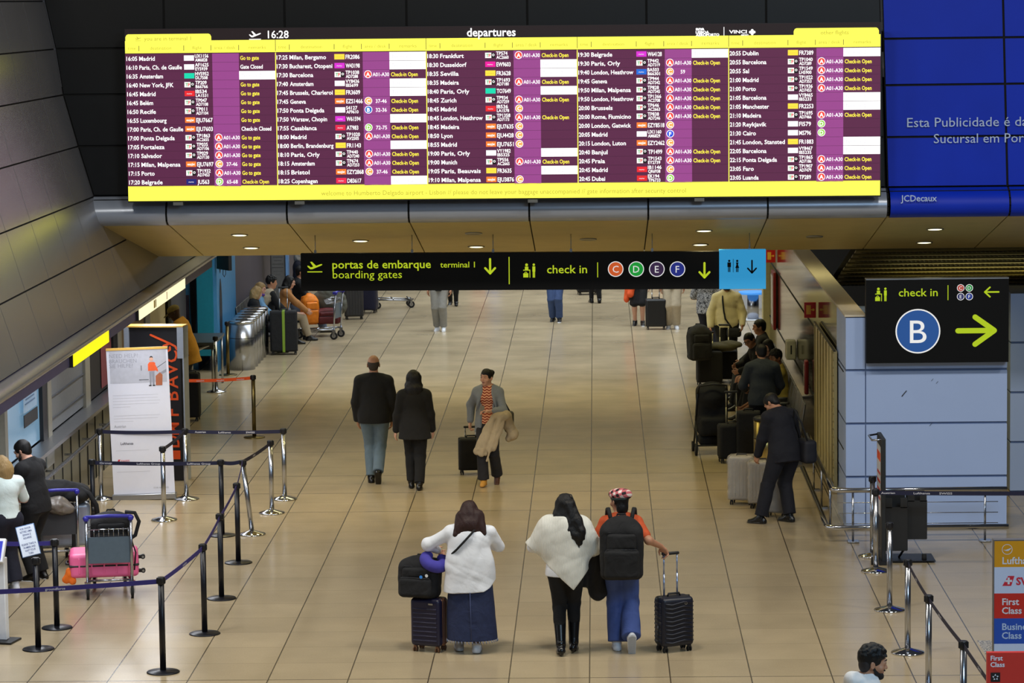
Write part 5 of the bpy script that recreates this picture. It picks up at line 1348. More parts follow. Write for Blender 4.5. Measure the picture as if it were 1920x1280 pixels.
m.mi = 4; m.poly(bp([(297, 719), (309, 719), (310, 699), (305, 694), (297, 701)]), yb - .0006)
m.mi = 5; m.poly(bp([(284, 720), (289, 720), (289, 718), (284, 718)]), yb); m.poly(bp([(291, 720), (296, 720), (296, 718), (291, 718)]), yb); m.poly(bp([(266, 708), (284, 708), (284, 707), (266, 707)]), yb); m.poly(bp([(270, 690), (271, 690), (271, 680), (270, 680)]), yb); x, z = bxz(289.5, 666.5); m.disc(x, z + .006, .022, yb + .0003, 12)
m.stroke(bp([(300, 685), (317, 674)]), .006, yb + .0006); m.mi = 2; m.poly(bp([(300, 698), (317, 688), (317, 694), (305, 700)]), yb + .0004)
m.mi = 6; m.poly(bp([(220, 866), (224, 866), (227, 859), (223, 859)]), yb)
m.build('picture', [gy, mat('print orange', (238, 96, 44), .6), mat('print grey', (150, 150, 160), .6), mat('print skin', (222, 170, 146), .6), mat('print brown', (176, 100, 66), .6), mat('print black', (30, 30, 36), .6), mat('swiss red', (206, 40, 56), .6)], sh)
p0b = G(245, 943 - 20); p1b = G(356, 924); YL = float(p0b[1]) + 1.2; a = A(246, 924, YL); b = A(356, 924, YL); top_z = A(300, 611, YL)[2]; wL = float(b[0] - a[0])
t = thing('black_billboard', 'tall black stand with orange handwriting behind the white banner', 'stand', ((a[0] + b[0]) / 2, YL, 0), -6)
m = MB(); m.box((0, 0, top_z / 2), (wL - .1, .25, top_z - .02)); pn = m.build('panel', mat('stand black', (22, 20, 26), .5), t)
m = MB(); m.mi = 0
m.box((-wL / 2 + .02, -.02, top_z / 2), (.07, .3, top_z)); m.box((wL / 2 - .04, -.02, top_z - .22), (.09, .3, .44)); m.box((wL / 2 - .005, -.02, top_z / 2), (.02, .28, top_z)); m.build('side_frame', mat('pale frame', (168, 176, 190), .4, .3), t)
m = MB(); m.box((0, -.02, top_z + .008), (wL, .3, .02)); m.build('top_edge', mat('rail amber', (222, 176, 84), .4), t)
L = Lettering('lettering', pn, [M_beltor], y=-.132)
for ch, py in (('D', 858), ('M', 832), ('F', 794), ('B', 762), ('A', 735), ('V', 708), ('C', 684)): L.add(ch, wL * .385, (924 - py) * top_z / 313., .26, 0, rot=math.pi / 2, bold=.012)
mq = MB(); mq.rect(wL * .26, wL * .40, (924 - 880) * top_z / 313., (924 - 862) * top_z / 313., -.132); mq.build('orange_block', M_beltor, pn)
m = MB(); s_ = lambda px, py: ((px - 301) * wL / 110., (924 - py) * top_z / 313.); m.stroke([s_(294, 627), s_(331, 645), s_(340, 650), s_(343, 656)], .03, -.134); m.stroke([s_(330, 644), s_(318, 649)], .03, -.134); m.stroke([s_(322, 662), s_(330, 657), s_(330, 652)], .03, -.1335); m.build('handwriting', M_beltor, pn)
# steel luggage conveyor / repair bench with the leaning worker
p = G(385, 735); t = thing('metal_bench', 'grey metal work bench beside the teal kiosk panel', 'bench', (p[0] - .12, p[1] + .6, 0), 0)
m = MB(); m.box((0, 0, .86), (.62, 1.6, .05)); m.box((.1, -.55, .80), (.4, .4, .08)); m.build('bench_top', mat('bench grey', (70, 76, 82), .4, .4), t)
for x in (-.27, .27):
    for y in (-.7, .7): m = MB(); m.tube([(x, y, .84), (x, y, 0)], .02, 8); m.build('leg', M_alu, t)
m = MB(); m.tube([(-.35, -.75, .35), (.0, -.75, .75), (.22, -.75, .84)], .03, 8); m.build('brace', M_alu, t)
p = G(361, 788); t = suitcase('black suitcase standing right behind the black billboard', p, 0, .26, .3, .72, M_blackfab, 0, None)
# hanging monitor on the left
p = A(420, 486, 57.2); t = thing('hanging_monitor', 'black monitor hanging by the kiosk at top left', 'monitor', (p[0], p[1], p[2] - .2), -58)
m = MB(); m.box((0, 0, .22), (.52, .07, .42), bev=.01); m.build('casing', M_black, t); m = MB(); m.box((0, .05, 2.0), (.06, .06, 3.1)); m.build('mount', M_black, t)
m = MB(); m.tube([(-.05, 0, .02), (-.06, 0, -.08), (0, 0, -.12), (.06, 0, -.06), (.05, 0, .02)], .006, 6); m.build('cable', M_black, t)

# bag sizer on the right
p = G(1652, 1057); t = thing('bag_sizer', 'black bag sizer stand with metal trays in front of the pier', 'bag sizer', p, 0); hs_ = 6.7 * (1 - 823 / 1062.)
m = MB(); m.box((.03, .3, .02), (.12, .8, .03)); m.box((.35, .3, .02), (.6, .5, .012)); m.build('base', M_black, t)
m = MB(); m.box((.03, .3, hs_ / 2), (.05, .62, hs_ - .03), bev=.006); pn = m.build('totem', mat('sizer dark grey', (44, 46, 48), .45, .3), t)
m = MB(); m.quad((.001, .06, .55), (.001, .54, .55), (.001, .54, hs_ - .12), (.001, .06, hs_ - .12)); m.mi = 1
m.box((-.001, .3, hs_ - .25), (.004, .40, .10)); m.mi = 2
for k in range(4): m.box((-.001, .3, hs_ - .45 - .1 * k), (.004, .36, .03))
m.build('poster', [mat('poster pale', (214, 214, 218), .5), M_beltor, mat('red print', (196, 60, 40))], pn)
m = MB(); m.tube([(.01, .05, hs_ - .03), (-.1, .09, hs_ - .04), (-.1, .5, hs_ - .04), (.01, .55, hs_ - .03)], .012, 8); m.build('grip', M_steel, t)
M_tray = mat('tray black', (28, 28, 29), .5)
def tray(x0, x1, y0, z0, z1, back):
    m = MB(); d = .26
    m.box(((x0 + x1) / 2, y0, (z0 + z1) / 2), (x1 - x0, .012, z1 - z0)); m.box(((x0 + x1) / 2, y0 + d, (z0 + back) / 2), (x1 - x0, .012, back - z0))
    for x in (x0, x1): m.box((x, y0 + d / 2, (z0 + z1) / 2), (.012, d, z1 - z0))
    m.box(((x0 + x1) / 2, y0 + d / 2, z0), (x1 - x0, d, .012))
    if x1 - x0 < .3: m.box((x1 - .04, y0, z1 + .05), (.08, .012, .12)); m.box((x0 + .04, y0, z1 + .05), (.08, .012, .12))
    m.build('tray', M_tray, t)
tray(.06, .32, .12, .14, .66, .82); tray(.335, .56, .22, .26, .72, .80)
m = MB(); m.tube([(.1, .15, .14), (.14, .15, .03)], .014, 6); m.tube([(.28, .15, .14), (.24, .3, .03)], .014, 6); m.build('strut', M_black, t)
for (x, y) in ((-.12, -.05), (.5, .15)): m = MB(); m.tube([(x, y, .045), (x + .05, y, .045)], .045, 14); m.build('wheel', M_rubber, t)

# class totem at the lower right: two lit boards
def totem(label, px0, py0, w, bands, Y, z_floor=True):
    q = A(px0, py0, Y); k = Y / FPX; ztop = float(q[2]); t = thing('class_sign', label, 'sign', (q[0] + w / 2, Y, 0))
    m = MB(); m.box((0, .05, ztop / 2), (w, .10, ztop)); fr = m.build('body', mat('totem grey', (112, 112, 116), .4, .3), t); return t, fr, ztop, k
YT = float(G(1893, 1330)[1]); W_ = 104 * YT / FPX * 1.25
t, fr, zt, k = totem('tall sign with yellow white red and blue bands at lower right', 1863, 1012, W_, None, YT)
x0 = -W_ / 2 + 1.5 * k
cols = [((232, 162, 12), 50), ((214, 226, 255), 50.5), ((216, 40, 26), 48), ((28, 82, 190), 49), ((214, 226, 255), 60)]
m = MB(); z = zt - 2 * k
zs = []
for i, (c, h_) in enumerate(cols): m.mi = i; m.rect(x0, W_ / 2, z - h_ * k, z, -.004); zs.append(z); z -= h_ * k
pn = m.build('band_panel', [mat('totem band %d %d %d' % c, c, .4, var=.02) for c, _ in cols], fr)
tw = mat('totem white', (232, 234, 246), .5); L = Lettering('lettering', pn, [tw, mat('totem red', (220, 36, 60), .5), mat('totem pale blue', (190, 212, 250), .5)], y=-.008)
L.add('Lufthansa', x0 + 14 * k, zs[0] - 44 * k, 19 * k, 0, bold=.02); L.add('SWISS', x0 + 41 * k, zs[1] - 34 * k, 20 * k, 1, bold=.03)
L.add('First', x0 + 14 * k, zs[2] - 22 * k, 18 * k, 0, bold=.02); L.add('Class', x0 + 14 * k, zs[2] - 39 * k, 18 * k, 0, bold=.02); L.add('Business', x0 + 14 * k, zs[3] - 22 * k, 18 * k, 2, bold=.02); L.add('Class', x0 + 14 * k, zs[3] - 39 * k, 18 * k, 2, bold=.02)
m = MB(); m.ring(x0 + 24 * k, zs[0] - 16 * k, 9 * k, 10 * k, -.007); m.poly([(x0 + (24 + a) * k, zs[0] - (16 - b) * k) for a, b in ((-8, -.5), (-3, -1), (1, .5), (8, 3), (6, 0), (2, -3), (-2, -3), (-4, -2))], -.007)
m.mi = 1; m.poly([(x0 + 15 * k, zs[1] - 36 * k), (x0 + 32 * k, zs[1] - 36 * k), (x0 + 38 * k, zs[1] - 17 * k), (x0 + 26 * k, zs[1] - 17 * k)], -.006); m.mi = 0; m.rect(x0 + 25 * k, x0 + 29 * k, zs[1] - 33 * k, zs[1] - 20 * k, -.007); m.rect(x0 + 20.5 * k, x0 + 33.5 * k, zs[1] - 28.5 * k, zs[1] - 24.5 * k, -.0072); m.build('airline_mark', [tw, mat('totem red', (220, 36, 60), .5)], pn)
YT2 = float(G(1886, 1560)[1]); k2 = YT2 / FPX; q = A(1851, 1224, YT2); W2 = 130 * k2
t = thing('class_sign', 'low red first class sign in front of the banded sign', 'sign', (q[0] + W2 / 2, YT2, 0)); zt = float(q[2])
m = MB(); m.box((0, .04, zt - .30), (W2, .06, .60)); fr = m.build('panel', mat('totem red board', (206, 50, 40), .45, var=.02), t)
m = MB(); m.tube([(0, .04, zt - .5), (0, .04, .02)], .03, 10); m.lathe([(.16, 0), (.16, .015), (.03, .03)], 24, (0, .04, 0)); m.build('stand', M_steel, t)
L = Lettering('lettering', fr, [tw], y=.005); x0 = -W2 / 2; L.add('First', x0 + 6 * k2, zt - 14.5 * k2, 13 * k2, bold=.02); L.add('Class', x0 + 6 * k2, zt - 27 * k2, 13 * k2, bold=.02)
m = MB(); m.rect(x0 + 7 * k2, x0 + 25 * k2, zt - 56 * k2, zt - 38 * k2, .006); m.mi = 1
for a in range(5): an = math.radians(90 + 72 * a); m.poly([(x0 + (16 + 6.5 * math.cos(an + d) * r) * k2, zt - (47 - 6.5 * math.sin(an + d) * r) * k2) for d, r in ((0, 1), (.62, .62), (.0, .45), (-.3, .55))], .004)
m.build('star_emblem', [M_black, tw], fr)

# bumper rail around the pier
YR = float(G(1700, 1017)[1]); xr0 = float(A(1562, 918, YR)[0]); xr1 = float(A(1888, 917, YR)[0]); z1r = float(A(1700, 918, YR)[2]); z0r = float(A(1700, 988, YR)[2])
t = thing('bumper_rail', 'tubular steel bumper rail around the foot of the pier', 'rail', ((xr0 + xr1) / 2, YR, 0)); ox = (xr0 + xr1) / 2
for z in (z1r, z0r):
    m = MB(); d0 = .0 if z == z1r else -.07
    m.tube([(xr1 - ox + (.02 if z == z0r else 0), 0, z), (xr0 - ox + .1 + d0, 0, z), (xr0 - ox + .03 + d0, .03, z), (xr0 - ox + d0, .12, z), (xr0 - ox + d0 + .02, 5.0, z)], .033, 12); m.build('rail_tube', M_chrome, t)
for px in (1600, 1848): m = MB(); x = float(A(px, 950, YR)[0]) - ox; m.tube([(x, .06, 0), (x, .06, z1r - .03)], .014, 8); m.box((x, .05, .012), (.14, .16, .02), bev=.004); m.build('upright', M_steel, t)
for j in range(3): m = MB(); y = 1.2 + j * 1.5; m.tube([(xr0 - ox + .05, y, 0), (xr0 - ox + .05, y, z1r - .03)], .014, 8); m.box((xr0 - ox + .06, y, .012), (.14, .12, .02)); m.build('upright', M_steel, t)
m = MB()
for f in (.35, .55, .75): m.tube([(xr0 - ox + .06, .06, z1r * f), (xr1 - ox - .1, .06, z1r * f)], .005, 5)
m.build('guard_wire', M_steel, t)
m = MB(); m.box((xr0 - ox + .08, .35, .33), (.14, .02, .44)); m.build('clear_guard', mat('clear guard', (176, 168, 150), .1, alpha=.35), t)

# wall mounted items on the stone wall
def wallx(px): return XRW * FPX / (px - 1115)
for i, (px, py, lab) in enumerate(((1526, 581, 'red fire point sign projecting from the stone wall above the shutter'), (1450, 480, 'red fire point sign projecting from the far end of the stone wall'))):
    Yw = wallx(px); z = float(A(px, py, Yw)[2]); t = thing('fire_sign', lab, 'sign', (XRW - .09, Yw, z - .11))
    m = MB(); m.box((0, 0, .11), (.165, .02, .22)); pn = m.build('plate', mat('fire red', (186, 24, 18), .5), t)
    m = MB(); m.rect(-.055, .01, .05, .18, -.012); m.disc(.045, .115, .018, -.012, 12); m.rect(.01, .045, .108, .122, -.0125); m.mi = 0; m.build('pictogram', mat('photoluminescent', (230, 170, 60), .5), pn)
Yw = wallx(1487); z = float(A(1487, 655, Yw)[2]); t = thing('dispenser', 'white hand towel dispenser on the polished stone wall', 'dispenser', (XRW - .08, Yw, z - .15))
m = MB(); m.box((0, 0, .15), (.16, .28, .30), bev=.025); b = m.build('casing', mat('dispenser white', (206, 204, 176), .4), t); m = MB(); m.box((0.0, -.141, .16), (.02, .004, .14)); m.build('slot', M_black, b)
Yw = wallx(1449); t = thing('fire_hose_cabinet', 'red framed fire cabinet on the far stone wall', 'cabinet', (XRW - .03, Yw, .95)); m = MB(); m.box((0, 0, .5), (.05, .7, 1.0), bev=.01); c_ = m.build('case', mat('cabinet red', (120, 26, 26), .4), t); m = MB(); m.box((-.028, 0, .5), (.01, .56, .86)); m.build('door', mat('cabinet pane', (160, 150, 150), .2), t)
Yw = wallx(1521); t = thing('fire_extinguisher_case', 'red fire equipment case behind the beige shutter edge', 'cabinet', (XRW - .05, Yw + .9, .85)); m = MB(); m.box((0, 0, .3), (.06, .18, .5), bev=.02); m.build('case', mat('cabinet red', (120, 26, 26), .4), t); m = MB(); m.box((-.035, 0, .33), (.01, .12, .3)); m.build('door', mat('cabinet pane', (160, 150, 150), .2), t)

# bench seats along the stone wall
def seat_row(label, x, y0, n, face, pitch=.58):
    t = thing('bench_seat', label, 'bench', (x, y0, 0)); f = -face
    m = MB(); m.box((0, (n - 1) * pitch / 2, .36), (.06, n * pitch, .06)); m.build('beam', M_black, t)
    for k in range(n):
        y = k * pitch; m = MB(); m.box((-f * .02, y, .43), (.44, pitch - .06, .03), bev=.01); m.build('seat', mat('perforated steel', (118, 118, 116), .35, .7), t)
        m = MB(); m.box((f * .25, y, .68), (.03, pitch - .06, .46), rot=Matrix.Rotation(f * .16, 3, 'Y'), bev=.01); m.build('backrest', mat('perforated steel', (118, 118, 116), .35, .7), t)
    for k in range(n + 1):
        y = (k - .5) * pitch; m = MB(); m.tube([(-f * .2, y, .62), (f * .2, y, .63)], .018, 8); m.tube([(-f * .18, y, .61), (-f * .16, y, .38)], .014, 6); m.build('armrest', M_alu, t)
    for k in (0, n - 1):
        m = MB(); m.tube([(0, k * pitch, .35), (0, k * pitch, .03)], .03, 8); m.box((0, k * pitch, .02), (.5, .06, .04)); m.build('leg', M_alu, t)
    return t
seat_row('row of perforated steel seats along the polished stone wall', XRW - .43, 45.3, 14, -1)
seat_row('row of perforated steel seats along the plum grey wall', -6.64, 60.6, 6, 1)

# folded stroller
p = G(1335, 850); t = thing('stroller', 'black baby stroller parked left of the black suitcases', 'stroller', p, 4)
B = Blob(.012, .05); B.box((0, .05, .66), (.22, .17, .34), .08); B.ell((0, .02, .86), (.225, .24, .21)); B.box((0, .0, .42), (.19, .2, .14), .06); B.wrinkle(.006, 14, 3); b = B.build('seat_hood', M_blackfab, t)
m = MB(); m.tube([(-.22, -.12, .92), (-.20, -.2, 1.03), (0, -.22, 1.06), (.20, -.2, 1.03), (.22, -.12, .92)], .015, 8); m.build('handle', M_black, t)
m = MB()
for sx in (-1, 1): m.tube([(sx * .22, -.12, .92), (sx * .23, .06, .5), (sx * .235, .3, .12)], .013, 8); m.tube([(sx * .23, .1, .55), (sx * .235, -.16, .1)], .013, 8)
m.tube([(-.23, -.14, .14), (.23, -.14, .14)], .012, 8); m.build('chassis', M_black, t)
B = Blob(.012, .03); B.box((0, .08, .2), (.19, .2, .07), .04); B.build('basket', M_blackfab, t)
for sx in (-1, 1):
    for y, r in ((-.16, .09), (.3, .075)): m = MB(); m.tube([(sx * .25 - .017, y, r), (sx * .25 + .017, y, r)], r, 20); m.mi = 1; m.tube([(sx * .25 - .02, y, r), (sx * .25 + .02, y, r)], r * .45, 12); m.build('wheel', [M_rubber, mat('hub grey', (60, 60, 62), .4)], t)
# ------------------------------------------------------------------ people
SK_light = mat('skin light', (208, 158, 134), .5, var=.05); SK_tan = mat('skin tan', (184, 132, 102), .5, var=.05); SK_brown = mat('skin brown', (120, 78, 54), .5, var=.05); SK_dark = mat('skin dark', (66, 42, 32), .5, var=.05)
LIP = mat('lips', (150, 84, 76), .4)
def hair_mat(name, col):
    m = mat(name, col, .5, var=.0, spec=.35); nt = m.node_tree; b = nt.nodes['Principled BSDF']; tc = nt.nodes['Texture Coordinate']; n = nt.nodes['Noise Texture']; n.inputs['Scale'].default_value = 1.0
    mp = nt.nodes.new('ShaderNodeMapping'); mp.inputs['Scale'].default_value = (210, 210, 14); nt.links.new(tc.outputs['Object'], mp.inputs['Vector']); nt.links.new(mp.outputs[0], n.inputs['Vector'])
    mx = nt.nodes['Mix']; c = srgb(col); mx.inputs[6].default_value = tuple(v * .45 for v in c) + (1,); mx.inputs[7].default_value = tuple(v * 1.55 for v in c) + (1,)
    bp = nt.nodes.new('ShaderNodeBump'); bp.inputs['Strength'].default_value = .7; bp.inputs['Distance'].default_value = .006; nt.links.new(n.outputs['Fac'], bp.inputs['Height']); nt.links.new(bp.outputs['Normal'], b.inputs['Normal']); return m
H_black = hair_mat('hair black', (14, 12, 13)); H_brown = hair_mat('hair dark brown', (48, 26, 22)); H_blond = hair_mat('hair dark blond', (150, 122, 78)); H_grey = hair_mat('hair grey', (140, 136, 130))
F_black = mat('cloth black', (14, 14, 17), .9, var=.3); F_navy = mat('cloth navy', (18, 20, 36), .85, var=.2); F_white = mat('cloth white', (232, 234, 240), .8, var=.03)
F_denimd = mat('denim dark', (34, 44, 78), .85, var=.25, scale=30); F_denim = mat('denim blue', (66, 86, 148), .85, var=.22, scale=14); F_denimg = mat('denim grey blue', (98, 116, 130), .85, var=.15)
F_charc = mat('cloth charcoal', (40, 42, 46), .9, var=.2); L_white = mat('shoe white', (226, 228, 234), .5); L_black = mat('leather black', (14, 13, 14), .28); L_sole = mat('sole grey', (176, 178, 182), .6)
F_cream = mat('cloth cream', (214, 202, 160), .85, var=.05); F_beige = mat('cloth beige', (168, 152, 126), .85, var=.08)
def person(label, px=None, py=None, rz=0, at_=None, grp=None):
    p = G(px, py) if at_ is None else V3(*at_)
    return thing('person', label, 'person', p, rz, grp)
def band(root, name, pts, r, m, n=8):
    b = MB(); b.tube(pts, r, n); return b.build(name, m, root)

# woman in white shirt and long denim skirt
t = person('woman with long brown hair in white shirt and long denim skirt walking away', 883, 1222, 2); h = 1.57
s = Sk(h, 1.42, lean=2, hands=((-.33, .26, 1.02), (.16, .36, 1.08)), elbow=((-1, -.4, -.1), (1.2, -.5, -.6)), feet=((-.12, .10, .085), (.06, -.03, .085)), head=(0, 10))
body(s, t, SK_light, .009, face=False)
q = s.q
def ex(B, s):
    B.ell(s.P + V3(0, 0, .1), V3(.235, .16, .2)); B.cone(s.P + V3(0, 0, .2), s.P + V3(0, 0, -.22), .215, .275, sc=(1, .72, 1), k=.06)
B = Blob(.008, .03); torso(B, s, .018, belly=.03); arms(B, s, .016, 1.96, fat=1.35, cuff=.043); ex(B, s); B.wrinkle(.0075, 15, 11, (1, 1, .8))
B.ell(s.P + V3(0, -.05, .02), V3(.31, .3, .215), op='i2') if False else None
B.cut(s.P + V3(0, 0, -.185), V3(.04, 0, -1)); B.cut(s.P + V3(.13, 0, -.185), V3(.5, 0, -1)); B.cut(s.P + V3(.22, 0, -.13), V3(1.2, 0, -1)); B.cut(s.N + V3(0, 0, .035), s.up + s.fw * .3)
B.cone(s.N - s.up * .02, s.N + s.up * .3, .05, .06, op='s', k=.005); B.build('shirt', F_white, t)
B = Blob(.009, .03); B.cone(V3(0, 0, .86), V3(.015, 0, .13), .215, .258, sc=(1, .72, 1), flat=True); B.wrinkle(.006, 11, 4, (1.5, 1, .25)); B.cut(V3(0, 0, .14), (0, 0, -1)); sk_ = B.build('skirt', F_denimd, t)
m = MB(); m.tube([(.0, -.205, .66), (.005, -.222, .4), (.01, -.196, .16)], .004, 5); m.build('seam', mat('denim seam', (62, 72, 110), .8), sk_)
m = MB()
for k in range(44):
    a = 2 * math.pi * k / 44; m.tube([(.015 + .262 * math.cos(a), .188 * math.sin(a), .145), (.015 + .266 * math.cos(a + .03), .192 * math.sin(a), .118)], .004, 4)
m.build('frayed_hem', mat('frayed denim', (128, 136, 160), .9), sk_)
shoes(s, t, L_white, L_white, big=1.15)
hair(s, t, H_brown, 'wide', .34, seed=2)
tb = thing('crossbody_bag', 'thin black bag strap across the back of the white shirt', 'bag', t.location, 2)
m = MB(); m.tube([s.N + V3(.09, -.075, -.0), s.C + V3(.02, -.168, .13), s.C + V3(-.13, -.162, -.03), s.C + V3(-.235, -.06, -.14), s.C + V3(-.22, .1, -.22)], .0115, 8); m.build('strap', M_blackfab, tb)
m = MB(); m.box(s.C + V3(-.15, .215, -.28), (.2, .06, .15), bev=.02); m.build('bag', M_blackfab, tb)

# woman in white shawl
t = person('woman with black hair in white knitted shawl and black boots walking away', 1062, 1226, 0); h = 1.66
s = Sk(h, 1.08, hands=((-.20, .26, 1.02), (.22, .24, 1.0)), elbow=((-1, -.6, -.2), (1, -.6, -.4)), feet=((-.055, -.06, .105), (.075, .10, .105)), head=(-6, 4), foot_pitch=(12, 12))
body(s, t, SK_light, .009, face=False, hips=1.1)
top(s, t, F_white, 'blouse', .012, 1.95, hem=-.06, res=.009, seed=6, hips=1.1)
B = Blob(.008, .05); torso(B, s, .032); arms(B, s, .03, 1.45, fat=1.25)
B.cone(s.C + V3(0, -.02, .1), s.P + V3(.06, -.05, -.12), .19, .17, sc=(1, .72, 1), k=.08); B.cone(s.N + V3(0, .01, -.05), s.N + V3(0, 0, .035), .10, .066, k=.04)
for sg in (-1, 1): B.ell(s.C + V3(sg * .17, .02, -.0), V3(.13, .13, .22), k=.08)
B.wrinkle(.005, 20, 8, (1, 1, .35)); B.cut(V3(-.353, 0, 1.10), V3(-.68, 0, -.73)); B.cut(V3(.28, 0, .95), V3(.80, 0, -.62)); B.cone(s.N - s.up * .02, s.N + s.up * .3, .05, .062, op='s', k=.005); B.cut(s.N + V3(0, 0, .045), (0, 0, 1))
def knit():
    m = mat('white knit', (228, 226, 216), .9, var=.04); nt = m.node_tree; b = nt.nodes['Principled BSDF']; tc = nt.nodes['Texture Coordinate']
    w = nt.nodes.new('ShaderNodeTexWave'); w.inputs['Scale'].default_value = 22; w.inputs['Distortion'].default_value = 2; nt.links.new(tc.outputs['Object'], w.inputs['Vector']); bp = nt.nodes.new('ShaderNodeBump'); bp.inputs['Strength'].default_value = .35; bp.inputs['Distance'].default_value = .01
    nt.links.new(w.outputs['Fac'], bp.inputs['Height']); nt.links.new(bp.outputs['Normal'], b.inputs['Normal']); return m
B.build('shawl', knit(), t)
pants(s, t, F_black, 'leggings', .006, 1.12, .066, .044, hips=1.12, waist=.12)
shoes(s, t, L_black, None, high=.30, heel=.04, name='boot')
hair(s, t, H_black, 'long', .25, vol=1.0, seed=5)
B = Blob(.007, .02); 
for x, zl in ((.04, -.30), (.08, -.36), (.115, -.40), (.145, -.36), (.17, -.31)): B.chain([s.H + V3(x * .3, -.07, .02), s.H + V3(x * .7, -.115, -.14), s.H + V3(x, -.16, zl * .75), s.H + V3(x + .02, -.175, zl)], [.05, .05, .034, .010], k=.035)
B.wrinkle(.004, 60, 4, (1, 1, .12)); B.build('loose_hair', H_black, t)
m = MB(); a = [s.H + s.Rh @ V3(x, y, z) * s.q for x, y, z in ((-.085, .03, .06), (-.06, .06, .112), (0, .07, .125), (.06, .06, .112), (.085, .03, .06))]; m.tube(a, .007, 6); m.build('sunglasses', M_black, t)

# capped traveller with backpack
t = person('person in plaid cap rust orange tee and blue jeans pulling a black suitcase', 1166, 1220, 0); h = 1.68
s = Sk(h, .98, lean=3, hands=((-.25, .20, 1.0), (.415, .02, 1.085)), elbow=((-.6, -1, -.3), (.4, -.8, -.5)), feet=((-.05, .06, .085), (.10, -.12, .17)), foot_pitch=(0, 72), foot_yaw=(6, 4), head=(34, 2))
body(s, t, SK_tan, .008, face=True, hand_d=(None, (.5, .3, -.8)), hand_n=(None, (-.2, -.5, -.6)), curl=(35, 62))
top(s, t, mat('rust jersey', (190, 78, 36), .85, var=.05), 'tshirt', .013, .72, hem=-.05, fat=1.2, seed=3)
pants(s, t, F_denim, 'jeans', .012, 1.08, .088, .10, hips=1.06, wr=.006, upto=.99)
shoes(s, t, L_white, L_sole, big=1.05)
B = Blob(.006, .02); R, H = s.Rh, s.H
def at(x, y, z): return H + R @ V3(x, y, z) * s.q
B.ell(at(0, -.016, .03), V3(.083, .102, .09), R); B.ell(at(0, -.06, -.06), V3(.07, .05, .09), R); B.box(at(0, .115, -.075), V3(.066, .085, .12), .03, R, op='s', k=.012); B.wrinkle(.003, 60, 2, (1, 1, .2)); B.build('hair', H_black, t)
def plaid():
    m = mat('plaid wool', (200, 60, 60), .9); nt = m.node_tree; b = nt.nodes['Principled BSDF']; tc = nt.nodes['Texture Coordinate']; sp = nt.nodes.new('ShaderNodeSeparateXYZ')
    mp = nt.nodes.new('ShaderNodeMapping'); mp.inputs['Rotation'].default_value = (.35, .3, .6); nt.links.new(tc.outputs['Object'], mp.inputs['Vector']); nt.links.new(mp.outputs[0], sp.inputs[0])
    f = lambda c: mnode(nt, 'LESS_THAN', mnode(nt, 'FRACT', mnode(nt, 'MULTIPLY', c, 17.0)), .5)
    v = mnode(nt, 'MULTIPLY_ADD', mnode(nt, 'ADD', f(sp.outputs[0]), f(sp.outputs[2])), .5, 0)
    r = nt.nodes.new('ShaderNodeValToRGB'); r.color_ramp.interpolation = 'CONSTANT'; e = r.color_ramp.elements; e[0].color = srgb((26, 24, 30)) + (1,); e[1].position = .9; e[1].color = srgb((226, 214, 208)) + (1,); k = e.new(.4); k.color = srgb((190, 98, 104)) + (1,)
    nt.links.new(v, r.inputs[0]); nt.links.new(r.outputs[0], b.inputs['Base Color']); return m
B = Blob(.006, .02); B.ell(at(0, -.01, .075), V3(.108, .122, .062), R); B.ell(at(.02, -.045, .07), V3(.10, .09, .06), R); cp = B.build('cap', plaid(), t)
B = Blob(.006, .02); B.ell(at(0, -.014, .04), V3(.091, .11, .05), R); B.cut(at(0, 0, .062), R @ V3(0, 0, 1)); B.cut(at(0, 0, .018), R @ V3(0, 0, -1)); B.build('cap_band', mat('cap band green', (64, 82, 80), .9), cp)
bp_ = backpack('large black backpack worn by the traveller in the plaid cap', V3(*t.location) + V3(.005, -.262, .80), 0, .44, .25, .66, seed=12, straps=False, res=.008)
m = MB()
for sg in (-1, 1): m.tube([(sg * .10, .07, .58), (sg * .13, .17, .70), (sg * .14, .28, .68), (sg * .15, .36, .54), (sg * .16, .33, .30), (sg * .18, .10, .12)], .022, 8)
m.build('shoulder_strap', M_blackfab, bp_)
m = MB()
for (x, z) in ((-.12, .26), (-.10, .20), (-.14, .17), (-.07, .23), (-.09, .15)): m.tube([(x, -.175, z), (x + .03, -.18, z + .02)], .004, 5)
m.build('key_clips', M_alu, bp_)
B = Blob(.010, .04); B.ell((0, 0, 0), (.11, .14, .14)); B.cone((.0, 0, -.02), (.05, -.02, -.46), .12, .085, sc=(1, .8, 1)); B.cone((-.05, .05, -.02), (-.07, .05, -.36), .09, .06); B.wrinkle(.012, 18, 6, (1.4, 1, .4))
tj = thing('dark_jacket', 'dark jacket hanging over the left arm of the capped traveller', 'jacket', V3(*t.location) + V3(-.30, .13, 1.06), 0); B.build('jacket_cloth', mat('jacket dark', (24, 25, 30), .8, var=.3), tj)

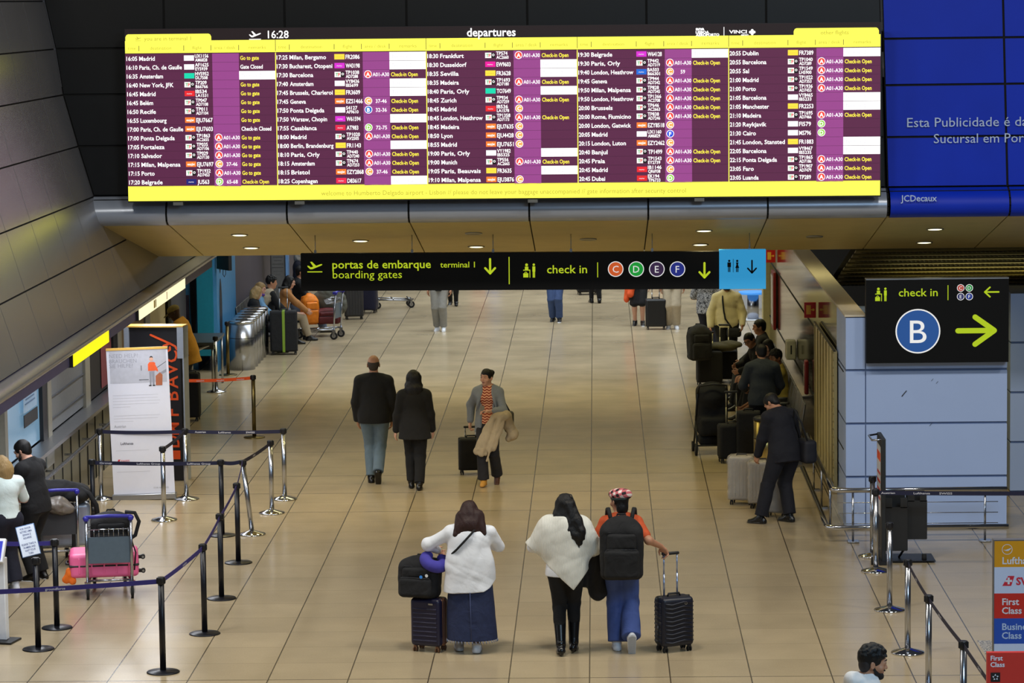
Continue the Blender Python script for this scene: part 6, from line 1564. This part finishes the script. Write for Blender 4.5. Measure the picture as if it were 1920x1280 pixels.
# curly haired man cut by the lower edge
t = person('man with curly black hair and beard in white hoodie at the lower edge', 1625, 1630, -80); h = 1.76
s = Sk(h, 1.05, head=(-4, 10)); b = body(s, t, SK_tan, .007, face=True, lips=LIP)
hair(s, t, H_black, 'curly', seed=7, res=.006); 
B = Blob(.006, .02); R, H = s.Rh, s.H; q = s.q
B.ell(at(0, -.05, -.01), V3(.077, .055, .085), R); B.build('faded_sides', mat('hair fade', (40, 32, 30), .7), t)
B = Blob(.005, .012); B.ell(at(0, .07, -.092), V3(.042, .034, .033), R); B.ell(at(0, .094, -.046), V3(.026, .012, .006), R)
for sg in (-1, 1): B.chain([at(sg * .03, .068, -.085), at(sg * .056, .03, -.07), at(sg * .072, .0, -.03)], [.016, .014, .008])
B.ell(at(0, .1, -.062), V3(.024, .02, .012), R, op='s', k=.004); B.wrinkle(.0015, 90, 3); B.build('beard', mat('beard black', (22, 17, 15), .8), t)
def hood(B, s):
    B.ell(s.N + V3(0, -.10, -.03), V3(.125, .07, .085)); B.ell(s.N + V3(0, -.115, .012), V3(.09, .045, .04))
    for sg in (-1, 1): B.chain([s.N + V3(sg * .095, -.07, .0), s.N + V3(sg * .10, .03, -.05), s.N + V3(sg * .04, .11, -.10)], [.032, .028, .026])
top(s, t, mat('hoodie white', (230, 226, 222), .9, var=.03), 'hoodie', .025, 1.96, hem=-.12, fat=1.3, seed=4, extra=hood, collar=.05)
pants(s, t, F_charc); shoes(s, t, L_white, L_white)

# couple walking away
t = person('man in dark blazer and grey blue jeans walking away', 704, 905, 0); h = 1.80
s = Sk(h, 1.12, hands=((-.24, .10, .88), (.24, .10, .88)), elbow=((-1, -.9, 0), (1, -.9, 0)), feet=((-.06, .05, .085), (.05, -.14, .17)), foot_pitch=(0, 55), foot_yaw=(8, 2), head=(0, 3))
body(s, t, SK_tan, .010, face=False)
top(s, t, mat('blazer black', (18, 18, 20), .9, var=.2), 'blazer', .024, 1.93, hem=-.10, fat=1.3, flare=.012, seed=7, wr=.003)
pants(s, t, F_denimg, 'jeans', .012, 1.05, .074, .07); shoes(s, t, L_black, None, big=1.05)
B = Blob(.008, .02); R, H = s.Rh, s.H; q = s.q; B.ell(at(0, -.014, .012), V3(.084, .103, .078), R); B.ell(at(0, -.055, -.03), V3(.068, .052, .06), R); B.cut(at(0, 0, .066), R @ V3(0, -.35, 1)); B.cut(at(0, .0, 0), R @ V3(0, 1, -.25)); B.build('hair', mat('hair greying', (58, 48, 40), .7, var=.4, scale=60), t)
B = Blob(.008, .01); B.cone(s.N - V3(0, 0, .01), s.N + V3(0, -.006, .045), .066, .06); B.cone(s.N - V3(0, 0, .1), s.N + V3(0, 0, .2), .054, .054, op='s'); B.cut(s.N + V3(0, 0, .04), (0, 0, 1)); B.build('collar', F_white, t)
t = person('woman with long black hair in black coat walking beside the blazer man', 779, 917, 0); h = 1.64
s = Sk(h, 1.04, hands=((-.27, .08, .76), (.24, .12, .80)), feet=((-.06, .12, .09), (.06, -.08, .09)), foot_yaw=(4, -4), foot_pitch=(0, 8), head=(0, 4))
body(s, t, SK_light, .010, face=False)
top(s, t, F_black, 'coat', .026, 1.9, hem=-.17, fat=1.3, flare=.05, seed=3, wr=.003)
pants(s, t, F_black, 'trousers', .012, 1.05, .078, .068); shoes(s, t, L_black, None, high=.1, heel=.03, name='boot')
hair(s, t, H_black, 'long', .27, vol=1.12, seed=9)

# woman in grey blazer walking toward the camera
t = person('woman in grey blazer and orange patterned blouse walking toward the camera', 917, 908, 180 - 6); h = 1.62
s = Sk(h, .98, hands=((.27, -.12, .86), (-.05, .27, 1.06))[::-1], elbow=((-1, -.5, -.6), (.6, -1, -.2)), feet=((-.10, -.10, .12), (.05, .16, .09)), foot_yaw=(4, -2), foot_pitch=(28, 0), head=(-26, 2))
R, H = s.Rh, s.H; q = s.q
body(s, t, SK_light, .007, bust=.7, lips=LIP, curl=(50, 60), hand_d=((.75, .35, .1), None), hand_n=((.2, .3, -.9), None))
hair(s, t, H_black, 'bun', res=.006)
def chevron():
    m = mat('chevron blouse', (200, 90, 50), .8); nt = m.node_tree; b = nt.nodes['Principled BSDF']; tc = nt.nodes['Texture Coordinate']; sp = nt.nodes.new('ShaderNodeSeparateXYZ'); nt.links.new(tc.outputs['Object'], sp.inputs[0])
    zig = mnode(nt, 'PINGPONG', sp.outputs[0], .03); v = mnode(nt, 'FRACT', mnode(nt, 'MULTIPLY', mnode(nt, 'ADD', sp.outputs[2], mnode(nt, 'MULTIPLY', zig, .6)), 27.0))
    r = nt.nodes.new('ShaderNodeValToRGB'); r.color_ramp.interpolation = 'CONSTANT'; e = r.color_ramp.elements; e[0].color = srgb((150, 48, 26)) + (1,); e[1].position = .5; e[1].color = srgb((236, 178, 140)) + (1,); nt.links.new(v, r.inputs[0]); nt.links.new(r.outputs[0], b.inputs['Base Color']); return m
top(s, t, chevron(), 'blouse', .014, 1.0, hem=.0, fat=1.1, bust=.7, wr=.002, collar=.02)
pants(s, t, mat('trousers dark', (30, 30, 36), .85), 'trousers', .012, 1.0, .074, .08)
B = Blob(.008, .03); torso(B, s, .026, bust=.7); arms(B, s, .016, 1.9, fat=1.28); B.cone(s.P + V3(0, 0, .14), s.P + V3(0, 0, -.14), .165, .195, sc=(1, .72, 1), k=.06); B.wrinkle(.003, 16, 5); B.cut(s.P + V3(0, 0, -.12), (0, 0, -1)); B.cut(s.N + V3(0, 0, .03), V3(0, .3, 1))
B.cone(s.N + V3(0, .10, .1), s.P + V3(0, .30, -.25), .075, .16, sc=(1, 1.2, 1), op='s', k=.01); B.cone(s.N - s.up * .02, s.N + s.up * .3, .055, .065, op='s', k=.005); bl = B.build('blazer', mat('blazer grey', (134, 140, 150), .85, var=.06), t)
m = MB()
for sg in (-1, 1): m.tube([s.N + V3(sg * .065, .03, .02), s.N + V3(sg * .085, .10, -.10), s.C + V3(sg * .11, .135, .02), s.P + V3(sg * .15, .11, .18)], [.016, .026, .022, .008], 8)
m.build('lapel', mat('blazer grey', (112, 116, 120)), bl)
shoes(s, t, [mat('leather brown', (80, 44, 30), .5), mat('nubuck tan', (196, 140, 58), .7)], None)
hd_ = s.wr[0]
tc_ = thing('beige_coat', 'beige trench coat draped over the arm of the woman in grey blazer', 'coat', t.location, 174)
B = Blob(.007, .02); w0 = V3(-.17, .24, .985)
B.ell(w0 + V3(-.03, 0, .0), V3(.13, .07, .06)); B.ell(w0 + V3(-.1, -.08, -.0), V3(.07, .09, .07))
for x0, y0, x1, z1, r0, r1 in ((.08, .02, .13, .50, .035, .05), (.05, .04, .06, .47, .035, .045), (.02, .02, .0, .48, .04, .045), (-.03, .04, -.05, .52, .04, .045), (-.07, .03, -.11, .55, .04, .045), (-.03, .06, -.02, .38, .03, .022)):
    B.cone(w0 + V3(x0, y0, -.02), V3(x1, .26 + y0, z1), r0, r1, sc=(1, .6, 1), k=.012)
B.chain([w0 + V3(-.12, -.06, -.0), V3(-.29, .12, .86), V3(-.35, .08, .72), V3(-.29, .09, .66)], [.07, .075, .075, .05], k=.03)
B.wrinkle(.005, 26, 8, (1.8, 1, .35)); B.build('coat_cloth', F_beige, tc_)
tp = thing('mobile_phone', 'phone in the hand of the woman in grey blazer', 'phone', t.location, 174); m = MB(); m.box(s.wr[0] + V3(.085, .055, .035), (.06, .010, .10), bev=.005); m.build('phone_body', mat('phone grey', (126, 120, 112), .3), tp)
tg = thing('shoulder_bag', 'dark shoulder bag behind the beige coat of the blazer woman', 'bag', t.location, 174)
B = Blob(.010, .03); B.box((-.29, -.02, .88), (.055, .15, .14), .05); B.build('bag', mat('bag dark olive', (52, 50, 42), .6), tg); m = MB(); m.tube([(-.29, .1, 1.0), (-.21, .08, 1.2), (-.165, .03, 1.345), (-.20, -.05, 1.2), (-.29, -.12, 1.0)], .011, 8); m.build('strap', M_blackfab, tg)

# man in navy suit beside the wrapped suitcases
t = person('man in dark navy suit bending his head over film wrapped suitcases', 1465, 978, 30); h = 1.70
s = Sk(h, 1.14, lean=14, pelvis=(0.02, -.05, .92), hands=((-.20, .30, .72), (.24, .22, .86)), elbow=((-.7, -1, -.2), (1, -.8, -.2)), feet=((-.30, .02, .09), (.09, -.06, .09)), foot_yaw=(38, 20), head=(24, 34))
R, H = s.Rh, s.H; q = s.q
body(s, t, SK_tan, .009, face=True); hair(s, t, H_black, 'short')
top(s, t, mat('suit navy shaded', (11, 12, 24), .85, var=.15), 'suit_jacket', .026, 1.92, hem=-.15, fat=1.35, flare=.01, seed=5)  # navy made darker: the shadow he stands in is in the colour
pants(s, t, mat('suit navy shaded', (17, 19, 34)), 'trousers', .016, 1.15, .088, .082, hips=1.05); shoes(s, t, L_black, L_black)
B = Blob(.007, .01); B.cone(s.N - s.up * .01, s.N + s.up * .06 + s.fw * .015, .068, .06); B.cone(s.N - s.up * .1, s.N + s.up * .2, .054, .054, op='s'); B.cut(s.N + s.up * .05, s.up); B.build('collar', F_white, t)
tb = thing('shoulder_bag', 'dark bag hanging at the right side of the man in navy suit', 'bag', V3(*t.location) + V3(.30, -.02, 0), 20)
B = Blob(.01, .03); B.box((.02, 0, .92), (.09, .17, .15), .05); B.wrinkle(.004, 18, 3); B.build('bag', mat('bag midnight', (16, 17, 28), .7), tb); m = MB(); m.tube([(-.0, -.12, 1.02), (-.10, -.13, 1.3), (-.16, -.04, 1.47), (-.12, .08, 1.34), (0, .14, 1.02)], .013, 8); m.build('strap', M_blackfab, tb)

# right-hand waiting group
t = person('man in dark grey jacket standing with his back turned by the seats', 1430, 862, 4); h = 1.70
s = Sk(h, 1.1, lean=4, hands=((-.22, .3, 1.0), (.24, .28, .95)), elbow=((-.4, -1, 0), (.4, -1, 0)), head=(0, 16)); R, H = s.Rh, s.H; q = s.q
body(s, t, SK_tan, .011, face=False); hair(s, t, H_black, 'short', res=.009); top(s, t, mat('jacket slate', (44, 50, 58), .9, var=.12), 'jacket', .022, 1.92, hem=-.10, fat=1.3, collar=.03, seed=9, res=.010); pants(s, t, F_black, res=.011); shoes(s, t, L_black, res=.01)
t = person('man in cream fleece with black mask and shoulder strap behind the luggage', 1363, 704, 180); h = 1.75
s = Sk(h, 1.12, hands=((-.27, .16, .92), (.29, .12, .88)), elbow=((-.5, -1, 0), (.5, -1, 0))); R, H = s.Rh, s.H; q = s.q
body(s, t, SK_tan, .010, curl=(30, 60)); hair(s, t, H_black, 'short', res=.009); top(s, t, F_cream, 'fleece', .024, 1.94, hem=-.06, fat=1.35, collar=.06, seed=8, res=.009, wr=.006); pants(s, t, F_black, res=.011, fat=1.15); shoes(s, t, L_black, res=.01)
B = Blob(.007, .01); B.ell(at(0, .06, -.05), V3(.066, .05, .05), R); B.build('face_mask', M_black, t)
tb = thing('crossbody_bag', 'black strap bag across the cream fleece', 'bag', t.location, 180); m = MB(); m.tube([s.N + V3(.07, .05, .0), s.C + V3(.075, .155, .1), s.C + V3(.055, .160, -.1), s.P + V3(.03, .175, .1), s.P + V3(-.08, .20, -.06)], .015, 8); m.build('strap', M_blackfab, tb); B = Blob(.01, .03); B.box(s.P + V3(-.12, .22, -.14), V3(.13, .06, .08), .05); B.build('bag', M_blackfab, tb)
t = person('person in grey floral shirt behind the man in cream fleece', 1327, 668, -20); h = 1.72
s = Sk(h, 1.1, hands=((-.22, .26, 1.05), (.2, .28, 1.05)))
def floral():
    m = mat('floral print', (120, 120, 120), .8); nt = m.node_tree; b = nt.nodes['Principled BSDF']; tc = nt.nodes['Texture Coordinate']; n = nt.nodes.new('ShaderNodeTexNoise'); n.inputs['Scale'].default_value = 26; n.inputs['Detail'].default_value = 2; n.inputs['Distortion'].default_value = 2; nt.links.new(tc.outputs['Object'], n.inputs['Vector'])
    r = nt.nodes.new('ShaderNodeValToRGB'); e = r.color_ramp.elements; e[0].position = .42; e[0].color = srgb((40, 42, 46)) + (1,); e[1].position = .56; e[1].color = srgb((168, 168, 170)) + (1,); nt.links.new(n.outputs['Fac'], r.inputs[0]); nt.links.new(r.outputs[0], b.inputs['Base Color']); return m
body(s, t, SK_tan, .012, face=False); hair(s, t, H_black, 'short', res=.01); top(s, t, floral(), 'shirt', .022, .9, hem=-.1, fat=1.3, flare=.02, res=.010); pants(s, t, F_navy, res=.012); shoes(s, t, L_black, res=.012)
def seated(label, at_, rz, skin, hm, hk, topm, botm, h=1.7, w=1.05, lean=6, head_=(0, 0), hands=None, res=.011, face=True, sleeve=1.94, tname='sweater', feet=None, shoe=None, L=.25, grp=None):
    t = person(label, rz=rz, at_=at_)
    s = Sk(h, w, lean=lean, pelvis=(0, -.08, .53), hands=hands or ((-.13, .30, .62), (.13, .32, .62)), elbow=((-1, -.5, -.3), (1, -.5, -.3)), feet=feet or ((-.11, .42, .085), (.11, .46, .085)), head=head_, knee=(0, .6, 1))
    body(s, t, skin, res, face=face); hair(s, t, hm, hk, L, res=.009); top(s, t, topm, tname, .02, sleeve, hem=-.04, fat=1.25, res=res); pants(s, t, botm, res=res, wr=.003); shoes(s, t, shoe or L_black, res=.011)
    return t, s
XS_ = XRW - .40
t, s = seated('seated man with glasses in dark clothes leaning on the luggage', (XS_ - .04, 51.5, 0), 100, SK_tan, H_black, 'short', F_black, F_black, lean=22, head_=(42, 8), hands=((-.2, .40, .66), (.16, .38, .70)), res=.010)
R, H = s.Rh, s.H; q = s.q; m = MB()
for sg in (-1, 1): m.tube([at(sg * .034 + .022 * math.cos(a), .1, .012 + .017 * math.sin(a)) for a in np.linspace(0, 6.28, 13)[:-1]], .003, 5, closed=True); m.tube([at(sg * .056, .098, .016), at(sg * .08, .0, .012)], .003, 5)
m.tube([at(-.012, .104, .016), at(.012, .104, .016)], .003, 5); m.build('glasses', M_black, t)
seated('seated woman with dark hair between the glasses man and the yellow shirt man', (XS_ + .0, 50.1, 0), 96, SK_light, H_black, 'long', mat('cloth plum', (40, 24, 28), .9), F_black, head_=(40, 6), h=1.64)
seated('seated man in yellow shirt partly behind the dark grey jacket', (XS_ + .04, 48.4, 0), 92, SK_brown, H_black, 'curly', mat('cloth mustard', (170, 148, 66), .85), F_black, head_=(28, 4), sleeve=.9)
seated('seated man in profile farthest back on the right seats', (XS_ + .02, 52.8, 0), 90, SK_tan, H_black, 'short', F_black, F_charc, head_=(4, 2), h=1.76)
seated('seated child in orange sleeve behind the pale suitcase handle', (XS_ - .30, 46.6, 0), 88, SK_brown, H_black, 'short', mat('cloth orange', (226, 132, 40), .85), F_black, h=1.25, head_=(10, 22), sleeve=.9, face=False)

# left-hand people at the counter
t = person('bearded man in black tee looking down at the left counter', 72, 1087, 66); h = 1.68
s = Sk(h, 1.12, lean=9, hands=((-.10, .40, 1.05), (.10, .38, 1.06)), elbow=((-1, -.5, -.5), (1, -.5, -.5)), head=(4, 20)); R, H = s.Rh, s.H; q = s.q
body(s, t, SK_light, .008, face=True); hair(s, t, H_black, 'short', vol=1.03)
B = Blob(.006, .012); B.ell(at(0, .062, -.09), V3(.048, .038, .036), R); [B.chain([at(sg * .035, .06, -.08), at(sg * .06, .03, -.06), at(sg * .074, .0, -.01)], [.018, .016, .008]) for sg in (-1, 1)]; B.ell(at(0, .098, -.062), V3(.024, .02, .010), R, op='s', k=.004); B.build('beard', mat('beard brown', (40, 28, 24), .8), t)
top(s, t, F_black, 'tshirt', .02, .85, hem=-.10, fat=1.3); pants(s, t, F_black, fat=1.15, knee_r=.082, ank_r=.075); shoes(s, t, L_black, L_white)
t = person('blond woman in white tee and navy trousers cut by the left edge', 16, 1106, 40); h = 1.56
s = Sk(h, 1.15, lean=4, hands=((-.14, .28, .98), (.14, .26, .98)), elbow=((-1, -.5, -.5), (1, -.5, -.5)), head=(6, 16)); R, H = s.Rh, s.H; q = s.q
body(s, t, SK_light, .009, face=False, bust=.7); hair(s, t, H_blond, 'bob', .17); top(s, t, mat('tee pale mint', (218, 232, 228), .85, var=.03), 'tshirt', .018, .9, hem=.01, fat=1.25, bust=.7); pants(s, t, F_navy, fat=1.15, knee_r=.1, ank_r=.1, waist=.08); shoes(s, t, L_white, L_white)
t = person('worker in mustard top and khaki cap leaning behind the black stand', 356, 764, 82); h = 1.76
s = Sk(h, 1.15, lean=15, hands=((-.14, .40, .95), (.14, .38, .95)), head=(0, 14)); R, H = s.Rh, s.H; q = s.q
body(s, t, SK_dark, .010, face=True); top(s, t, mat('cloth amber', (208, 150, 50), .85), 'jacket', .024, 1.9, hem=-.2, fat=1.3, flare=.01); pants(s, t, F_charc, res=.011); shoes(s, t, L_black, res=.01)
B = Blob(.007, .02); B.ell(at(0, -.012, .055), V3(.09, .112, .078), R); B.cut(at(0, 0, .03), R @ V3(0, .1, -1)); cp = B.build('cap', mat('cap khaki', (134, 122, 78), .9), t); B = Blob(.006, .01); B.ell(at(0, .125, .028), V3(.07, .07, .012), R @ rotm(-12)); B.build('peak', mat('cap khaki', (134, 122, 78)), cp)

# travellers along the far left wall
seated('blond seated person nearest the bins in dark clothes', (-6.58, 60.65, 0), -84, SK_light, H_blond, 'bob', F_black, F_charc, head_=(14, 16), L=.12, face=False, h=1.62)
t, s = seated('blond seated person with violet scarf and blue vest beside the bins', (-6.57, 61.3, 0), -84, SK_light, H_blond, 'bob', mat('cloth sky', (104, 148, 186), .8), F_navy, head_=(-24, 10), L=.12, h=1.66); B = Blob(.009, .02); B.ell(s.N + V3(0, .03, .01), V3(.10, .10, .05)); B.wrinkle(.006, 40, 2); B.build('scarf', mat('scarf violet', (92, 62, 140), .9), t)
t, s = seated('black haired seated person with cream hood hanging on the back', (-6.42, 62.0, 0), -70, SK_tan, H_black, 'curly', F_black, F_black, head_=(-10, 0), h=1.80, face=False); B = Blob(.01, .04); B.ell(s.N + V3(.02, -.14, -.16), V3(.20, .12, .20)); B.ell(s.N + V3(.10, -.04, -.1), V3(.14, .14, .14)); B.wrinkle(.014, 18, 4); B.build('hood', mat('cream fleece', (176, 162, 138), .9), t)
seated('dark haired seated woman in tan sweater with beige trousers', (-6.22, 62.75, 0), -82, SK_light, H_black, 'long', mat('cloth tan', (176, 122, 70), .85), F_beige, head_=(-2, 2), h=1.68, L=.2, lean=14, hands=((-.12, .40, .60), (.12, .42, .60)))
seated('seated person in jeans and black top with white stripe beside the sign edge', (-6.05, 64.3, 0), -84, SK_tan, H_black, 'short', F_black, mat('denim faded', (92, 104, 126), .85), head_=(0, 0), h=1.80)
t = person('grey haired person with raised hand beyond the seated travellers', at_=(-6.28, 66.4, 0), rz=-80); s = Sk(1.52, 1.1, hands=((-.10, .22, 1.30), (.2, .25, .95)), elbow=((-1, -.2, -1), None), head=(-10, 4)); body(s, t, SK_light, .011); hair(s, t, H_grey, 'bob', .1, res=.01); top(s, t, F_navy, 'jacket', .022, 1.9, hem=-.1, fat=1.3, res=.011); pants(s, t, F_black, res=.012); shoes(s, t, L_black, res=.012)

# distant walkers seen under and over the hanging sign
def walker(label, px, py, rz, h, topm, botm, shoem, skin=SK_tan, hm=H_black, hk='short', gait=(.14, -.14), kr=.075, ar=.072, w=1.05, sole=None, bare=False, res=.013, sleeve=1.9, hem=-.1):
    t = person(label, px, py, rz); s = Sk(h, w, feet=((-.08, gait[0], .085), (.08, gait[1], .09)), foot_pitch=(0 if gait[0] >= gait[1] else 18, 0 if gait[1] >= gait[0] else 18))
    body(s, t, skin, res, face=False); hair(s, t, hm, hk, .25, res=.011); top(s, t, topm, 'jacket', .02, sleeve, hem=hem, fat=1.25, res=res)
    pants(s, t, botm, 'shorts' if bare else 'trousers', .014, 1.1, kr, .09 if bare else ar, res=res, upto=.06 if bare else .97); shoes(s, t, shoem, sole, res=.011, high=.0); return t, s
walker('walker in light grey trousers and white sneakers under boarding gates lettering', 826, 620, 172, 1.74, F_charc, mat('cloth pale grey', (140, 138, 132), .85), L_white, gait=(.06, -.06), sole=L_white)
walker('walker in black ankle boots behind the light grey trousers', 850, 572, 176, 1.66, F_black, F_black, L_black, kr=.06, ar=.05)
walker('walker in blue jeans and black sneakers below the word check', 1043, 603, 170, 1.74, F_navy, mat('denim mid', (56, 76, 118), .85), M_black, gait=(.05, -.05), sole=L_white)
walker('walker in black leggings and black shoes below the red C badge', 1117, 568, 8, 1.68, F_black, F_black, L_black, gait=(.10, -.02), kr=.062, ar=.05, w=1.0)
t, s = walker('walker in black shorts with orange jacket tied at the waist', 1198, 610, 176, 1.72, F_black, F_black, L_black, gait=(.04, -.02), bare=True, kr=.09, sole=L_white, skin=SK_light)
B = Blob(.012, .04); B.cone((.17, .06, .95), (.24, .10, .56), .075, .07); B.cone((.1, .15, .93), (.16, .2, .66), .06, .07); B.wrinkle(.012, 18, 2); B.build('tied_jacket', mat('orange shell', (222, 84, 28), .7), t)
walker('walker in cream trousers and white sneakers beside the black hard suitcase', 1261, 616, 178, 1.76, F_white, mat('cloth ecru', (178, 164, 140), .85), L_white, gait=(.04, -.03), kr=.09, ar=.085, sole=L_white)
for label, px, c, hm in (('distant walker in black above the boarding gates sign', 851, (20, 20, 22), H_black), ('distant walker in red above the terminal arrow', 897, (170, 40, 50), H_brown), ('distant walker in blue right of the red one', 921, (70, 90, 150), H_black), ('distant walker in dark coat above the check in icon', 1018, (34, 36, 44), H_black), ('distant walker with tan top above the coloured badges', 1236, (176, 124, 96), H_brown)):
    walker(label, px, {851: 506, 897: 514, 921: 496, 1018: 504, 1236: 506}[px], 180, 1.7, mat('far cloth %d' % px, c, .85), mat('far cloth %d' % px, c), L_black, res=.016, hm=hm)
# fine creases in every woven material
for m_ in list(MATS.values()):
    if m_.name.split()[0] in ('cloth', 'denim', 'blazer', 'suit', 'jacket', 'fleece', 'hoodie', 'tee', 'rust', 'trousers', 'cream', 'olive', 'black') and 'plastic' not in m_.name and m_.node_tree.nodes.get('Texture Coordinate'):
        nt = m_.node_tree; n = nt.nodes.new('ShaderNodeTexNoise'); n.inputs['Scale'].default_value = 5.5; n.inputs['Detail'].default_value = 3.5; n.inputs['Distortion'].default_value = 1.6
        nt.links.new(nt.nodes['Texture Coordinate'].outputs['Object'], n.inputs['Vector']); bp = nt.nodes.new('ShaderNodeBump'); bp.inputs['Strength'].default_value = (.22 if 'white' in m_.name else .38); bp.inputs['Distance'].default_value = .03
        nt.links.new(n.outputs['Fac'], bp.inputs['Height']); nt.links.new(bp.outputs['Normal'], nt.nodes['Principled BSDF'].inputs['Normal'])
flush_texts()
